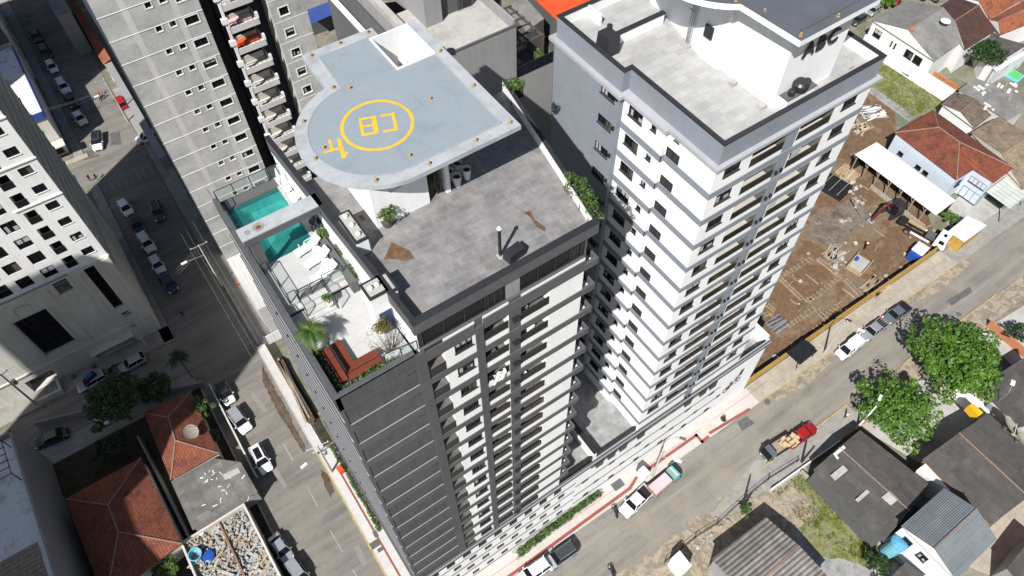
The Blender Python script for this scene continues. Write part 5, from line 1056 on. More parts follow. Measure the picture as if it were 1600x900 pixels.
# ---------------- upper right
r, P = gable4('gabled_house', 'two-storey house with a large weathered grey gabled roof at the top right', 'house', [(1362, 32), (1460, 96), (1514, 58), (1418, 0)], 2.2, 4.6, ['flatgreyroof', 'flatgreyroof'])
a, b = P[0], P[1]; c0 = sum(P[:4], Vector()) / 4
ia = c0 + (a - c0) * (1 - .15 / (a - c0).length); ib = c0 + (b - c0) * (1 - .15 / (b - c0).length)
wallwins(r, ia, ib, -.3, (.14, .66, .8), 1.7, 1.5); wallwins(r, ia, ib, -.2, (.38, .44), .3, 1.1, 1); wallwins(r, ia, ib, -3.3, (.2, .5, .75), 1.4, 1.3); m = MB(); v = G(1475, 38, 4.2); m.lathe((v.x, v.y, v.z), [(.1, 0), (.12, .3), (.8, .6), (.95, .75)], 14); m.build('satellite_dish', 'whitewall', r)
v = G(1425, 47, 4.7); m = MB(); m.box(v.x - .3, v.x + .3, v.y - .3, v.y + .3, 3.5, 5.0); m.build('chimney', 'terracotta', r)
gable4('tiled_house', 'house with a dark brown tiled roof behind the grey gabled house', 'house', [(1464, 13), (1508, 78), (1555, 48), (1492, -6)], 1.8, 3.6, ['brownroof', 'brownroof'])
gable4('tiled_house', 'house with a bright orange tiled roof at the very top right', 'house', [(1500, -4), (1545, 30), (1600, -2), (1555, -30)], 1.4, 3.0, ['orangeroof', 'orangeroof'])
gable4('tiled_house', 'house with an orange tiled roof and a pale ridge, right of the brown roof', 'house', [(1545, 31), (1563, 55), (1640, 24), (1605, -2)], 1.0, 2.3, ['orangeroof', 'orangeroof'])
flat('flat_roof_house', 'low house with a dark grey roof beside a pale blue wall', 'house', [(1532, 61), (1552, 50), (1562, 58), (1605, 70), (1552, 103), (1543, 97)], .4, 'asbestx', 'whitewall')
flat('low_wall', 'pale blue boundary wall under the dark grey roof', 'wall', [(1553, 107), (1606, 76), (1610, 80), (1557, 112)], -.3, 'patchwhite', 'patchwhite')
pp_ = thing('garden_pool', 'small green bottomed garden pool at the right edge', 'pool', G(1585, 118)); q = [G(x, y, GZ + .25) for x, y in ((1570, 117), (1581, 109), (1600, 120), (1590, 129))]
m = MB(); m.prism([(p.x, p.y) for p in q], GZ, GZ + .5); m.build('rim', 'plasticcyan', pp_); c = sum(q, Vector()) / 4; m = MB(); m.prism([((c + (p - c) * .84).x, (c + (p - c) * .84).y) for p in q], GZ + .501, GZ + .53); m.build('water', 'greenpaint', pp_)
r, q = flat('flat_roof_house', 'low house with a cluttered grey roof patched with white slabs', 'house', [(1498, 140), (1524, 122), (1566, 136), (1602, 156), (1602, 172), (1574, 188)], 0, 'flatgreyroof', 'cream')
random.seed(3)
for i in range(26): m = MB(); p = G(random.uniform(1512, 1590), random.uniform(132, 172), .02); ins = abs((p - sum(q, Vector()) / 6).x) < 6; m.rbox((p.x, p.y), random.choice((0, R(90), .3)), random.uniform(.4, 1.4), random.uniform(.2, .5), .01, .1 + random.random() * .2, 0); m.build('roof_slab', random.choice(('whitewall', 'whitewall', 'greypave')), r)
gable4('tiled_house', 'small house with a grey-brown tiled roof between the red roof and the grassy lot', 'house', [(1471, 163), (1522, 201), (1549, 180), (1493, 143)], -.4, .6, ['brngreyroof', 'brngreyroof'])
gable4('tiled_house', 'house with a large tan tiled roof at the right edge', 'house', [(1517, 207), (1598, 296), (1650, 265), (1560, 182)], .6, 2.2, ['tanroof', 'tanroof'], 'cream')
r, P = house('hip_roof_house', 'pale blue house under a large red tiled hip roof beside the building site', 'house', [(1398, 207), (1458, 171), (1584, 262), (1553, 286), (1521, 265), (1495, 281)], 2.0, [(1467, 199, 3.9), (1499, 222, 3.9)], [(0, 6, 1), (1, 6, 7, 2), (0, 5, 7, 6), (5, 4, 3, 2, 7)], ['redroofx', 'redroofy', 'redroofy', 'redroofx'], 'paleblue')
c0 = sum(P[:6], Vector()) / 6; ia = c0 + (P[0] - c0) * (1 - .15 / (P[0] - c0).length); ib = c0 + (P[5] - c0) * (1 - .15 / (P[5] - c0).length)
wallwins(r, ia, ib, -1.2, (.2, .5, .62), 1.0, .7, 1)
pv = [c0 + (P[j_] - c0) * (1 - .12 / (P[j_] - c0).length) for j_ in (3, 4, 5)]
wallwins(r, pv[2], pv[1], -.8, (.5,), 1.2, 1.2); wallwins(r, pv[1], pv[0], -.4, (.3, .7), 1.4, 1.2); wallwins(r, pv[1], pv[0], GZ + .1, (.5,), 3.2, 2.2, 3)
# carports and sheds of the site
cp = thing('carport', 'long carport with a white ribbed metal roof along the building site', 'carport', G(1415, 285))
q = [G(x, y, .2) for x, y in ((1336, 241), (1370, 222), (1493, 313), (1463, 336))]
m = MB(); m.prism([(p.x, p.y) for p in q], .1, .2); m.build('roof', 'whitemetal', cp)
m = MB(); a, b = q[1], q[2]
wallseg(m, (a.x - .3, a.y), (b.x - .3, b.y), .15, GZ, .09, 0, -1); wallseg(m, (q[0].x + .3, q[0].y - .2), (q[1].x - .3, q[1].y - .2), .15, GZ, .09, 0, -1); m.build('back_wall', 'blacktarp', cp)
for i in range(7):
    p = q[0].lerp(q[3], (i + .2) / 7); m = MB(); m.box(p.x + .3, p.x + .45, p.y - .08, p.y + .08, GZ, .09); m.tube((p.x + .37, p.y, -1.2), (p.x + .37, p.y + .9, .05), .05, 5); m.build('post', 'woodgrey', cp)
m = MB(); wallseg(m, (q[0].x + .1, q[0].y - 5), (q[3].x + .1, q[3].y + .5), .12, GZ, GZ + .9, 0, 1); tag(m.build('low_wall', 'beigepave'), 'low beige wall along the open side of the white carport', 'wall')
gh = thing('gate_hut', 'small hut with a white ribbed metal roof at the site entrance', 'hut', G(1512, 360)); q = [G(x, y, -.9) for x, y in ((1482, 361), (1512, 337), (1542, 352), (1507, 378))]
m = MB(); m.prism([(p.x, p.y) for p in q], -1.0, -.9); m.build('roof', 'whitemetal', gh); c = sum(q, Vector()) / 4; m = MB(); m.prism([((c + (p - c) * .9).x, (c + (p - c) * .9).y) for p in q], GZ, -1.003); m.build('wall', 'hoarding', gh)
tc = thing('carport', 'carport of greenish translucent sheets beside the red hip roof house', 'carport', G(1572, 300)); q = [G(x, y, -.3) for x, y in ((1541, 299), (1574, 275), (1612, 300), (1578, 326))]
m = MB(); m.prism([(p.x, p.y) for p in q], -.36, -.3); m.build('roof', 'clearsheet', tc)
for p in q: m = MB(); m.box(p.x - .07, p.x + .07, p.y - .07, p.y + .07, GZ, -.363); m.build('post', 'steel', tc)
m = MB(); a, b = G(1352, 54, -.8), G(1492, 142, -.8); wallseg(m, a, b, .25, GZ, -.8, 0, 1); tag(m.build('boundary_wall', 'whitewall'), 'long white boundary wall between the grey gabled house and the grassy lot', 'wall')
m = MB(); a, b = G(1450, 112, -2.6), G(1494, 140, -2.6); wallseg(m, (a.x + .6, a.y), (b.x + .6, b.y), .3, GZ, -2.3, 0, 1); tag(m.build('brick_wall', 'terracotta'), 'low brick wall below the bushy tree', 'wall')

# ---------------- lower right
r, P = gable4('long_house', 'long house with a dark fibre-cement roof and pale skylight panels beside the grassy lot', 'house', [(1271, 734), (1344, 672), (1453, 757), (1380, 847)], .2, .95, ['asbesty', 'asbesty'], 'greydark')
def onroof(r, pts, z, mat, name):
    q = [G(x, y, z) for x, y in pts]; m = MB(); m.prism([(p.x, p.y) for p in q], z, z + .04); return m.build(name, mat, r)
onroof(r, [(1297, 743), (1317, 727), (1325, 735), (1305, 751)], .78, 'roofconc', 'skylight'); onroof(r, [(1336, 781), (1354, 765), (1359, 769), (1341, 785)], .78, 'roofconc', 'skylight'); onroof(r, [(1377, 777), (1390, 767), (1404, 780), (1392, 790)], .95, 'roofconc', 'skylight'); onroof(r, [(1302, 709), (1318, 696), (1321, 700), (1307, 711), (1311, 716), (1308, 718)], 1.0, 'whitewall', 'ridge_patch')
gable4('big_house', 'house with a broad dark ribbed roof left of the satellite dishes', 'house', [(1441, 718), (1544, 645), (1650, 742), (1549, 820)], .8, 1.7, ['asbesty', 'asbesty'], 'terracotta')
flat('flat_roof_house', 'house with a brown-grey roof at the right edge behind the big tree', 'house', [(1528, 604), (1610, 553), (1665, 650), (1592, 668)], .3, 'asbestx', 'cream')
r, P = gable4('gabled_house', 'tall white house with a pale grey corrugated gabled roof at the bottom right', 'house', [(1408, 822), (1493, 906), (1558, 842), (1475, 762)], 3.0, 4.6, ['zincx', 'zincx'])
c0 = sum(P[:4], Vector()) / 4; ia = c0 + (P[0] - c0) * (1 - .15 / (P[0] - c0).length); ib = c0 + (P[1] - c0) * (1 - .15 / (P[1] - c0).length)
wallwins(r, ia, ib, .4, (.22, .52), 1.1, 1.3); 
flat('lean_to', 'narrow pale green roof strip between the two dark roofs', 'lean-to', [(1432, 735), (1446, 724), (1485, 766), (1474, 760)], .4, 'whitemetal', 'cream')
r = thing('water_tank', 'round tank with a sky-blue segmented lid beside the white gabled house', 'tank', G(1406, 856)); v = G(1406, 848, .6); m = MB(); m.lathe((v.x, v.y, GZ), [(.85, 0), (.95, 4.2), (.95, 4.4)], 18); m.build('tank_body', 'plasticcyan', r); m = MB(); m.lathe((v.x, v.y, GZ + 4.4), [(1.02, 0), (1.0, .1), (.3, .4), (.05, .42)], 18)
for i in range(9): a = 6.2832 * i / 9; m.tube((v.x + .1 * math.cos(a), v.y + .1 * math.sin(a), GZ + 4.83), (v.x + math.cos(a), v.y + math.sin(a), GZ + 4.53), .04, 5)
m.build('lid', 'plastbright', r)
gable4('shed', 'shed with a brown channel-ribbed roof at the bottom of the picture', 'shed', [(1112, 873), (1216, 990), (1298, 905), (1197, 808)], .0, .7, ['brownribs', 'brownribs'], 'greywall')
r, q = flat('gate_hut', 'white flat-roofed booth by the dirt verge at the bottom', 'booth', [(1047, 874), (1062, 860), (1081, 884), (1064, 898)], -1.4, 'white', 'white')
flat('shed', 'small grey-roofed shed at the bottom edge below the white gabled house', 'shed', [(1394, 900), (1416, 878), (1452, 906), (1425, 935)], -.4, 'asbestx', 'greywall')
flat('shed', 'corner of a ribbed grey roof at the bottom right corner', 'shed', [(1574, 888), (1612, 838), (1650, 870), (1605, 925)], .4, 'asbestx', 'greywall')
m = MB(); q = [G(x, y, -1.2) for x, y in ((1496, 606), (1503, 602), (1550, 640), (1546, 645))]; m.prism([(p.x, p.y) for p in q], GZ, -1.2); tag(m.build('yard_wall', 'white'), 'white yard wall behind the yellow panel on the right', 'wall')
m = MB(); q = [G(x, y, .9) for x, y in ((1514, 633), (1521, 631), (1536, 645), (1529, 650))]; m.prism([(p.x, p.y) for p in q], -.6, .95); tag(m.build('yellow_panel', 'yellowpanel'), 'yellow panel standing at the end of the dark ribbed roof', 'panel')
def dish(x, y, z, lab, k_=1.0):
    r = thing('satellite_dish', lab, 'satellite dish', G(x, y, z)); c = base_of(r); n = 20; m = MB(); vs = []
    for k in range(4):
        rr = (.12 + .4 * k) * k_; vs += [(rr * math.cos(6.2832 * i / n), rr * math.sin(6.2832 * i / n), .28 * (rr / 1.2) ** 2) for i in range(n)]
    rot = Matrix.Rotation(R(35), 4, Vector((.6, .8, 0)))
    m.add([tuple(rot @ Vector(v) + c + Vector((0, 0, 1.2))) for v in vs], [(k * n + i, k * n + (i + 1) % n, (k + 1) * n + (i + 1) % n, (k + 1) * n + i) for k in range(3) for i in range(n)])
    m.build('reflector', 'tanmesh', r); m = MB(); m.tube(tuple(c), tuple(c + Vector((0, 0, 1.2))), .06, 6); m.build('mast', 'steel', r)
    m = MB(); tip = rot @ Vector((0, 0, 1.0)) + c + Vector((0, 0, 1.2))
    for i in range(3): p = rot @ Vector((1.1 * k_ * math.cos(2.1 * i), 1.1 * k_ * math.sin(2.1 * i), .25)) + c + Vector((0, 0, 1.2)); m.tube(tuple(p), tuple(tip), .02, 4)
    m.build('feed_arm', 'steel', r)
MT['tanmesh'] = plain('tan_mesh_dish', (.33, .30, .24), .7, .12, 4)
dish(1569, 672, 1.5, 'large tan mesh satellite dish facing up on the ribbed roof, the left of two'); dish(1587, 692, 1.2, 'tan mesh satellite dish lower down the roof, the right of two'); dish(1300, 680, .4, '-') if False else None
for x, y, lab in ((1543, 640, 'small grey dish beside the yellow panel'),): 
    r = thing('small_dish', lab, 'satellite dish', G(x, y, -1)); c = base_of(r); m = MB(); m.lathe((c.x, c.y, -1), [(.04, 0), (.04, .5), (.1, .55), (.5, .75)], 14); m.build('reflector', 'steel', r)
cl = thing('roof_lamp', 'white floodlight on a bent arm over the dark roof at the right', 'lamp', G(1560, 627, .4)); c = base_of(cl); m = MB(); m.path([tuple(c), (c.x, c.y, 3.0), (c.x + 1.0, c.y + .4, 3.4)], .05, 5); m.build('arm', 'steel', cl); m = MB(); m.rbox((c.x + 1.3, c.y + .55), .4, .8, .5, 3.35, 3.5); m.build('lamp_head', 'white', cl)

# ---------------- lower left
zz = 6.0
e1, e2 = G(16, 672, zz), G(89, 905, zz)
lb = thing('grey_building', 'grey walled building with a flat roof terrace at the bottom left corner', 'building', (e1.x - 8, 55, GZ))
m = MB(); m.prism([(e1.x, e1.y), (e2.x, e2.y - 6), (e2.x - 25, e2.y - 6), (e1.x - 25, e1.y)], GZ, zz - .8); m.build('wall', 'greywall', lb)
m = MB(); m.prism([(e1.x, e1.y - .4), (e2.x - .3, e2.y - 6), (e2.x - 25, e2.y - 6), (e1.x - 25, e1.y - .4)], zz - .798, zz - .7); m.build('roof', 'patchwhite', lb)
m = MB(); wallseg(m, e2 + Vector((0, -6, 0)), e1, .25, zz - .79, zz, 0, 1); wallseg(m, e1, e1 + Vector((-25, 0, 0)), .25, zz - .79, zz, 0, 1); m.build('parapet', 'greywall', lb)
m = MB()
for i in range(9): a = G(8 + i * 2, 800 + 0 * i, zz); m.box(e2.x - 6.5, e2.x - 1.0, e2.y + 1 + i * .55, e2.y + 1.5 + i * .55, zz - .69, zz - .6)
m.build('plank_deck', 'woodgrey', lb)
m = MB()
for i in range(6): y = e1.y - 2 - i * 1.0; m.box(e1.x - 8, e1.x - .6, y - .04, y + .04, zz + 1.4, zz + 1.5)
for x in (e1.x - 8, e1.x - .7): m.box(x - .04, x + .04, e1.y - 7.2, e1.y - 1.8, zz + 1.501, zz + 1.58); m.box(x - .05, x + .05, e1.y - 2.0, e1.y - 1.9, zz - .69, zz + 1.4); m.box(x - .05, x + .05, e1.y - 7.1, e1.y - 7.0, zz - .69, zz + 1.4)
m.build('pergola', 'blackmetal', lb)
house('hip_roof_house', 'house with a large dark red tiled hip roof at the lower left', 'house', [(101, 780), (220, 715), (284, 849), (165, 940)], .0, [(169, 789, 1.7), (185, 831, 1.7)], [(0, 1, 4), (1, 2, 5, 4), (2, 3, 5), (3, 0, 4, 5)], ['redroofx', 'redroofy', 'redroofx', 'redroofy'], 'cream')
r, P = house('hip_roof_house', 'smaller red tiled hip roof house with a mesh dish, beside the dark tree', 'house', [(224, 645), (298, 612), (342, 708), (267, 750)], -.2, [(263, 652, 1.4), (274, 688, 1.4)], [(0, 1, 4), (1, 2, 5, 4), (2, 3, 5), (3, 0, 4, 5)], ['redroofx', 'redroofy', 'redroofx', 'redroofy'], 'cream')
dish(303, 681, .4, 'pale mesh satellite dish on the smaller red hip roof at the lower left', .75)
r, q = flat('shed', 'open shed with a patched grey fibre-cement roof between the red roof and the rubble', 'shed', [(267, 752), (333, 716), (376, 722), (402, 768), (301, 828)], -.6, 'asbestgrey', 'greywall')
m = MB(); p = [G(x, y, -.55) for x, y in ((347, 742), (372, 730), (376, 738), (352, 750))]; m.prism([(v.x, v.y) for v in p], -.6, -.54); m.build('loose_sheet', 'roofconc', r)
random.seed(11); m = MB()
for i in range(22): v = G(random.uniform(315, 390), random.uniform(735, 790), -.55); m.rbox((v.x, v.y), random.random() * 3, random.uniform(.2, .7), random.uniform(.05, .12), -.598, -.55)
m.build('roof_debris', 'whitewall', r)
MT['brngrey'] = plain('brown_brick_dust', (.23, .15, .10), .95, .3, 3, .3)
# roofless shell full of rubble
rb = thing('roofless_building', 'roofless building shell filled with rubble and broken tiles at the bottom left', 'building', G(360, 850)); zt_ = -1.2
q = [G(x, y, zt_) for x, y in ((281, 848), (381, 786), (462, 945), (322, 945))]
m = MB()
for i in range(4): wallseg(m, q[i], q[(i + 1) % 4], .25, GZ, zt_ - .002 * i, 0, -1)
m.build('wall', 'cream', rb)
m = MB(); a, b = q[0].lerp(q[1], .56), q[3].lerp(q[2], .56); wallseg(m, a, b, .22, GZ, zt_ - .3, 0, 1); m.build('inner_wall', 'brngrey', rb)
random.seed(21); m = MB(); c = sum(q, Vector()) / 4
m.poly([tuple((c + (p - c) * .98) + Vector((0, 0, -.9))) for p in q], 3)
for i in range(900):
    u, v = random.uniform(.03, .97), random.uniform(.03, .97); p = q[0].lerp(q[1], u).lerp(q[3].lerp(q[2], u), v); z = zt_ - .9 + random.uniform(0, .4)
    L = random.uniform(.12, .45) if random.random() < .82 else random.uniform(.6, 1.9)
    m.rbox((p.x, p.y), random.random() * 3.2, L, random.uniform(.08, .5), z - .1, z + random.uniform(.02, .15), random.choice((0, 0, 1, 2, 2, 2, 4, 4, 5, 3)), random.uniform(.5, 1), random.uniform(.6, 1))
stuff(m.build('rubble', ['curtain', 'brngrey', 'roofconc', 'gravel', 'beigepave', 'wood'], rb))
for x, y, lab, mats in ((304, 866, 'open cyan fibreglass water tank lying in the rubble', ('plasticcyan', 'teal')), (322, 867, 'round dark blue tank lid leaning beside the cyan tank', ('plasticblue', 'plasticblue'))):
    v = G(x, y, zt_ + .3); r = thing('water_tank' if mats[0] == 'plasticcyan' else 'tank_lid', lab, 'tank' if mats[0] == 'plasticcyan' else 'lid', (v.x, v.y, zt_ - .9))
    if mats[0] == 'plasticcyan':
        m = MB(); m.lathe((v.x, v.y, zt_ - .9), [(.6, 0), (.72, .5), (.78, 1.1), (.83, 1.12), (.83, 1.2), (.74, 1.2), (.7, .6), (.55, .15)], 22, cap=False); m.build('tank_shell', 'plasticcyan', r); m = MB(); m.lathe((v.x, v.y, zt_ - .75), [(.6, 0), (.6, .02)], 20); m.build('tank_floor', 'teal', r)
    else:
        m = MB(); m.lathe((v.x + .1, v.y, zt_ - .3), [(.72, 0), (.74, .08), (.6, .16), (.05, .2)], 22); m.build('lid_disc', 'plasticblue', r)
m = MB(); v = G(314, 832, zt_ - .4); m.lathe((v.x, v.y, zt_ - .7), [(.3, 0), (.35, .3), (.3, .35)], 14); tag(m.build('wash_basin', 'white'), 'round white basin lying among the rubble', 'basin')
# yard walls of the lower left
for (a, b, h, lab, mt) in (((330, 606), (402, 748), 1.2, 'pale low garden wall along the left street in front of the red roofs', 'cream'), ((60, 668), (322, 604), 1.4, 'low garden wall along the shaded cross street', 'greywall'), ((222, 690), (308, 860), 1.8, 'grey wall between the two red roofed houses', 'greywall')):
    m = MB(); A, B = G(*a), G(*b); wallseg(m, A, B, .2, GZ, GZ + h, 0, 1); tag(m.build('garden_wall', mt), lab, 'wall')

# ================================================================= BUILDING SITE
hf = thing('site_hoarding', 'ochre plywood hoarding along the building site pavement', 'fence', (75, 22.6, GZ))
m = MB(); x = 55.0
while x < 95: m.box(x, x + 2.16, 22.55, 22.62, GZ + .1, GZ + 2.1 - .03 * math.sin(x)); x += 2.2
m.build('panel', 'hoarding', hf)
m = MB(); m.box(55, 95.2, 22.625, 22.7, GZ, GZ + 2.2); m.build('shade_backing', 'blacktarp', hf)  # black sheet painted in for the shade behind the panels
for i in range(9): m = MB(); m.tube((56 + i * 4.8, 22.78, GZ), (56 + i * 4.8, 22.78, GZ + 2.2), .06, 5); m.build('post', 'woodgrey', hf)
def S3(x, y): return (1170 + x / 4.5, 400 + y / 4.5)
fw = [((210, 160), (440, 20)), ((215, 160), (375, 310)), ((480, 20), (640, 150)), ((640, 150), (410, 330)), ((670, 165), (790, 290)), ((270, 500), (460, 370)), ((470, 375), (545, 460)), ((450, 530), (575, 455)), ((525, 430), (620, 350)), ((620, 430), (830, 300)), ((75, 430), (165, 395)), ((125, 345), (180, 390)), ((380, 320), (450, 300))]
for i, (a, b) in enumerate(fw):
    A, B = G(*S3(*a)), G(*S3(*b)); d = (B - A); L = d.length; ang = math.atan2(d.y, d.x); c = (A + B) / 2; r = thing('footing_formwork', 'plank formwork of a footing beam set in the red dirt', 'formwork', (c.x, c.y, GZ), ang, 'footing formwork on the building site')
    random.seed(40 + i)
    m = MB(); m.box(-L / 2, L / 2, -.3, -.25, 0, .3); m.build('side_board', 'wood' if i % 3 else 'woodgrey', r, world=False); m = MB(); m.box(-L / 2, L / 2, .25, .3, 0, .3); m.build('side_board', 'wood' if i % 2 else 'woodgrey', r, world=False)
    m = MB(); m.box(-L / 2, L / 2, -.249, .249, .02, .1); m.build('trench_fill', 'dirtgrey', r, world=False)
    x = -L / 2 + .2
    while x < L / 2: m = MB(); m.rbox((x, 0), random.uniform(-.2, .2), .08, 1.0, .301, .36); x += random.uniform(.6, 1.0); m.build('cross_batten', 'wood', r, world=False)
def pile(name, label, cat, px, py, ang, n, L, W, mats, h=.5, spread=.1, seed=1):
    random.seed(seed); c = G(px, py); r = thing(name, label, cat, (c.x, c.y, GZ), ang); keys = list(dict.fromkeys(mats)); m = MB(); per = max(3, int(W / .28))
    for i in range(n):
        lay = i // per; y = -W / 2 + (i % per + .5) * W / per
        m.rbox((random.uniform(-.15, .15), y + random.uniform(-spread, spread) * .3), random.uniform(-spread, spread), L * random.uniform(.8, 1.02), W / per * .88, lay * .11, lay * .11 + .1, random.randrange(len(keys)))
    m.build('plank_stack', keys, r, world=False); return r
pile('lumber_stack', 'stack of fresh pale lumber beside the black tarpaulin', 'lumber', 1326, 277, R(10), 26, 3.6, 2.2, ['wood', 'balfloor'], seed=2)
pile('lumber_stack', 'smaller stack of pale lumber behind the first, next to the carport', 'lumber', 1318, 267, R(10), 18, 3.4, 1.6, ['wood'], seed=3)
pile('plank_pile', 'loose pile of weathered grey planks by the hoarding', 'planks', 1367, 449, R(8), 24, 4.2, 3.0, ['woodgrey', 'wood', 'roofconc'], spread=.2, seed=4)
pile('plank_pile', 'pile of dark scaffold planks near the white tower', 'planks', 1215, 506, R(0), 16, 3.0, 2.4, ['steel', 'potdark'], spread=.12, seed=5)
pile('plank_pile', 'heap of broken formwork boards in the middle of the dirt', 'planks', 1302, 397, R(12), 20, 3.2, 2.2, ['wood', 'roofconc', 'woodgrey'], spread=.5, seed=6)
v = G(1302, 293); tp = thing('tarpaulin_stack', 'stack wrapped in black tarpaulin with straps on the building site', 'stack', (v.x, v.y, GZ), R(10)); m = MB(); m.rbox((0, 0), 0, 4.2, 5.0, 0, .7, 0, .94, .94); m.build('cover', 'blacktarp', tp, world=False)
for i in range(3): m = MB(); m.box(-1.95, 1.95, -1.6 + i * 1.5, -1.5 + i * 1.5, .701, .74); m.build('strap', 'woodgrey', tp, world=False)
v = G(1342, 415); sk = thing('mixing_trough', 'open concrete trough edged with plywood on the dirt', 'trough', (v.x, v.y, GZ), R(12))
m = MB(); m.box(-1.9, 1.9, -1.3, 1.3, 0, .12); m.build('trough_floor', 'roofconc', sk, world=False)
for (a, b, c_, d) in ((-1.9, 1.9, -1.3, -1.15), (-1.9, 1.9, 1.15, 1.3), (-1.9, -1.75, -1.149, 1.149)): m = MB(); m.box(a, b, c_, d, .121, .8); m.build('side_panel', 'wood', sk, world=False)
m = MB(); m.lathe((.6, .9, .12), [(.3, 0), (.34, .6), (.3, .62)], 10); m.build('bucket_drum', 'plasticblue', sk, world=False)
v = G(1444, 414); v.y = 23.9; cbn = thing('site_cabin', 'small site cabin with a white top and blue base against the hoarding', 'cabin', (v.x, v.y, GZ), R(8)); m = MB(); m.box(-1.3, -.6, -.9, .9, 0, 1.6); m.build('tank_body', 'plasticblue', cbn, world=False); m = MB(); m.box(-.599, 1.5, -.9, .9, 0, 1.8); m.box(-.7, 1.55, -.95, .95, 1.802, 1.9); m.build('cabin_body', 'white', cbn, world=False)
v = G(1253, 549, GZ + 2.2); bs = thing('site_shed', 'small shed with a black flat roof inside the hoarding', 'shed', (v.x, v.y, GZ), R(2)); m = MB(); m.box(-1.9, 1.9, -1.3, 1.3, 2.1, 2.2); m.build('roof', 'blacktarp', bs, world=False)
for sx in (-1.8, 1.8):
    for sy in (-1.2, 1.2): m = MB(); m.box(sx - .06, sx + .06, sy - .06, sy + .06, 0, 2.099); m.build('post', 'wood', bs, world=False)
random.seed(9)
for (x, y, n, rad, lab) in ((1330, 292, 12, 1.4, 'heap of broken pale concrete lumps near the lumber'), (1340, 315, 10, 1.5, 'scatter of concrete lumps in the grey dirt'), (1318, 345, 8, .9, 'pair of boulders with a dark hollow in the grey dirt'), (1310, 412, 12, 1.3, 'pile of pale sand and rubble by the formwork')):
    m = MB(); c = G(x, y)
    for i in range(n): m.blob((c.x + random.uniform(-rad, rad), c.y + random.uniform(-rad, rad) * .7, GZ + .15), random.uniform(.18, .55), random.choice((0, 1)), 6, .7, .35)
    tag(m.build('rubble_heap', ['roofconc', 'dust']), lab, 'rubble')
pile('plank_pile', 'white slabs and boards laid out behind the white tower', 'slabs', 1362, 175, R(-20), 20, 5.0, 3.5, ['roofconc', 'whitewall'], spread=.3, seed=8)
pile('plank_pile', 'litter of orange boards beside the white tower wall', 'planks', 1338, 198, R(15), 22, 4.0, 3.5, ['wood', 'balfloor'], spread=.6, seed=12)

# more of the same town just beyond the right and upper edges
random.seed(90)
for i, (x, y, a) in enumerate(((122, 12, .1), (124, -4, .2), (140, 30, .1), (142, 48, .15), (146, 66, .1), (150, 5, .2), (90, -14, .1), (105, -18, .1), (76, -20, .1), (130, 84, .1), (112, 92, .1), (95, 96, .1), (150, 92, .1), (165, 40, .1), (88, 74, .1), (104, 76, .05))):
    inside = False
    for (ox, oy, oz) in ((0, 0, 0), (6, 0, 6), (-6, 0, 6), (0, 7, 6), (0, -7, 6), (6, 7, 3), (-6, 7, 3), (6, -7, 3), (-6, -7, 3)):
        d_ = Vector((x + ox, y + oy, GZ + oz - CAMZ)); zc = d_.dot(_f); u_, v_ = 800 + FPX * d_.dot(_r2) / zc, 450 - FPX * d_.dot(_u2) / zc; inside = inside or (-20 < u_ < 1620 and -20 < v_ < 920)
    if inside: continue
    w_, l_, h_ = random.uniform(8, 11), random.uniform(10, 14), random.uniform(3.2, 6.0); r = thing('town_house', 'gabled house of the same town standing beyond the edge of the view', 'house', (x, y, GZ), a, 'houses beyond the edge of the view')
    m = MB(); m.box(-w_ / 2 + .4, w_ / 2 - .4, -l_ / 2 + .4, l_ / 2 - .4, 0, h_); m.build('wall', random.choice(('whitewall', 'cream', 'greywall')), r, world=False)
    m = MB(); e, rh = h_ - .05, h_ + w_ * .2; m.add([(-w_ / 2, -l_ / 2, e), (w_ / 2, -l_ / 2, e), (w_ / 2, l_ / 2, e), (-w_ / 2, l_ / 2, e), (0, -l_ / 2, rh), (0, l_ / 2, rh)], [(0, 4, 5, 3), (1, 2, 5, 4), (0, 1, 4), (2, 3, 5)]); m.build('roof', random.choice(('redroofx', 'orangeroof', 'asbestx', 'flatgreyroof', 'tanroof')), r, world=False)
    for s_ in (-1, 1):
        for q_ in (-.25, .25): m = MB(); m.box(s_ * (w_ / 2 - .4), s_ * (w_ / 2 - .34), l_ * q_ - .6, l_ * q_ + .6, 1.0, 2.2); m.build('window', 'glass', r, world=False)
# ================================================================= GROUND, ROADS, PAVEMENTS
m = MB(); m.quad((-600, -600, GZ - .06), (700, -600, GZ - .06), (700, 900, GZ - .06), (-600, 900, GZ - .06)); struct('ground', m, 'ground')
def sheet(name, pts, z, mat, world=False):
    m = MB(); m.poly([(p[0], p[1], GZ + z) for p in pts] if world else [tuple(G(x, y, GZ)[:2]) + (GZ + z,) for x, y in pts]); 
    f = m.f[0]; v = [Vector(m.v[i]) for i in f]
    if sum((v[i].x * v[(i + 1) % len(v)].y - v[(i + 1) % len(v)].x * v[i].y) for i in range(len(v))) < 0: m.f[0] = f[::-1]
    return struct(name, m, mat)
def slab(name, pts, h, mat, top=None):
    m = MB(); m.prism(pts, GZ - .05, GZ + h, 0, 1 if top else None); return struct(name, m, [mat] + ([top] if top else []))
sheet('road', [(-40, 12.0), (160, 11.6), (160, 19.05), (90, 19.1), (12.6, 19.95), (-40, 20.0)], .0, 'road', True)
sheet('road', [(-9.7, -30), (-.4, -30), (-.35, 120), (-.6, 200), (-11.0, 200), (-9.9, 120)], .004, 'roadv', True)
sheet('road', [(-90, 70.3), (-9.0, 70.3), (-9.0, 76.6), (-90, 76.0)], .008, 'roadv', True)
sheet('road', [(-60, 124.3), (-9.0, 123.0), (-9.0, 116.0), (-60, 116.0)], .008, 'roadv', True)
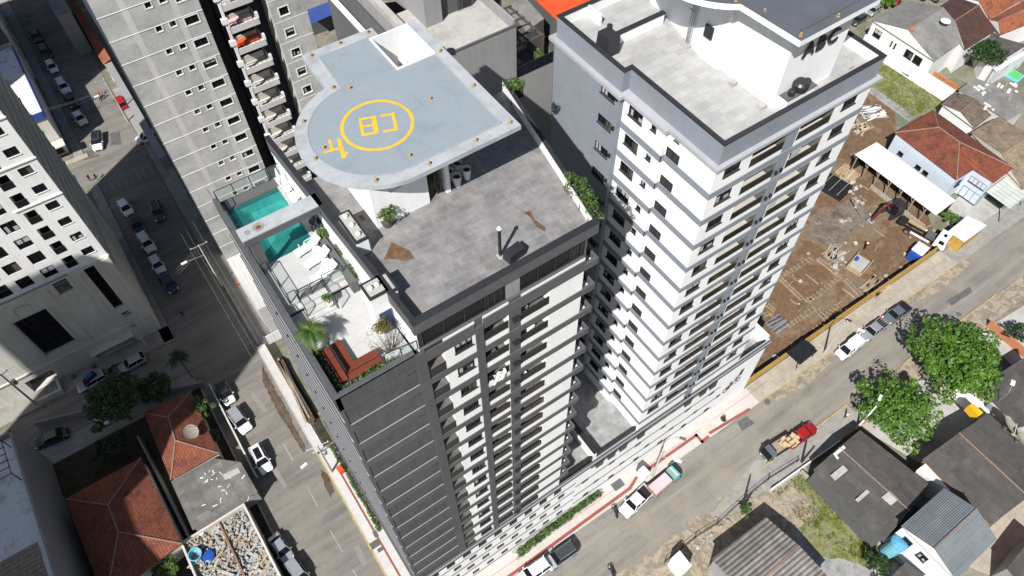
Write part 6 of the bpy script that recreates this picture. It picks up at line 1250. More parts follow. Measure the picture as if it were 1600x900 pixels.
def ragged(name, pts, z, mat, amp):
    random.seed(len(pts) + int(pts[0][0])); out = []
    for i in range(len(pts)):
        a, b = pts[i], pts[(i + 1) % len(pts)]; k = max(2, int(math.hypot(b[0] - a[0], b[1] - a[1]) / 5))
        for j in range(k): out.append((a[0] + (b[0] - a[0]) * j / k + random.uniform(-amp, amp), a[1] + (b[1] - a[1]) * j / k + random.uniform(-amp, amp) * .8))
    return sheet(name, out, z, mat)
sheet('dirt_lot', [(54.3, 22.7), (98.5, 22.7), (104, 30), (112, 42), (127, 56), (122, 82), (54.3, 78)], -.02, 'dirt', True)
ragged('dirt_lot', [(1262, 342), (1292, 325), (1335, 312), (1365, 330), (1360, 348), (1330, 358), (1312, 380), (1290, 385), (1268, 370)], -.012, 'dirtgrey', 6)
sheet('grass', [(1372, 100), (1400, 98), (1480, 150), (1475, 162), (1425, 185), (1362, 138)], -.006, 'grasslot')
sheet('path', [(1352, 140), (1365, 136), (1430, 182), (1420, 190)], -.002, 'gravel')
# south verge of the main street
random.seed(4)
edge = []
x = 8.0
while x < 50: edge.append((x, 12.2 + random.uniform(-.5, .7))); x += random.uniform(.5, 1.3)
sheet('verge', [(8, 4)] + edge + [(50, 4)], .012, 'dust', True)
e2_ = []
x = 14.0
while x < 56: e2_.append((x, 18.9 + random.uniform(-.35, .25))); x += random.uniform(.6, 1.4)
sheet('verge', [(70, 19.6), (100, 19.2), (100, 18.0), (92, 17.2), (86, 18.3), (80, 17.5), (72, 18.5), (62, 17.6), (57, 18.2), (56, 19.7)], .012, 'dust', True)
sheet('verge', [(1180, 720), (1250, 715), (1262, 735), (1190, 770), (1150, 800), (1120, 812), (1110, 805)], .016, 'greypave')
slab('pavement', [(48.5, 9.2), (64.5, 9.2), (64.5, 12.2), (48.5, 12.3)], .13, 'kerb', 'greypave'); slab('kerb', [(48.4, 12.31), (64.5, 12.21), (64.5, 12.4), (48.4, 12.5)], .14, 'kerby')
slab('pavement', [(72, 9.2), (104, 9.2), (104, 11.9), (72, 12.0)], .13, 'kerb', 'dust'); slab('kerb', [(76, 11.98), (98, 11.9), (98, 12.08), (76, 12.16)], .14, 'kerby')
sheet('gravel_yard', [(1520, 505), (1610, 450), (1640, 620), (1600, 590), (1545, 530)], .03, 'patchgrey') if False else None
sheet('gravel_yard', [(1530, 520), (1612, 470), (1660, 600), (1600, 590)], .02, 'roofconc')
# main street pavement in front of the towers
def kx(x): return 19.95 - (x - 12.6) * .011
slab('pavement', [(.6, 20.02), (54.6, kx(54.6) + .16), (54.6, 22.29), (.6, 22.29)], .14, 'kerb', 'pinkpave')
slab('kerb', [(.6, 19.86), (54.6, kx(54.6)), (54.6, kx(54.6) + .155), (.6, 20.015)], .145, 'kerb')
slab('pavement', [(54.62, kx(54.6) + .16), (98, 19.2), (98, 22.4), (54.62, 22.4)], .13, 'kerb', 'beigepave'); slab('kerb', [(54.62, kx(54.6)), (98, 19.05), (98, 19.19), (54.62, kx(54.6) + .15)], .14, 'kerby')
slab('pavement', [(98.02, 19.05), (160, 18.9), (160, 22), (98.02, 22)], .12, 'kerb', 'greypave')
# red tactile paving
def strip(pts, w, mat, name='paving_stripe', z=.146):
    m = MB(); q = [G(x, y, GZ + z) for x, y in pts]
    for a, b in zip(q[:-1], q[1:]):
        d = (b - a).normalized(); nn = Vector((-d.y, d.x, 0)) * w / 2; e = d * w / 2; m.quad(tuple(a - e - nn), tuple(b + e - nn), tuple(b + e + nn), tuple(a - e + nn)); 
    return struct(name, m, mat)
strip([(780, 912), (984, 763)], .42, 'redpave'); strip([(984, 763), (994, 747)], .42, 'redpave', z=.151); strip([(1011, 734), (1088, 680), (1097, 690), (1106, 683)], .42, 'redpave', z=.15); strip([(1110, 676), (1170, 640)], .42, 'redpave')
for x0 in (8, 20, 34, 47):
    m = MB(); m.quad((x0, 21.3, GZ + .145), (x0 + 11, 21.25, GZ + .145), (x0 + 11, 21.3, GZ + .145), (x0, 21.35, GZ + .145)); struct('paving_joint', m, 'redpave')
# left street pavement along the dark tower and the trench beyond
slab('pavement', [(-.2, 22.31), (2.18, 22.31), (2.18, 48), (-.2, 48)], .14, 'kerb', 'whitepave'); slab('kerb', [(-.42, 15), (-.22, 15), (-.22, 48.5), (-.42, 48.5)], .15, 'kerby')
slab('pavement', [(-.3, 48.52), (.85, 48.52), (.85, 68.5), (-.3, 68.5)], .14, 'kerb', 'whitepave'); slab('kerb', [(-.47, 48.52), (-.32, 48.52), (-.32, 69), (-.47, 69)], .15, 'kerb')
slab('pavement', [(-.2, 69.0), (2.2, 69.0), (2.2, 139), (-.2, 139)], .13, 'kerb', 'greypave')
m = MB(); A = [(1.75, y) for y in (23, 30, 38, 43.5)]
m.box(.95, 1.2, 23, 44, GZ + .15, GZ + .155); struct('paving_stripe', m, 'redpave')
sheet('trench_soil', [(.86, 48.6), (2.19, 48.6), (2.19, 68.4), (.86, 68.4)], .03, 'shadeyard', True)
pile('plank_pile', 'planks and rusty formwork in the trench beside the dark tower', 'planks', 462, 612, R(88), 30, 12.0, .9, ['woodgrey', 'potdark', 'brownstain'], spread=.05, seed=15)
# western pavements
slab('pavement', [(-11.5, 76.9), (-10.0, 76.9), (-10.0, 115.5), (-11.5, 115.5)], .13, 'kerb', 'greypave'); slab('pavement', [(-90, 76.6), (-9.9, 77.2), (-9.9, 79.95), (-90, 79.95)], .13, 'kerb', 'greypave')
slab('pavement', [(-11.5, 124.4), (-9.95, 124.0), (-9.95, 200), (-11.5, 200)], .13, 'kerb', 'greypave'); slab('kerb', [(-14, 123.2), (-9.4, 123.2), (-9.4, 124.3), (-14, 124.4)], .15, 'kerby', 'beigepave')
slab('pavement', [(-90, 67.2), (-9.9, 67.2), (-9.9, 70.2), (-90, 70.2)], .12, 'kerb', 'greypave'); slab('kerb', [(-9.85, 12), (-9.68, 12), (-9.68, 66.5), (-9.85, 66.5)], .13, 'kerb')
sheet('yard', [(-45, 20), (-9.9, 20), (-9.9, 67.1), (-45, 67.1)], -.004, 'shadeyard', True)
# road markings
def dash(a, b, w=.14, mat='kerb', z=.012):
    m = MB(); A, B = G(*a), G(*b); d = (B - A).normalized(); nn = Vector((-d.y, d.x, 0)) * w / 2; up_ = Vector((0, 0, z)); m.quad(tuple(A - nn + up_), tuple(B - nn + up_), tuple(B + nn + up_), tuple(A + nn + up_)); return struct('road_marking', m, mat)
MT['fadedpaint'] = plain('faded_road_paint', (.30, .29, .27), .9, .25, 3)
for a, b in (((480, 760), (496, 791)), ((516, 829), (535, 862)), ((443, 694), (458, 720)), ((551, 890), (560, 905))): dash(a, b, .13, 'fadedpaint')
MT['crossing'] = plain('worn_crossing_paint', (.21, .205, .19), .9, .3, 3); MT['wetdirt'] = patches('damp_gutter_dirt', [(.06, .042, .028), (.10, .072, .05), (.13, .10, .075)], 1.0, 9, .9, .3, .3, 4)
for i in range(7): x = -8.4 + i * 1.15; m = MB(); m.quad((x, 112.2, GZ + .012), (x + .5, 112.2, GZ + .012), (x + .5, 116.0, GZ + .012), (x, 116.0, GZ + .012)); struct('road_marking', m, 'crossing')
MT['patchdark'] = patches('dark_road_repair', [(.085, .083, .08), (.11, .107, .102), (.13, .126, .12)], 1.2, 8, .95, .2, .15, 6)
MT['patchlight'] = patches('pale_road_repair', [(.19, .18, .165), (.23, .22, .20), (.17, .16, .145)], 1.0, 8, .95, .2, .15, 6)
for i_, (pts, mt) in enumerate((([(172, 208), (188, 206), (190, 226), (173, 228)], 'patchdark'), ([(128, 236), (146, 232), (150, 246), (130, 250)], 'patchdark'), ([(395, 610), (418, 640), (412, 646), (390, 616)], 'patchlight'), ([(560, 850), (575, 880), (568, 886), (552, 856)], 'patchlight'), ([(1085, 700), (1120, 678), (1128, 688), (1094, 711)], 'patchlight'), ([(1150, 660), (1168, 650), (1180, 662), (1160, 673)], 'patchdark'), ([(1310, 600), (1345, 580), (1350, 588), (1318, 608)], 'patchlight'), ([(900, 835), (960, 800), (966, 808), (906, 844)], 'patchlight'), ([(1480, 470), (1515, 448), (1520, 456), (1487, 478)], 'patchdark'), ([(425, 720), (450, 760), (444, 764), (419, 725)], 'patchlight'))): ragged('road_patch', pts, .013 + .0007 * i_, mt, 1.2)
ragged('verge', [(409, 565), (418, 585), (440, 625), (462, 668), (480, 705), (474, 706), (452, 672), (430, 635), (412, 600)], .0136, 'wetdirt', 1.5); ragged('verge', [(500, 732), (514, 742), (522, 768), (517, 778), (508, 762)], .0144, 'wetdirt', 1.2)
for (x, y, s) in ((1199, 628, .5), (155, 168, .4), (152, 243, .4), (1498, 491, .45), (45, 25, .6)):
    c = G(x, y); m = MB(); m.lathe((c.x, c.y, GZ + .016), [(s * .9, 0), (s * .9, .006)], 14); tag(m.build('manhole_cover', 'greydark'), {1199: 'dark drain cover in the asphalt below the podium corner', 155: 'manhole cover near the motorcyclist on the upper street', 152: 'manhole cover behind the white car with the black roof', 1498: 'whitewashed drain by the kerb near the big tree', 45: 'pale manhole cover at the top left corner'}[x], 'manhole cover')
for i, (x, y, w_, h_, lab) in enumerate(((587, 835, .5, .9, 'small dark hatch in the white pavement, the upper of three'), (586, 851, 1.2, .9, 'large dark hatch in the white pavement'), (595, 859, .8, .5, 'small dark hatch beside the large one'), (965, 758, 1.6, 1.1, 'dark hatch in the pink pavement near the equipment box'))):
    c = G(x, y); m = MB(); m.rbox((c.x, c.y), 0, w_, h_, GZ + .152, GZ + .17); tag(m.build('pavement_hatch', 'greydark'), lab, 'hatch')
v = G(138, 157); m = MB(); m.box(v.x - 1.6, v.x + 1.6, v.y - .5, v.y + .5, GZ + .005, GZ + .03, 0)
for i in range(14): m.box(v.x - 1.5 + i * .22, v.x - 1.4 + i * .22, v.y - .42, v.y + .42, GZ + .031, GZ + .06, 1)
tag(m.build('storm_grate', ['blackmetal', 'steel']), 'dark storm drain grate across the upper street', 'drain')
# yards on the right
sheet('gravel_yard', [(1203, 766), (1254, 735), (1408, 878), (1370, 925), (1290, 925)], .0, 'gravel'); ragged('grass', [(1203, 767), (1254, 737), (1300, 778), (1340, 815), (1402, 874), (1380, 895), (1340, 880), (1315, 872), (1280, 870), (1250, 832), (1220, 795)], .006, 'grasslot', 3)
sheet('concrete_yard', [(1330, 650), (1400, 600), (1470, 590), (1530, 650), (1450, 720), (1440, 725), (1350, 672)], .0, 'roofconc'); sheet('concrete_yard', [(1395, 650), (1445, 700), (1460, 690), (1412, 640)], .006, 'greypave')
sheet('concrete_yard', [(1500, 880), (1540, 830), (1620, 760), (1650, 800), (1560, 905)], .004, 'beigepave'); sheet('concrete_yard', [(1470, 330), (1520, 290), (1570, 330), (1500, 385)], -.004, 'roofconc')
sheet('dirt_yard', [(1050, 870), (1160, 790), (1205, 766), (1290, 925), (1060, 925)], -.004, 'dust')
m = MB(); a, b = G(1203, 766), G(1310, 690); wallseg(m, a, b, .15, GZ, GZ + .7, 0, -1); tag(m.build('low_wall', 'whitewall'), 'low white wall between the gravel verge and the grassy lot', 'wall')
m = MB(); a, b = G(1252, 735, GZ + .7), G(1408, 880, GZ + .7); wallseg(m, a, b, .22, GZ, GZ + .7, 0, 1); tag(m.build('boundary_wall', 'beigepave'), 'pale boundary wall between the grassy lot and the dark-roofed long house', 'wall')
m = MB(); a, b = G(1310, 690), G(1400, 622); wallseg(m, a, b, .15, GZ, GZ + 1.1, 0, -1)
tag(m.build('low_wall', 'terracotta'), 'low brick garden wall under the left tree', 'wall')
m = MB(); a, b = G(1540, 510), G(1600, 560); wallseg(m, a, b, .2, GZ, GZ + 1.6, 0, 1); tag(m.build('brick_wall', 'terracotta'), 'red-edged brick wall at the right behind the big tree', 'wall')
rl_ = thing('yard_railing', 'dark metal railing along the dirt verge at the bottom', 'railing', G(1100, 825)); m = MB(); pts = [G(1038, 880), G(1085, 842), G(1120, 820), G(1165, 778), G(1200, 750), G(1245, 722)]
for a, b in zip(pts[:-1], pts[1:]):
    for h in (.5, 1.1): m.tube((a.x, a.y, GZ + h), (b.x, b.y, GZ + h), .035, 5)
m.build('rail', 'blackmetal', rl_)
for p in pts: m = MB(); m.tube((p.x, p.y, GZ), (p.x, p.y, GZ + 1.2), .06, 6); m.build('post', 'blackmetal', rl_)
# ================================================================= VEHICLES (local frame: +X forward, ground at z = 0)
def loft(mb, st, m=0):
    """st: (x, halfwidth, z_low, z_belt, crown) -> closed car shell with rounded shoulders"""
    k = 8; vs = []
    for x, w_, zl, zb, cr in st:
        vs += [(x, -w_ * .96, zl), (x, -w_, zl + (zb - zl) * .45), (x, -w_ * .97, zb - .1), (x, -w_ * .8, zb), (x, w_ * .8, zb), (x, w_ * .97, zb - .1), (x, w_, zl + (zb - zl) * .45), (x, w_ * .96, zl)]
        vs[-5] = (x, -w_ * .8, zb + cr * .3); vs[-4] = (x, w_ * .8, zb + cr * .3)
    fs = []
    for i in range(len(st) - 1):
        for j in range(k): a, b = i * k + j, i * k + (j + 1) % k; fs.append((a, b, b + k, a + k))
    fs.append(tuple(range(k))); fs.append(tuple(range((len(st) - 1) * k + k - 1, (len(st) - 1) * k - 1, -1)))
    mb.add(vs, fs, m)
SPEC = {  # L, W, hood start belt, greenhouse: base front, top front, top rear, base rear, belt z, roof z
    'hatch': (3.95, 1.72, (.98, .35, -1.45, -1.85), .92, 1.5), 'sedan': (4.4, 1.75, (1.05, .4, -1.0, -1.6), .92, 1.48), 'suv': (4.45, 1.84, (1.15, .55, -1.85, -2.1), 1.05, 1.68),
    'pickup': (4.95, 1.82, (1.2, .65, -.75, -.95), 1.02, 1.62), 'van': (4.45, 1.75, (1.3, .7, -.1, -.3), 1.0, 1.75), 'wagon': (4.4, 1.74, (1.05, .4, -1.85, -2.05), .93, 1.5)}
def make_car(kind, paint, roofpaint=None, extra=None):
    L, W, (bf, tf, tr_, br2), zb, zr = SPEC[kind]; r = thing('parked_car' if kind not in ('pickup', 'van') else {'pickup': 'pickup_truck', 'van': 'delivery_van'}[kind], '-', {'pickup': 'pickup', 'van': 'van'}.get(kind, 'car'))
    P_ = PAINT[paint]; RP = PAINT[roofpaint] if isinstance(roofpaint, str) else P_; h, w_ = L / 2, W / 2
    m = MB(); bedlow = kind == 'pickup'
    st = [(h, w_ * .62, .38, .6, 0), (h - .08, w_ * .84, .28, .72, 0), (h - .35, w_ * .95, .22, .82, .04), (bf + .05, w_, .22, zb - .03, .05), (bf - .2, w_, .22, zb, 0), (0, w_, .22, zb, 0)]
    if bedlow: st += [(br2 - .02, w_, .22, zb, 0), (br2 - .05, w_, .22, .62, 0), (-h + .1, w_ * .98, .25, .62, 0), (-h, w_ * .95, .3, .6, 0)]
    else: st += [(br2 + .1, w_, .22, zb, 0), (-h + .12, w_ * .95, .24, zb - (.12 if kind == 'sedan' else .02), 0), (-h + .02, w_ * .86, .3, zb - .25, 0), (-h, w_ * .7, .36, .6, 0)]
    loft(m, st); m.build('body', P_, r, smooth=False, bevel=0)
    wt = w_ * .74; wbm = w_ * .93; zt = zr - .05
    A = [(bf, -wbm, zb - .01), (bf, wbm, zb - .01), (br2, wbm, zb - .01), (br2, -wbm, zb - .01)]; T = [(tf, -wt, zt), (tf, wt, zt), (tr_, wt, zt), (tr_, -wt, zt)]
    def glass(n, a, b, c, d): q = MB(); q.quad(a, b, c, d); q.build(n, 'glass', r)
    glass('windscreen', A[0], A[1], T[1], T[0]); glass('rear_window', A[2], A[3], T[3], T[2])
    if kind != 'van': glass('side_window', A[3], A[0], T[0], T[3]); glass('side_window', A[1], A[2], T[2], T[1])
    else: glass('side_window', A[3], A[0], T[0], T[3]); glass('side_window', A[1], A[2], T[2], T[1])
    m = MB(); cr = .03
    m.add([(tf + .04, -wt - .02, zt - .02), (tf + .04, wt + .02, zt - .02), (tr_ - .04, wt + .02, zt - .02), (tr_ - .04, -wt - .02, zt - .02), (tf - .06, -wt * .88, zr), (tf - .06, wt * .88, zr), (tr_ + .06, wt * .88, zr), (tr_ + .06, -wt * .88, zr)], [(0, 1, 5, 4), (1, 2, 6, 5), (2, 3, 7, 6), (3, 0, 4, 7), (4, 5, 6, 7)])
    for i in range(4): m.tube(A[i], T[i], .045, 5)
    for s_ in (-1, 1): xm = (bf + br2) / 2 - .1; m.tube((xm, s_ * (wbm + .005), zb), ((tf + tr_) / 2 - .1, s_ * (wt + .005), zt), .04, 5)
    m.build('roof', RP, r)
    if kind in ('suv', 'wagon'):
        for s_ in (-1, 1): m = MB(); m.tube((tf - .1, s_ * wt * .92, zr + .04), (tr_ + .1, s_ * wt * .92, zr + .04), .025, 5); m.build('roof_rail', 'steel', r)
    if extra == 'sunroof': m = MB(); m.box(tr_ + .5, tf - .15, -wt * .62, wt * .62, zr + .001, zr + .012); m.build('sunroof', 'glass', r)
    for sx in (h - .8, -h + .75):
        for s_ in (-1, 1):
            m = MB(); m.tube((sx, s_ * (w_ - .2), .32), (sx, s_ * (w_ + .015), .32), .32, 14); wh = m.build('wheel', 'rubber', r); m = MB(); m.tube((sx, s_ * (w_ + .016), .32), (sx, s_ * (w_ + .022), .32), .2, 10); m.build('rim', 'rim', wh)
    for s_ in (-1, 1):
        m = MB(); m.add([(h - .02, s_ * w_ * .55, .6), (h - .1, s_ * w_ * .84, .6), (h - .45, s_ * w_ * .94, .76), (h - .3, s_ * w_ * .66, .8)], [(0, 1, 2, 3) if s_ > 0 else (3, 2, 1, 0)]); 
        m.v = [(x + .03, y * 1.02, z + .03) for x, y, z in m.v]; m.build('headlight', LIGHTW, r)
        m = MB(); m.box(-h - .015, -h + .18, s_ * w_ * .62, s_ * w_ * .9, zb - .32 if not bedlow else .62, zb - .1 if not bedlow else .9); m.build('tail_light', LIGHTR, r)
        m = MB(); m.box(bf - .25, bf - .12, s_ * (w_ + .02), s_ * (w_ + .19), zb, zb + .13); m.build('wing_mirror', P_, r)
    m = MB(); m.box(h - .06, h + .02, -w_ * .45, w_ * .45, .42, .56); m.build('grille', 'blackmetal', r)
    if bedlow:
        m = MB(); m.box(-h + .02, br2 - .06, -w_ * .98, -w_ * .9, .62, zb); m.box(-h + .02, br2 - .06, w_ * .9, w_ * .98, .62, zb); m.box(-h, -h + .07, -w_ * .98, w_ * .98, .62, zb - .03); m.build('bed_side', P_, r)
        m = MB(); m.box(-h + .08, br2 - .07, -w_ * .89, w_ * .89, .63, .67)
        for i in range(7): y = -w_ * .8 + i * w_ * 1.6 / 6; m.box(-h + .1, br2 - .1, y - .03, y + .03, .671, .7)
        m.build('bed_liner', 'blackmetal', r)
        if extra == 'cover': m = MB(); m.box(-h + .03, br2 - .1, -w_ * .93, w_ * .93, zb - .02, zb + .03); m.build('bed_cover', 'blacktarp', r)
        if extra == 'rack':
            m = MB()
            for i in range(6): y = -w_ * .85 + i * w_ * 1.7 / 5; m.tube((-h + .1, y, zb + .05), (br2, y, zb + .05), .035, 5)
            m.build('load_bars', 'steel', r)
    if kind == 'van':
        m = MB(); x0, x1 = -h + .05, -.32
        m.add([(x0, -w_, zb - .1), (x1, -w_, zb - .1), (x1, w_, zb - .1), (x0, w_, zb - .1), (x0 + .05, -w_ * .9, 1.85), (x1 - .1, -w_ * .9, 1.85), (x1 - .1, w_ * .9, 1.85), (x0 + .05, w_ * .9, 1.85)], [(0, 1, 5, 4), (1, 2, 6, 5), (2, 3, 7, 6), (3, 0, 4, 7), (4, 5, 6, 7)]); m.build('cargo_box', P_, r)
    return r
CARS = {}
def car(kind, paint, front, rear, label, group, roofpaint=None, extra=None, z=.8):
    a, b = G(*rear, GZ + z), G(*front, GZ + z); c = (a + b) / 2; ang = math.atan2(b.y - a.y, b.x - a.x); key = (kind, paint, roofpaint, extra)
    if key in CARS: r = copy_tree(CARS[key])
    else: r = CARS[key] = make_car(kind, paint, roofpaint, extra)
    return put(r, (c.x, c.y, GZ + .01), ang, label, group)
gL, gU, gX, gM = 'cars along the sunny left street', 'cars along the shaded upper street', 'cars on the shaded cross street', 'vehicles along the main street kerb'
car('hatch', 'white', (359, 627), (344, 600), 'white hatchback with a black roof nearest the shaded corner of the left street', gL, 'black')
car('suv', 'white', (385, 671), (363, 641), 'white car with roof rails parked second from the corner on the left street', gL, 'silver')
car('suv', 'white', (417, 735), (398, 698), 'white car with a black sunroof driving alone in the left street', gL, None, 'sunroof')
car('sedan', 'silver', (451, 873), (428, 840), 'silver sedan parked in shade beside the rubble building', gL)
car('suv', 'silver', (478, 912), (455, 880), 'silver car cut off by the bottom edge beside the rubble building', gL)
for i, (k, p, f, rr, lab) in enumerate([('hatch', 'white', (204, 336), (187, 311), 'white hatchback at the head of the shaded row by the white block'), ('sedan', 'black', (219, 361), (205, 340), 'black car hidden in shade behind the first white hatchback'), ('suv', 'white', (237, 391), (220, 366), 'white car third in the shaded row by the white block'), ('hatch', 'white', (254, 427), (236, 397), 'white car last but one in the shaded row by the white block'), ('sedan', 'navy', (271, 453), (253, 430), 'dark blue car last in the shaded row by the white block'), ('suv', 'graphite', (251, 345), (240, 314), 'dark car driving in the middle of the shaded street')]): car(k, p, f, rr, lab, gU)
for i, (k, p, f, rr, lab) in enumerate([('sedan', 'black', (61, 66), (51, 44), 'black car farthest up the shaded street'), ('suv', 'black', (76, 91), (65, 70), 'black car second from the top of the shaded street'), ('hatch', 'white', (87, 113), (74, 93), 'white car third from the top of the shaded street'), ('suv', 'white', (106, 146), (91, 122), 'white car with a light roof fourth from the top of the shaded street'), ('hatch', 'navy', (119, 168), (103, 147), 'dark blue car half in shade behind the white cars'), ('sedan', 'white', (133, 195), (114, 171), 'white car at the shade edge of the upper street'), ('suv', 'white', (152, 233), (151, 207), 'white car with a black roof driving in the sun of the upper street'), ('hatch', 'white', (217, 217), (240, 209), 'white car half hidden under the grey concrete block'), ('hatch', 'red', (180, 148), (196, 169), 'red car under the pole shadow on the upper street')]):
    car(k, p, f, rr, lab, gU, 'black' if 'black roof' in lab else None)
car('hatch', 'silver', (187, 577), (225, 556), 'silver hatchback in front of the cream building', gX); car('wagon', 'silver', (121, 607), (165, 583), 'silver wagon with a loaded roof in front of the cream building', gX)
car('hatch', 'white', (160, 655), (158, 635), 'small white car partly under the dark tree', gX); car('sedan', 'black', (58, 692), (100, 675), 'black car in deep shade by the grey wall at the left', gX)
p = base_of([o for o in bpy.data.objects if o.get('label', '').startswith('silver wagon')][0]); m = MB(); m.rbox((p.x + .2, p.y), .45, 1.7, .9, GZ + 1.55, GZ + 1.9); m.rbox((p.x + .2, p.y), .45, 1.2, .6, GZ + 1.901, GZ + 2.1, 1); tag(m.build('roof_load', ['blacktarp', 'plasticblue']), 'load tied on the roof of the silver wagon', 'luggage')
car('pickup', 'white', (976, 800), (1011, 766), 'white pickup with an open black bed parked by the pink pavement', gM); car('suv', 'silver', (856, 882), (897, 853), 'silver car parked behind the white car at the bottom of the main street', gM, 'graphite')
car('suv', 'white', (817, 905), (852, 880), 'white car at the bottom edge by the pink pavement', gM)
car('van', 'white', (1309, 557), (1344, 531), 'white van parked by the ochre hoarding', gM); car('pickup', 'silver', (1349, 527), (1382, 502), 'silver pickup with load bars behind the white van', gM, None, 'rack'); car('pickup', 'grey', (1385, 500), (1417, 478), 'grey pickup with a black bed cover, farthest along the hoarding', gM, None, 'cover')
rp = car('pickup', 'red', (1270, 667), (1235, 691), 'red pickup carrying cardboard boxes on the right side of the street', gM)
def boxes(name, root, n, x0, x1, y0, y1, z, seed, lab):
    c = base_of(root); a = root.rotation_euler.z; random.seed(seed)
    for i in range(n):
        lx_, ly_ = random.uniform(x0, x1), random.uniform(y0, y1); s_ = random.uniform(.35, .6); X, Y = c.x + lx_ * math.cos(a) - ly_ * math.sin(a), c.y + lx_ * math.sin(a) + ly_ * math.cos(a)
        m = MB(); m.rbox((0, 0), random.uniform(-.3, .3) + a, s_ * 1.2, s_, 0, random.uniform(.25, .5)); m.rbox((0, 0), a, s_ * .9, .05, .501, .505, 1) if False else None; o = tag(m.build('cardboard_box', 'cardboard'), lab, 'box', lab); o.location = (X, Y, z + .002 * i + (.3 if i > n * .6 else 0))
boxes('b', rp, 11, -2.2, -1.1, -.55, .55, GZ + .72, 3, 'cardboard box in the bed of the red pickup')
def make_small_truck(paint, load):
    r = thing('small_truck', '-', 'truck'); P_ = PAINT[paint] if paint in PAINT else MT[paint]
    m = MB(); m.add([(1.1, -.85, .4), (2.4, -.85, .4), (2.4, .85, .4), (1.1, .85, .4), (1.1, -.8, 1.95), (1.95, -.78, 1.95), (1.95, .78, 1.95), (1.1, .8, 1.95), (2.4, -.84, 1.1), (2.4, .84, 1.1)], [(3, 2, 1, 0), (4, 5, 6, 7), (0, 1, 8, 5, 4), (2, 3, 7, 6, 9), (1, 2, 9, 8), (3, 0, 4, 7)]); m.build('cab', P_, r)
    m = MB(); m.quad((2.41, -.76, 1.14), (2.41, .76, 1.14), (1.98, .72, 1.9), (1.98, -.72, 1.9)); m.build('windscreen', 'glass', r)
    m = MB(); m.box(-2.4, 1.0, -.9, .9, .75, .85); m.build('load_floor', 'woodgrey', r)
    for a in ((-2.4, 1.0, -.9, -.85), (-2.4, 1.0, .85, .9), (-2.4, -2.35, -.849, .849), (.95, 1.0, -.849, .849)): m = MB(); m.box(*a, .851, 1.3); m.build('side_board', 'blackmetal' if load != 'tarp' else 'woodgrey', r)
    if load == 'tarp': m = MB(); m.rbox((-.75, 0), 0, 3.0, 1.65, .86, 1.75, 0, .93, .85); m.build('tarpaulin', 'pink', r); m = MB(); m.box(1.15, 1.4, -.7, .7, 1.951, 1.97); m.box(1.5, 1.6, -.7, .7, 1.951, 1.965, 1); m.build('cab_stripe', ['orange', 'whitewall'], r)
    for sx in (1.6, -1.5):
        for s_ in (-1, 1): m = MB(); m.tube((sx, s_ * .62, .36), (sx, s_ * .86, .36), .36, 14); wh = m.build('wheel', 'rubber', r); m = MB(); m.tube((sx, s_ * .861, .36), (sx, s_ * .868, .36), .2, 10); m.build('rim', 'rim', wh)
    for s_ in (-1, 1): m = MB(); m.box(2.4, 2.43, s_ * .5 - .12, s_ * .5 + .12, .6, .8); m.build('headlight', LIGHTW, r); m = MB(); m.box(1.9, 2.0, s_ * .88, s_ * 1.05, 1.2, 1.6); m.build('wing_mirror', 'blackmetal', r)
    return r
def place2(r, front, rear, label, group=None, z=.9):
    a, b = G(*rear, GZ + z), G(*front, GZ + z); c = (a + b) / 2; return put(r, (c.x, c.y, GZ + .01), math.atan2(b.y - a.y, b.x - a.x), label, group)
place2(make_small_truck('teal', 'tarp'), (1056, 737), (1019, 768), 'small truck with a teal cab and a pink tarpaulin load on the pavement edge', gM)
ft = place2(make_small_truck('grey', 'open'), (1196, 712), (1233, 688), 'small flatbed with a grey cab facing down the street, loaded with boxes', gM)
boxes('b', ft, 9, -2.0, .0, -.6, .6, GZ + .88, 8, 'cardboard box on the small flatbed')
def make_moto():
    r = thing('motorcycle', '-', 'motorcycle')
    for sx in (.65, -.6):
        m = MB(); 
        for i in range(14): a, b = 6.2832 * i / 14, 6.2832 * (i + 1) / 14; m.tube((sx + .27 * math.cos(a), 0, .3 + .27 * math.sin(a)), (sx + .27 * math.cos(b), 0, .3 + .27 * math.sin(b)), .06, 5)
        m.build('wheel', 'rubber', r)
    m = MB(); m.path([(.65, 0, .3), (.4, 0, .85), (-.1, 0, .45), (-.6, 0, .3)], .05, 6); m.build('frame', 'blackmetal', r)
    m = MB(); m.rbox((.2, 0), 0, .5, .28, .7, .95, 0, .7, .7); m.build('fuel_tank', PAINT['graphite'], r); m = MB(); m.rbox((-.35, 0), 0, .75, .26, .72, .84, 0, .9, .8); m.build('seat', 'rubber', r)
    m = MB(); m.path([(.38, -.36, 1.0), (.45, 0, .95), (.38, .36, 1.0)], .025, 5); m.build('handlebar', 'blackmetal', r); m = MB(); m.rbox((-.05, 0), 0, .4, .3, .3, .6); m.build('engine', 'steel', r); m = MB(); m.tube((.55, 0, .85), (.65, 0, .85), .1, 10); m.build('headlight', LIGHTW, r)
    return r
mo = make_moto(); gm = 'motorcycles'
for i, (x, y, a, lab) in enumerate(((960, 801, 75, 'black motorcycle standing in front of the white pickup'), (955, 896, 80, 'black motorcycle at the bottom edge of the main street'), (179, 577, 20, 'black motorcycle between the two silver cars by the cream building'), (162, 155, 30, 'motorcycle ridden by a person in red on the upper street'))): v = G(x, y); put(mo if i == 0 else copy_tree(mo), (v.x, v.y, GZ + .01), R(a), lab, gm)
def person(x, y, z, lab, top, legs, ang=0.0, name='person'):
    v = G(x, y, z); r = thing(name, lab, 'person', v); figure(r, top, legs, ang=ang); return r
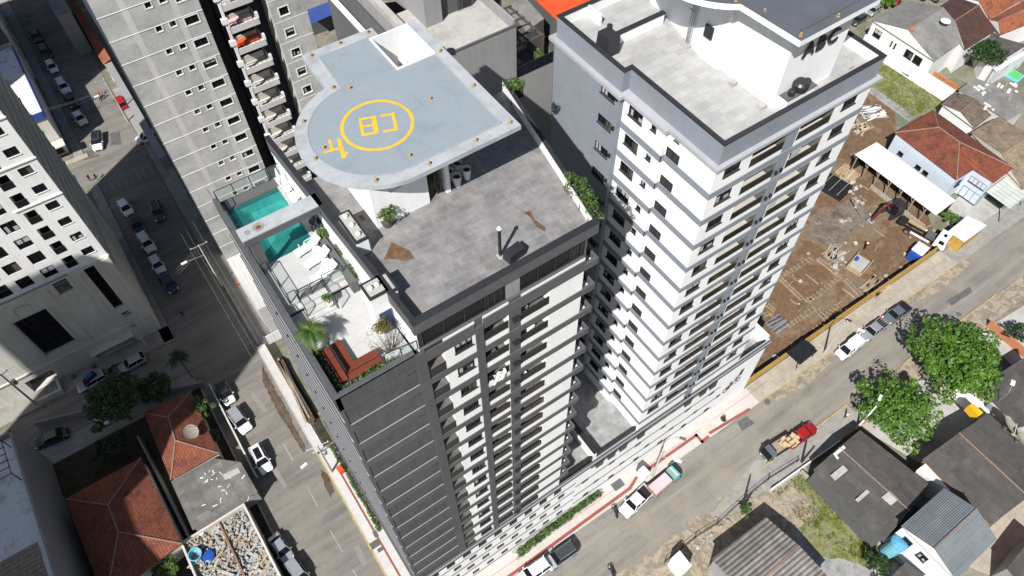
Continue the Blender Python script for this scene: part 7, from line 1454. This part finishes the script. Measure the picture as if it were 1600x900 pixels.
person(1350, 390, GZ, 'worker in dark clothes and a white helmet standing in the open dirt', 'blacktarp', 'blacktarp', .4); v = G(1350, 390); m = MB(); m.lathe((v.x, v.y + .01, GZ + 1.73), [(.16, 0), (.13, .08), (.03, .12)], 12); tag(m.build('hard_hat', 'white'), 'white hard hat on the worker in the dirt', 'helmet')
person(1320, 653, GZ + .13, 'person in a white shirt walking on the grey pavement by the tree', 'white', 'navy', .6)
person(1341, 652, GZ + .13, '-', 'white', 'navy') if False else None
v = G(157, 151); r = thing('person', 'person in a red shirt riding the motorcycle on the upper street', 'person', (v.x, v.y, GZ + .05)); figure(r, 'redmetal', 'blacktarp', ang=R(-60))
person(142, 283, GZ + .13, 'person in dark clothes on the corner by the crossing, left of two', 'blacktarp', 'blacktarp', .2); person(152, 281, GZ + .13, 'person in dark clothes on the corner by the crossing, right of two', 'blacktarp', 'navy', 1.2)
person(287, 494, GZ, 'person in dark clothes crossing the shaded street', 'blacktarp', 'blacktarp', .8)

# ---------------------------------------------------------------- excavator and truck chassis on the site
v = G(1397, 326, GZ + 1); ex = thing('excavator', 'red and black excavator with its arm reaching over the grey dirt', 'excavator', (v.x, v.y, GZ)); bk = G(1358, 352); d = (bk - v); d.z = 0; ang = math.atan2(d.y, d.x); Lr = d.length; ex.rotation_euler = (0, 0, ang)
for s_ in (-1, 1):
    m = MB(); m.rbox((0, s_ * .95), 0, 3.4, .5, .0, .75, 0, .8, 1.0); m.build('track', 'rubber', ex, world=False)
m = MB(); m.box(-.8, .8, -.69, .69, .3, .85); m.build('undercarriage', 'blackmetal', ex, world=False)
m = MB(); m.rbox((-.5, 0), 0, 2.7, 2.2, .9, 1.9, 0, .93, .93); m.build('engine_house', 'black', ex, world=False)
m = MB(); m.rbox((.35, .6), 0, 1.5, .95, 1.0, 2.7, 0, .85, .85); m.build('cab', 'glass', ex, world=False); m = MB(); m.rbox((.35, .6), 0, 1.3, .85, 2.702, 2.78); m.build('cab_roof', 'black', ex, world=False)
m = MB()
for (a, b, w2, h2) in (((.6, -.2, 1.6), (Lr * .5, -.2, 3.6), .35, .5), ((Lr * .5, -.2, 3.6), (Lr * .62, -.2, 3.3), .33, .48)): m.tube(a, b, .3, 6)
m.build('boom', PAINT['darkred'], ex, world=False)
m = MB(); m.tube((Lr * .6, -.2, 3.4), (Lr * .97, -.2, .9), .22, 6); m.build('stick', PAINT['darkred'], ex, world=False); m = MB(); m.tube((1.2, -.2, 1.5), (Lr * .42, -.2, 2.9), .09, 6); m.tube((Lr * .35, -.2, 3.6), (Lr * .66, -.2, 3.5), .09, 6); m.build('hydraulic_ram', 'steel', ex, world=False)
m = MB(); m.add([(Lr * .9, -.75, .9), (Lr * .9, .35, .9), (Lr * 1.05, .35, .7), (Lr * 1.05, -.75, .7), (Lr * .84, -.75, .2), (Lr * .84, .35, .2), (Lr * .98, .35, 0), (Lr * .98, -.75, 0)], [(0, 1, 2, 3), (0, 4, 5, 1), (4, 7, 6, 5), (0, 3, 7, 4), (1, 5, 6, 2)]); m.build('bucket', 'steel', ex, world=False)
m = MB(); m.box(-2.6, -2.4, -1.3, 1.3, 0, .6); m.build('dozer_blade', 'woodgrey', ex, world=False)
tk_ = thing('chassis_truck', 'white cab truck with a bare chassis standing on the building site', 'truck'); 
m = MB(); m.add([(1.9, -1.2, .7), (3.7, -1.2, .7), (3.7, 1.2, .7), (1.9, 1.2, .7), (1.9, -1.15, 2.7), (3.5, -1.1, 2.7), (3.5, 1.1, 2.7), (1.9, 1.15, 2.7)], [(3, 2, 1, 0), (4, 5, 6, 7), (0, 1, 5, 4), (1, 2, 6, 5), (2, 3, 7, 6), (3, 0, 4, 7)]); m.build('cab', PAINT['white'], tk_)
m = MB(); m.quad((3.69, -1.05, 1.6), (3.69, 1.05, 1.6), (3.55, 1.0, 2.55), (3.55, -1.0, 2.55)); m.build('windscreen', 'glass', tk_); m = MB(); m.box(2.5, 3.0, -.35, .35, 2.701, 2.72); m.build('roof_hatch', 'glass', tk_)
for s_ in (-1, 1): m = MB(); m.box(2.5, 3.3, s_ * 1.19 - .02, s_ * 1.19 + .02, 1.7, 2.4); m.build('side_window', 'glass', tk_); m = MB(); m.box(-4.2, 1.89, s_ * .45 - .08, s_ * .45 + .08, .8, 1.05); m.build('chassis_rail', 'blackmetal', tk_); m = MB(); m.box(3.69, 3.74, s_ * .9 - .2, s_ * .9 + .2, .9, 1.15); m.build('headlight', LIGHTW, tk_); m = MB(); m.box(-1.9, 1.3, s_ * 1.05 - .04, s_ * 1.05 + .04, .6, .95); m.build('side_guard', 'white', tk_)
for sx in (2.7, -2.4):
    for s_ in (-1, 1): m = MB(); m.tube((sx, s_ * .85, .5), (sx, s_ * 1.2, .5), .5, 16); wh = m.build('wheel', 'rubber', tk_); m = MB(); m.tube((sx, s_ * 1.201, .5), (sx, s_ * 1.22, .5), .3, 12); m.build('rim', 'rim', wh)
m = MB(); m.box(-4.3, -3.2, -.95, .95, 1.06, 1.3); m.build('tail_frame', 'blackmetal', tk_); m = MB(); m.box(.3, 1.7, -.7, .7, 1.06, 1.6); m.build('gearbox_housing', 'greydark', tk_); m = MB(); m.box(-3.1, -.2, .4, .95, 1.06, 1.25); m.build('timber_beam', 'wood', tk_)
place2(tk_, (1474, 381), (1416, 349), 'white cab truck with a bare chassis standing on the building site', None, 1.0)

# ================================================================= STREET FURNITURE
def pole(base, top, hgt, lab, arms=(), lamp=None, mat='polecon', box=False):
    b = G(*base); r = thing('utility_pole', lab, 'utility pole', b, 0, 'utility poles'); m = MB(); m.tube((b.x, b.y, GZ), (b.x, b.y, GZ + hgt), .17, 8, 0, .1); m.build('post', mat, r)
    for (dz, dx, dy, L) in arms:
        d = Vector((dx, dy, 0)).normalized() * L / 2; c = Vector((b.x, b.y, GZ + hgt - dz)); m = MB(); m.tube(tuple(c - d), tuple(c + d), .06, 5); ar = m.build('cross_arm', 'steel', r)
        for t in (-.9, 0, .9): p = c + d * t; m = MB(); m.lathe((p.x, p.y, p.z + .06), [(.05, 0), (.07, .1), (.04, .2)], 6); m.build('insulator', 'whitewall', ar)
    if lamp:
        dx, dy, L, dz = lamp; d = Vector((dx, dy, 0)).normalized() * L; c = Vector((b.x, b.y, GZ + hgt - dz)); m = MB(); m.tube(tuple(c), tuple(c + d + Vector((0, 0, .3))), .04, 5); m.build('lamp_arm', 'steel', r)
        e = c + d; m = MB(); m.rbox((e.x, e.y), math.atan2(d.y, d.x), .9, .34, e.z + .2, e.z + .36); m.build('lamp_head', 'whitewall', r)
    if box: m = MB(); m.lathe((b.x + .4, b.y, GZ + hgt - 3), [(.3, 0), (.32, .8), (.2, .9)], 10); m.build('transformer', 'steel', r)
    return Vector((b.x, b.y, GZ + hgt))
pA = pole((1019, 745), None, 8.0, 'concrete pole with street lamps by the pink pavement', [(.2, 1, 0, 1.6), (1.2, 1, -.3, 1.2)], (.7, -1, 2.2, .8))
pB = pole((1287, 553), None, 8.5, 'leaning-shadow concrete pole on the beige pavement by the hoarding', [(.2, 1, 0, 1.4)], (.6, -1, 2.4, .6))
pC = pole((519, 738), None, 9.0, 'pole with cross-arms and a lamp on the white pavement beside the dark tower', [(.2, -1, .15, 3.0), (1.5, -1, .15, 1.8)], (-1, -.2, 2.6, 2.2), box=True)
pD = pole((347, 447), None, 10.5, 'tall pole with cross-arms at the foot of the grey concrete block', [(.2, -1, 0, 2.6)], (-1, 0, 3.0, 2.4))
pE = pole((200, 190), None, 10.0, 'pole with a long cross-arm beside the red car on the upper street', [(.2, -1, 0, 3.0)], (-1, 0, 2.5, 3))
pF = pole((232, 544), None, 9.0, 'pole with transformer arms in front of the cream building', [(.2, 1, .3, 2.2), (1.2, 1, .3, 1.6)], None, box=True)
pG = pole((57, 632), None, 9.0, 'pole with a transformer at the far left pavement', [(.2, 1, .3, 2.0)], None, box=True)
pH = pole((1252, 722), None, 5.5, 'dark slender upright in place of a shadow-like streak on the grey pavement near the flatbed', [], None, 'blackmetal'); pI = pole((1160, 790), None, 5.0, 'dark slender upright in place of a shadow-like streak by the dirt verge', [], None, 'blackmetal')  # dark uprights stand in for streaks that look like pole shadows
pJ = pole((1338, 670), None, 7.0, 'white lamp pole leaning under the left tree', [], (1, .4, 1.4, .1), 'whitewall')
def wire(a, b, sag, lab, grp='overhead wires'):
    a, b = Vector(a), Vector(b); pts = [a.lerp(b, i / 10) - Vector((0, 0, sag * 4 * (i / 10) * (1 - i / 10))) for i in range(11)]; m = MB(); m.path([tuple(p) for p in pts], .012, 4); tag(m.build('overhead_wire', MT['wire']), lab, 'wire', grp)
MT['wire'] = plain('grey_cable', (.26, .26, .26), .6, .1, 3)
for o in (-1.1, -.2, .6, 1.2):
    wire(pD + Vector((o - .3, 0, -.1)), pC + Vector((o - .4, 0, -.1)), .7, 'thin grey wire strung along the left street to the pole by the dark tower'); wire(pE + Vector((o, 0, -.1)), pD + Vector((o - .3, 0, -.1)), .9, 'thin grey wire strung above the upper street between two poles') if o != .6 else None
    wire(pC + Vector((o - .4, 0, -.1)), Vector((-1.3 + o, -20, GZ + 9)), .7, 'thin grey wire running down the left street out of the picture') if False else None
for o in (0, .5, 1.0): wire(pF + Vector((.3, o - .5, -.3)), pD + Vector((-.5, o - .5, -1.0)), .5, 'thin grey wire crossing the shaded corner to the grey block pole'); wire(pG + Vector((.2, o - .5, -.3)), pF + Vector((-.3, o - .5, -.3)), .4, 'thin grey wire along the front of the cream building')
for o in (0, .4): wire(pE + Vector((0, o, -2)), Vector((-11.5, 126 + o, 6)), .4, 'thin wire crossing the upper street to the shop with the white roof')
# red letter box, kiosk and equipment box on the pavements
v = G(1005, 742, GZ + .14); kb_ = thing('equipment_cabinet', 'white equipment cabinet with a dark base on the pink pavement', 'cabinet', v); m = MB(); m.rbox((v.x, v.y), .1, .9, 1.3, GZ + .14, GZ + 1.5); m.build('cabinet_body', 'whitewall', kb_); m = MB(); m.rbox((v.x + .1, v.y + .9), .1, .9, .5, GZ + .14, GZ + 1.2); m.build('meter_box', 'greydark', kb_)
v = G(533, 736, GZ + .14); m = MB(); m.rbox((v.x, v.y), .1, .7, 1.0, GZ + .14, GZ + 1.0); tag(m.build('red_bin', 'redmetal'), 'red bin on the white pavement by the clipped hedge', 'bin')
v = G(375, 443, GZ + .14); m = MB(); m.rbox((v.x, v.y), .1, .7, .5, GZ + .14, GZ + .6); tag(m.build('red_crate', 'redmetal'), 'small red crate on the pavement below the grey block', 'crate')

# ================================================================= PLANTS
def leaves(mb, c, r, n, size, squash=.8, m=0, shell=.55):
    for i in range(n):
        d = Vector((random.gauss(0, 1), random.gauss(0, 1), random.gauss(0, 1))).normalized(); rr = r * (shell + (1 - shell) * random.random() ** .5); p = Vector(c) + Vector((d.x * rr, d.y * rr, d.z * rr * squash))
        nrm = (d * .55 + Vector((random.uniform(-.7, .7), random.uniform(-.7, .7), random.uniform(.1, 1.0)))).normalized(); a = nrm.orthogonal().normalized(); a.rotate(Matrix.Rotation(random.random() * 6.28, 3, nrm)); b = nrm.cross(a); s1, s2 = size * random.uniform(.55, 1.5), size * random.uniform(.35, .75)
        mb.add([p - a * s1 * .5, p + b * s2 * .5, p + a * s1 * .5, p - b * s2 * .5], [(0, 1, 2, 3)], m)
def tree(lab, base, h, R_, nclump, per, size, mat, spread=(1, 1), seed=1, name='tree', lean=(0, 0), squash=.62, trunk_r=.22, low=.35, clump=(.17, .3)):
    random.seed(seed); b = Vector(base); r = thing(name, lab, 'tree', b); t = MB(); fork = b + Vector((lean[0] * .4, lean[1] * .4, h * low)); t.tube(tuple(b), tuple(fork), trunk_r, 8, 0, trunk_r * .75); cr = MB(); cen = b + Vector((lean[0], lean[1], h * .68))
    cl = []
    for i in range(nclump):
        a = 2.39996 * i; q = (i + .5) / nclump; rad = R_ * math.sqrt(q) * random.uniform(.62, 1.15); zz_ = math.sqrt(max(0, 1 - (rad / (R_ * 1.08)) ** 2)); z = h * .3 * squash * 1.6 * zz_ * random.uniform(.35, 1.0) - h * .06
        p = cen + Vector((rad * math.cos(a) * spread[0], rad * math.sin(a) * spread[1], z)); cl.append(p); leaves(cr, p, R_ * random.uniform(*clump), int(per * random.uniform(.6, 1.2)), size, .7)
    for p in cl[::2]: mid = fork.lerp(p, .5) + Vector((random.uniform(-.3, .3), random.uniform(-.3, .3), .3)); t.tube(tuple(fork), tuple(mid), trunk_r * .4, 5, 0, trunk_r * .22); t.tube(tuple(mid), tuple(p), trunk_r * .22, 4, 0, .03)
    t.build('trunk', 'trunk', r); cr.build('crown', mat, r); return r
tree('large bright green street tree right of the smaller one, over the main street kerb', G(1468, 590), 7.5, 6.2, 50, 165, .55, 'leaf', seed=2, clump=(.12, .33))
tree('bright green tree with a smaller crown left of the large street tree', G(1382, 662), 6.5, 5.0, 44, 150, .48, 'leaf', seed=3, clump=(.12, .33))
tree('deep green bushy tree beside the grey gabled house', G(1522, 108), 5.5, 4.0, 26, 120, .5, 'leafdeep', seed=4)
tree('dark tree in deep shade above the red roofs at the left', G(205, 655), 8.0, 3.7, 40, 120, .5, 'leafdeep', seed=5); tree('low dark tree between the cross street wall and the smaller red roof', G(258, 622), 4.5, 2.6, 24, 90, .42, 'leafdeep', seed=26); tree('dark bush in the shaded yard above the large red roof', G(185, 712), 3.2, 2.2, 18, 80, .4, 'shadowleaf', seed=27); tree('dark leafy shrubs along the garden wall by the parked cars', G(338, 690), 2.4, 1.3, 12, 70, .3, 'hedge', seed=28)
tree('dark tree in the shaded garden beside the smaller red roof', G(322, 655), 4.5, 1.8, 16, 70, .35, 'hedge', seed=6); tree('round green tree at the bottom edge beside the blue tank', G(275, 905), 4.0, 1.9, 18, 90, .35, 'hedge', seed=7)
tree('small grey-green tree by the gravel yard at the right', G(1578, 532), 3.2, 2.0, 16, 60, .35, 'leafdeep', seed=8); tree('small bush tree at the bottom of the grassy lot', G(1358, 888), 3.0, 1.5, 14, 80, .3, 'leafdeep', seed=9); tree('low bush by the railing above the ribbed shed', G(1160, 802), 1.8, .9, 9, 60, .25, 'hedge', seed=10)
tree('bush at the end of the grassy lot by the red roof', G(1500, 172), 1.8, 1.6, 8, 60, .35, 'hedge', seed=11); tree('tree top at the upper edge beside the grey gabled house', G(1442, -2), 4.0, 3.2, 18, 90, .5, 'leaf', seed=12); tree('shrub by the parked cars at the top right', G(1378, 12), 2.5, 2.2, 12, 70, .45, 'leaf', seed=13); tree('small banana-leaved plant beside the carport end', G(1480, 345), 1.6, 1.5, 8, 50, .5, 'leaf', seed=14)
tree('red-leaved shrub against the boundary wall of the grassy lot', G(1280, 768), 1.2, .7, 6, 40, .22, 'redleaf', seed=15) if False else None
car('sedan', 'graphite', (1331, 36), (1352, 22), 'dark grey car parked at the top right behind the white tower', 'cars at the top right'); car('hatch', 'silver', (1359, 20), (1372, 10), 'silver car at the top right corner of the white tower', 'cars at the top right'); car('hatch', 'red', (1385, 0), (1400, 4), 'dark red car at the top edge', 'cars at the top right')
def plant_mesh(lab, loc, rad, n, size, mat, pot=None, name='potted_plant', squash=.9, lift=.5, stem=.5, cat='plant'):
    r = thing(name, lab, cat, loc); x, y, z = loc; zb = z
    if pot: pr_, ph, pm = pot; m = MB(); m.lathe((x, y, z), [(pr_ * .7, 0), (pr_, ph), (pr_ * .92, ph), (pr_ * .85, ph - .06)], 14); m.build('pot', pm, r); zb = z + ph
    m = MB(); random.seed(int(abs(x * 31 + y * 17)) + 1)
    for i in range(5): m.tube((x, y, zb - .1), (x + random.uniform(-rad, rad) * .5, y + random.uniform(-rad, rad) * .5, zb + stem + random.uniform(0, rad)), .025, 4)
    m.build('stem', 'trunk', r); m = MB()
    for i in range(7): leaves(m, (x + random.uniform(-rad, rad) * .55, y + random.uniform(-rad, rad) * .55, zb + stem + random.uniform(-.2, .6) * rad), rad * random.uniform(.35, .6), n // 7, size, squash)
    m.build('foliage', mat, r); return r
q = G(606, 352, 54.5); plant_mesh('leafy shrub in a dark pot on the stone roof beside the white stair house', (q.x, q.y, 54.5), .75, 350, .2, 'hedge', (.42, .55, 'potdark'))
q = G(925, 330, 55.2); 
r = thing('roof_shrub', 'bushy green shrub spilling over the right corner of the helipad tower roof', 'shrub', (22.0, 25.2, 54.5)); m = MB(); random.seed(77)
for i in range(15): t_ = i / 14; y = 22.8 + 3.6 * t_; leaves(m, (px_(y) + .05 + random.uniform(-.35, .5), y, 55.4 + random.uniform(-.5, .8)), random.uniform(.2, .52), 52, .2)
m.build('foliage', 'hedge', r); m = MB(); [m.tube((px_(y) - .35, y, 54.5), (px_(y), y, 55.9), .04, 4) for y in (23.3, 24.5, 25.6, 26.6)]; m.build('stem', 'trunk', r)
r = thing('roof_shrub', 'small green shrub at the back right parapet of the helipad tower', 'shrub', (23.9, 35.5, 54.5)); m = MB(); random.seed(78); 
for i in range(6): leaves(m, (px_(35.5) + random.uniform(-.4, .4), 35.5 + random.uniform(-.5, .5), 55.8 + random.uniform(-.2, .9)), .35, 45, .22)
m.build('foliage', 'hedge', r); m = MB(); m.tube((px_(35.5) - .3, 35.5, 54.5), (px_(35.5), 35.5, 56.5), .04, 4); m.build('stem', 'trunk', r)
for i, (x, y) in enumerate(((703, 282), (716, 270), (730, 279), (715, 290))):
    q = G(x, y, 54.5); r = thing('tall_planter', 'tall round grey planter standing empty in the shade under the helipad', 'planter', (q.x, q.y, 54.5), 0, 'tall planters under the helipad'); m = MB(); m.lathe((q.x, q.y, 54.5), [(.2, 0), (.34, 1.0), (.36, 1.0), (.30, 1.0), (.26, .8)], 16, cap=False); m.build('planter_body', 'pot', r); m = MB(); m.lathe((q.x, q.y, 55.25), [(.26, 0), (.26, .01)], 12); m.build('soil', 'soil', r)
r = thing('tall_grass_plants', 'dry tall plants in the shaded bay under the helipad beside the white wall', 'plants', (14.6, 31.6, 54.5)); m = MB(); random.seed(5)
for i in range(120): x, y = random.uniform(14.1, 15.2), random.uniform(31.0, 33.0); m.tube((x, y, 54.5), (x + random.uniform(-.3, .3), y + random.uniform(-.3, .3), 54.5 + random.uniform(1.2, 3.2)), .025, 3)
m.build('stalks', 'leafdry', r)
# palm in its pot
def palm(lab, base, h, R_, n, pot=True, mat='hedge', seed=1, thick=.08):
    random.seed(seed); x, y, z = base; r = thing('palm', lab, 'palm', base)
    if pot: m = MB(); m.lathe((x, y, z), [(.28, 0), (.5, .3), (.52, .6), (.44, .75), (.4, .74)], 18); m.build('pot', 'pot', r); m = MB(); m.lathe((x, y, z + .66), [(.42, 0), (.42, .02)], 14); m.build('soil', 'soil', r)
    m = MB()
    for k in range(3 if pot else 1): a = 2.1 * k; m.tube((x + .08 * math.cos(a), y + .08 * math.sin(a), z + (.6 if pot else 0)), (x + .16 * math.cos(a), y + .16 * math.sin(a), z + h), thick, 6, 0, thick * .7)
    m.build('trunk', 'trunk', r); m = MB()
    for i in range(n):
        a = random.random() * 6.2832; el = random.uniform(.1, 1.2); L = R_ * random.uniform(.75, 1.1); p = Vector((x, y, z + h)); prev = p.copy(); k = 9
        for j in range(1, k + 1):
            t = j / k; q = p + Vector((math.cos(a) * L * t * math.cos(el * (1 - .4 * t)), math.sin(a) * L * t * math.cos(el * (1 - .4 * t)), L * (math.sin(el) * t - .95 * t * t))); d = (q - prev).normalized(); sd_ = d.cross(Vector((0, 0, 1))).normalized(); w_ = L * .2 * math.sin(math.pi * min(1, t * .9 + .12))
            for s_ in (-1, 1): tip = prev + sd_ * s_ * w_ + d * w_ * .5 - Vector((0, 0, w_ * .35)); m.add([prev, prev + d * L * .045, tip], [(0, 1, 2)]); mid = prev.lerp(q, .5); tip2 = mid + sd_ * s_ * w_ + d * w_ * .5 - Vector((0, 0, w_ * .35)); m.add([mid, mid + d * L * .045, tip2], [(0, 1, 2)])
            prev = q
    m.build('fronds', mat, r); return r
palm('palm in a pale round pot on the dark tower terrace', (3.0, 26.9, zt), 2.0, 1.5, 34, True, 'hedge', 3)
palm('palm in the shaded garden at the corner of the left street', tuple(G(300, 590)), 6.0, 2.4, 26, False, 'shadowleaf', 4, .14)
r = thing('bare_shrub', 'twiggy shrub with a dense yellow-green top at the front of the roof terrace', 'shrub', (6.7, 24.0, zt)); m = MB(); random.seed(31); tips = []
for i in range(34):
    a, L = random.random() * 6.28, random.uniform(.7, 1.5); tip = (6.7 + L * .75 * math.cos(a), 24.3 + L * .75 * math.sin(a), zt + .8 + random.uniform(.1, 1.3)); tips.append(tip); m.tube((6.7 + .2 * math.cos(a), 24.0, zt), tip, .02, 4, 0, .008)
m.build('branches', 'trunk', r); m = MB(); [leaves(m, t_, .3, 16, .09) for t_ in tips]; m.build('dry_leaves', 'leafdry', r)
m = MB(); [leaves(m, (6.75 + random.uniform(-.3, .3), 24.6 + random.uniform(-.3, .3), zt + 1.9 + random.uniform(-.3, .4)), .32, 70, .13) for i in range(9)]; m.build('yellow_foliage', 'leafyellow', r)
q = G(511, 478, zt); plant_mesh('small green bush in a white pot beside the terrace steps', (q.x + .15, q.y - .2, zt), .35, 200, .16, 'leaf', (.28, .5, 'pot'))
def hedge(lab, a, b, w_, h, z, n, size, mat, seed=1, name='hedge', soil=True):
    random.seed(seed); a, b = Vector((*a[:2], z)), Vector((*b[:2], z)); c = (a + b) / 2; r = thing(name, lab, 'hedge', c); m = MB(); L = (b - a).length; k = max(3, int(L / (w_ * .7)))
    for i in range(k): p = a.lerp(b, (i + .5) / k); leaves(m, p + Vector((random.uniform(-.1, .1), random.uniform(-.1, .1), h * random.uniform(.4, .7))), w_ * random.uniform(.4, .62), n, size, h / w_)
    m.build('foliage', mat, r); m = MB(); [m.tube(tuple(a.lerp(b, (i + .5) / k)), tuple(a.lerp(b, (i + .5) / k) + Vector((0, 0, h * .6))), .03, 4) for i in range(k)]; m.build('stem', 'trunk', r)
    return r
hedge('low green hedge between the lounger deck and the white wall, the nearer part', (7.62, 31.6), (7.55, 29.6), .42, .55, zp + .1, 60, .15, 'hedge', 2); hedge('low green hedge between the lounger deck and the white wall, the middle part', (7.65, 32.9), (7.62, 31.75), .42, .5, zp + .1, 60, .15, 'hedge', 3); hedge('rounded green bush by the shaded hedge end near the pool beam', (7.1, 34.4), (7.35, 34.0), .6, .8, zp + .1, 130, .17, 'leaf', 4); hedge('dark bushes in shade below the pool beam', (7.45, 35.6), (7.5, 34.6), .5, .8, zp + .1, 80, .17, 'leafdeep', 5)
hedge('green planting along the outer parapet of the roof terrace', (2.75, 26.2), (2.75, 23.2), .45, .5, zt + .25, 60, .16, 'leafdeep', 6); hedge('mixed planting along the front parapet of the roof terrace', (3.0, 23.1), (6.6, 23.1), .5, .55, zt + .25, 55, .16, 'hedge', 7)
hedge('clipped light green hedge along the white pavement beside the dark tower', (1.75, 48.0), (1.75, 34.0), .55, .7, GZ + .1, 110, .16, 'hedge', 8)
a, b = G(810, 868), G(935, 772); hedge('green hedge in the planter in front of the white podium', (a.x, a.y), (b.x, b.y), .95, 1.1, GZ + .3, 170, .22, 'hedge', 9)
m = MB(); wallseg(m, a + Vector((-.5, -.45, 0)), b + Vector((.5, -.45, 0)), .2, GZ + .1, GZ + .45, 0, 1); wallseg(m, a + Vector((-.5, .5, 0)), b + Vector((.5, .5, 0)), .2, GZ + .1, GZ + .45, 0, 1); tag(m.build('planter_kerb', 'roofconc'), 'pale concrete kerb round the podium hedge', 'planter')
q = G(1129, 657, GZ); plant_mesh('small dark green shrub on the pink pavement near the podium end', (q.x, q.y, GZ + .14), .5, 160, .25, 'leafdeep', None, 'pavement_shrub', stem=.3)
r = plant_mesh('green potted tree on the pergola terrace of the grey tower', (35.3, 47.9, 44.62), .8, 420, .25, 'hedge', (.4, .5, 'potdark'), stem=.6)
# grass tufts on the lots
random.seed(13); m = MB()
def inpoly(x, y, P): 
    c = False
    for i in range(len(P)):
        a, b = P[i], P[i - 1]
        if (a[1] > y) != (b[1] > y) and x < (b[0] - a[0]) * (y - a[1]) / (b[1] - a[1]) + a[0]: c = not c
    return c
for poly, n in (([(1207, 768), (1252, 740), (1290, 772), (1398, 872), (1350, 880), (1320, 862), (1270, 830), (1235, 800)], 5200), ([(1372, 102), (1400, 100), (1478, 152), (1473, 160), (1425, 183), (1364, 138)], 4200)):
    xs_ = [p[0] for p in poly]; ys_ = [p[1] for p in poly]; k = 0
    from mathutils import noise
    while k < n:
        x, y = random.uniform(min(xs_), max(xs_)), random.uniform(min(ys_), max(ys_))
        if not inpoly(x, y, poly): k += .2; continue
        v = G(x, y); k += 1
        if noise.noise((v.x * .35, v.y * .35, 3)) + noise.noise((v.x * 1.3, v.y * 1.3, 7)) * .6 < -.1: continue
        s_ = random.uniform(.08, .2); a = random.random() * 3.14; d = Vector((math.cos(a), math.sin(a), 0)) * s_ * .5; lean_ = Vector((random.uniform(-.12, .12), random.uniform(-.12, .12), s_)); m.add([v - d + Vector((0, 0, .01)), v + d + Vector((0, 0, .01)), v + d * .3 + lean_, v - d * .3 + lean_], [(0, 1, 2, 3)])
MT['grassblade'] = leafmat('grass_blades', (.07, .10, .018), (.14, .16, .035), (.25, .22, .09), .6)
stuff(m.build('grass', 'grassblade'))

# scattered boards and clods over the building site
def scatter(poly, n, seed, lab, name, mats, lo, hi, group):
    random.seed(seed); xs_ = [p[0] for p in poly]; ys_ = [p[1] for p in poly]; k = 0
    while k < n:
        x, y = random.uniform(min(xs_), max(xs_)), random.uniform(min(ys_), max(ys_))
        if not inpoly(x, y, poly): continue
        k += 1; v = G(x, y); m = MB(); L = random.uniform(lo, hi)
        if name == 'loose_board': m.rbox((0, 0), random.choice((R(5), R(95), random.random() * 3)), L, random.uniform(.1, .22), 0, .06)
        else: m.blob((0, 0, L * .2), L * .5, 0, 6, .6, .35)
        o = tag(m.build(name, random.choice(mats)), lab, 'board' if name == 'loose_board' else 'lump', group); o.location = (v.x, v.y, GZ)
site = [(1215, 470), (1300, 300), (1360, 280), (1480, 370), (1440, 405), (1215, 560), (1180, 600), (1175, 560)]
scatter(site, 26, 61, 'loose board lying on the red dirt of the building site', 'loose_board', ('wood', 'woodgrey', 'woodgrey', 'brownstain'), .8, 2.6, 'loose boards on the dirt')
scatter(site, 30, 62, 'lump of broken concrete or clay on the dirt of the building site', 'rubble_lump', ('roofconc', 'dust', 'dirtgrey'), .3, .9, 'lumps on the dirt')
scatter([(1060, 850), (1150, 780), (1205, 745), (1230, 720), (1200, 760), (1100, 850), (1050, 880)], 25, 63, 'stone lying on the sandy verge of the main street', 'rubble_lump', ('roofconc', 'dust'), .25, .7, 'stones on the verge')
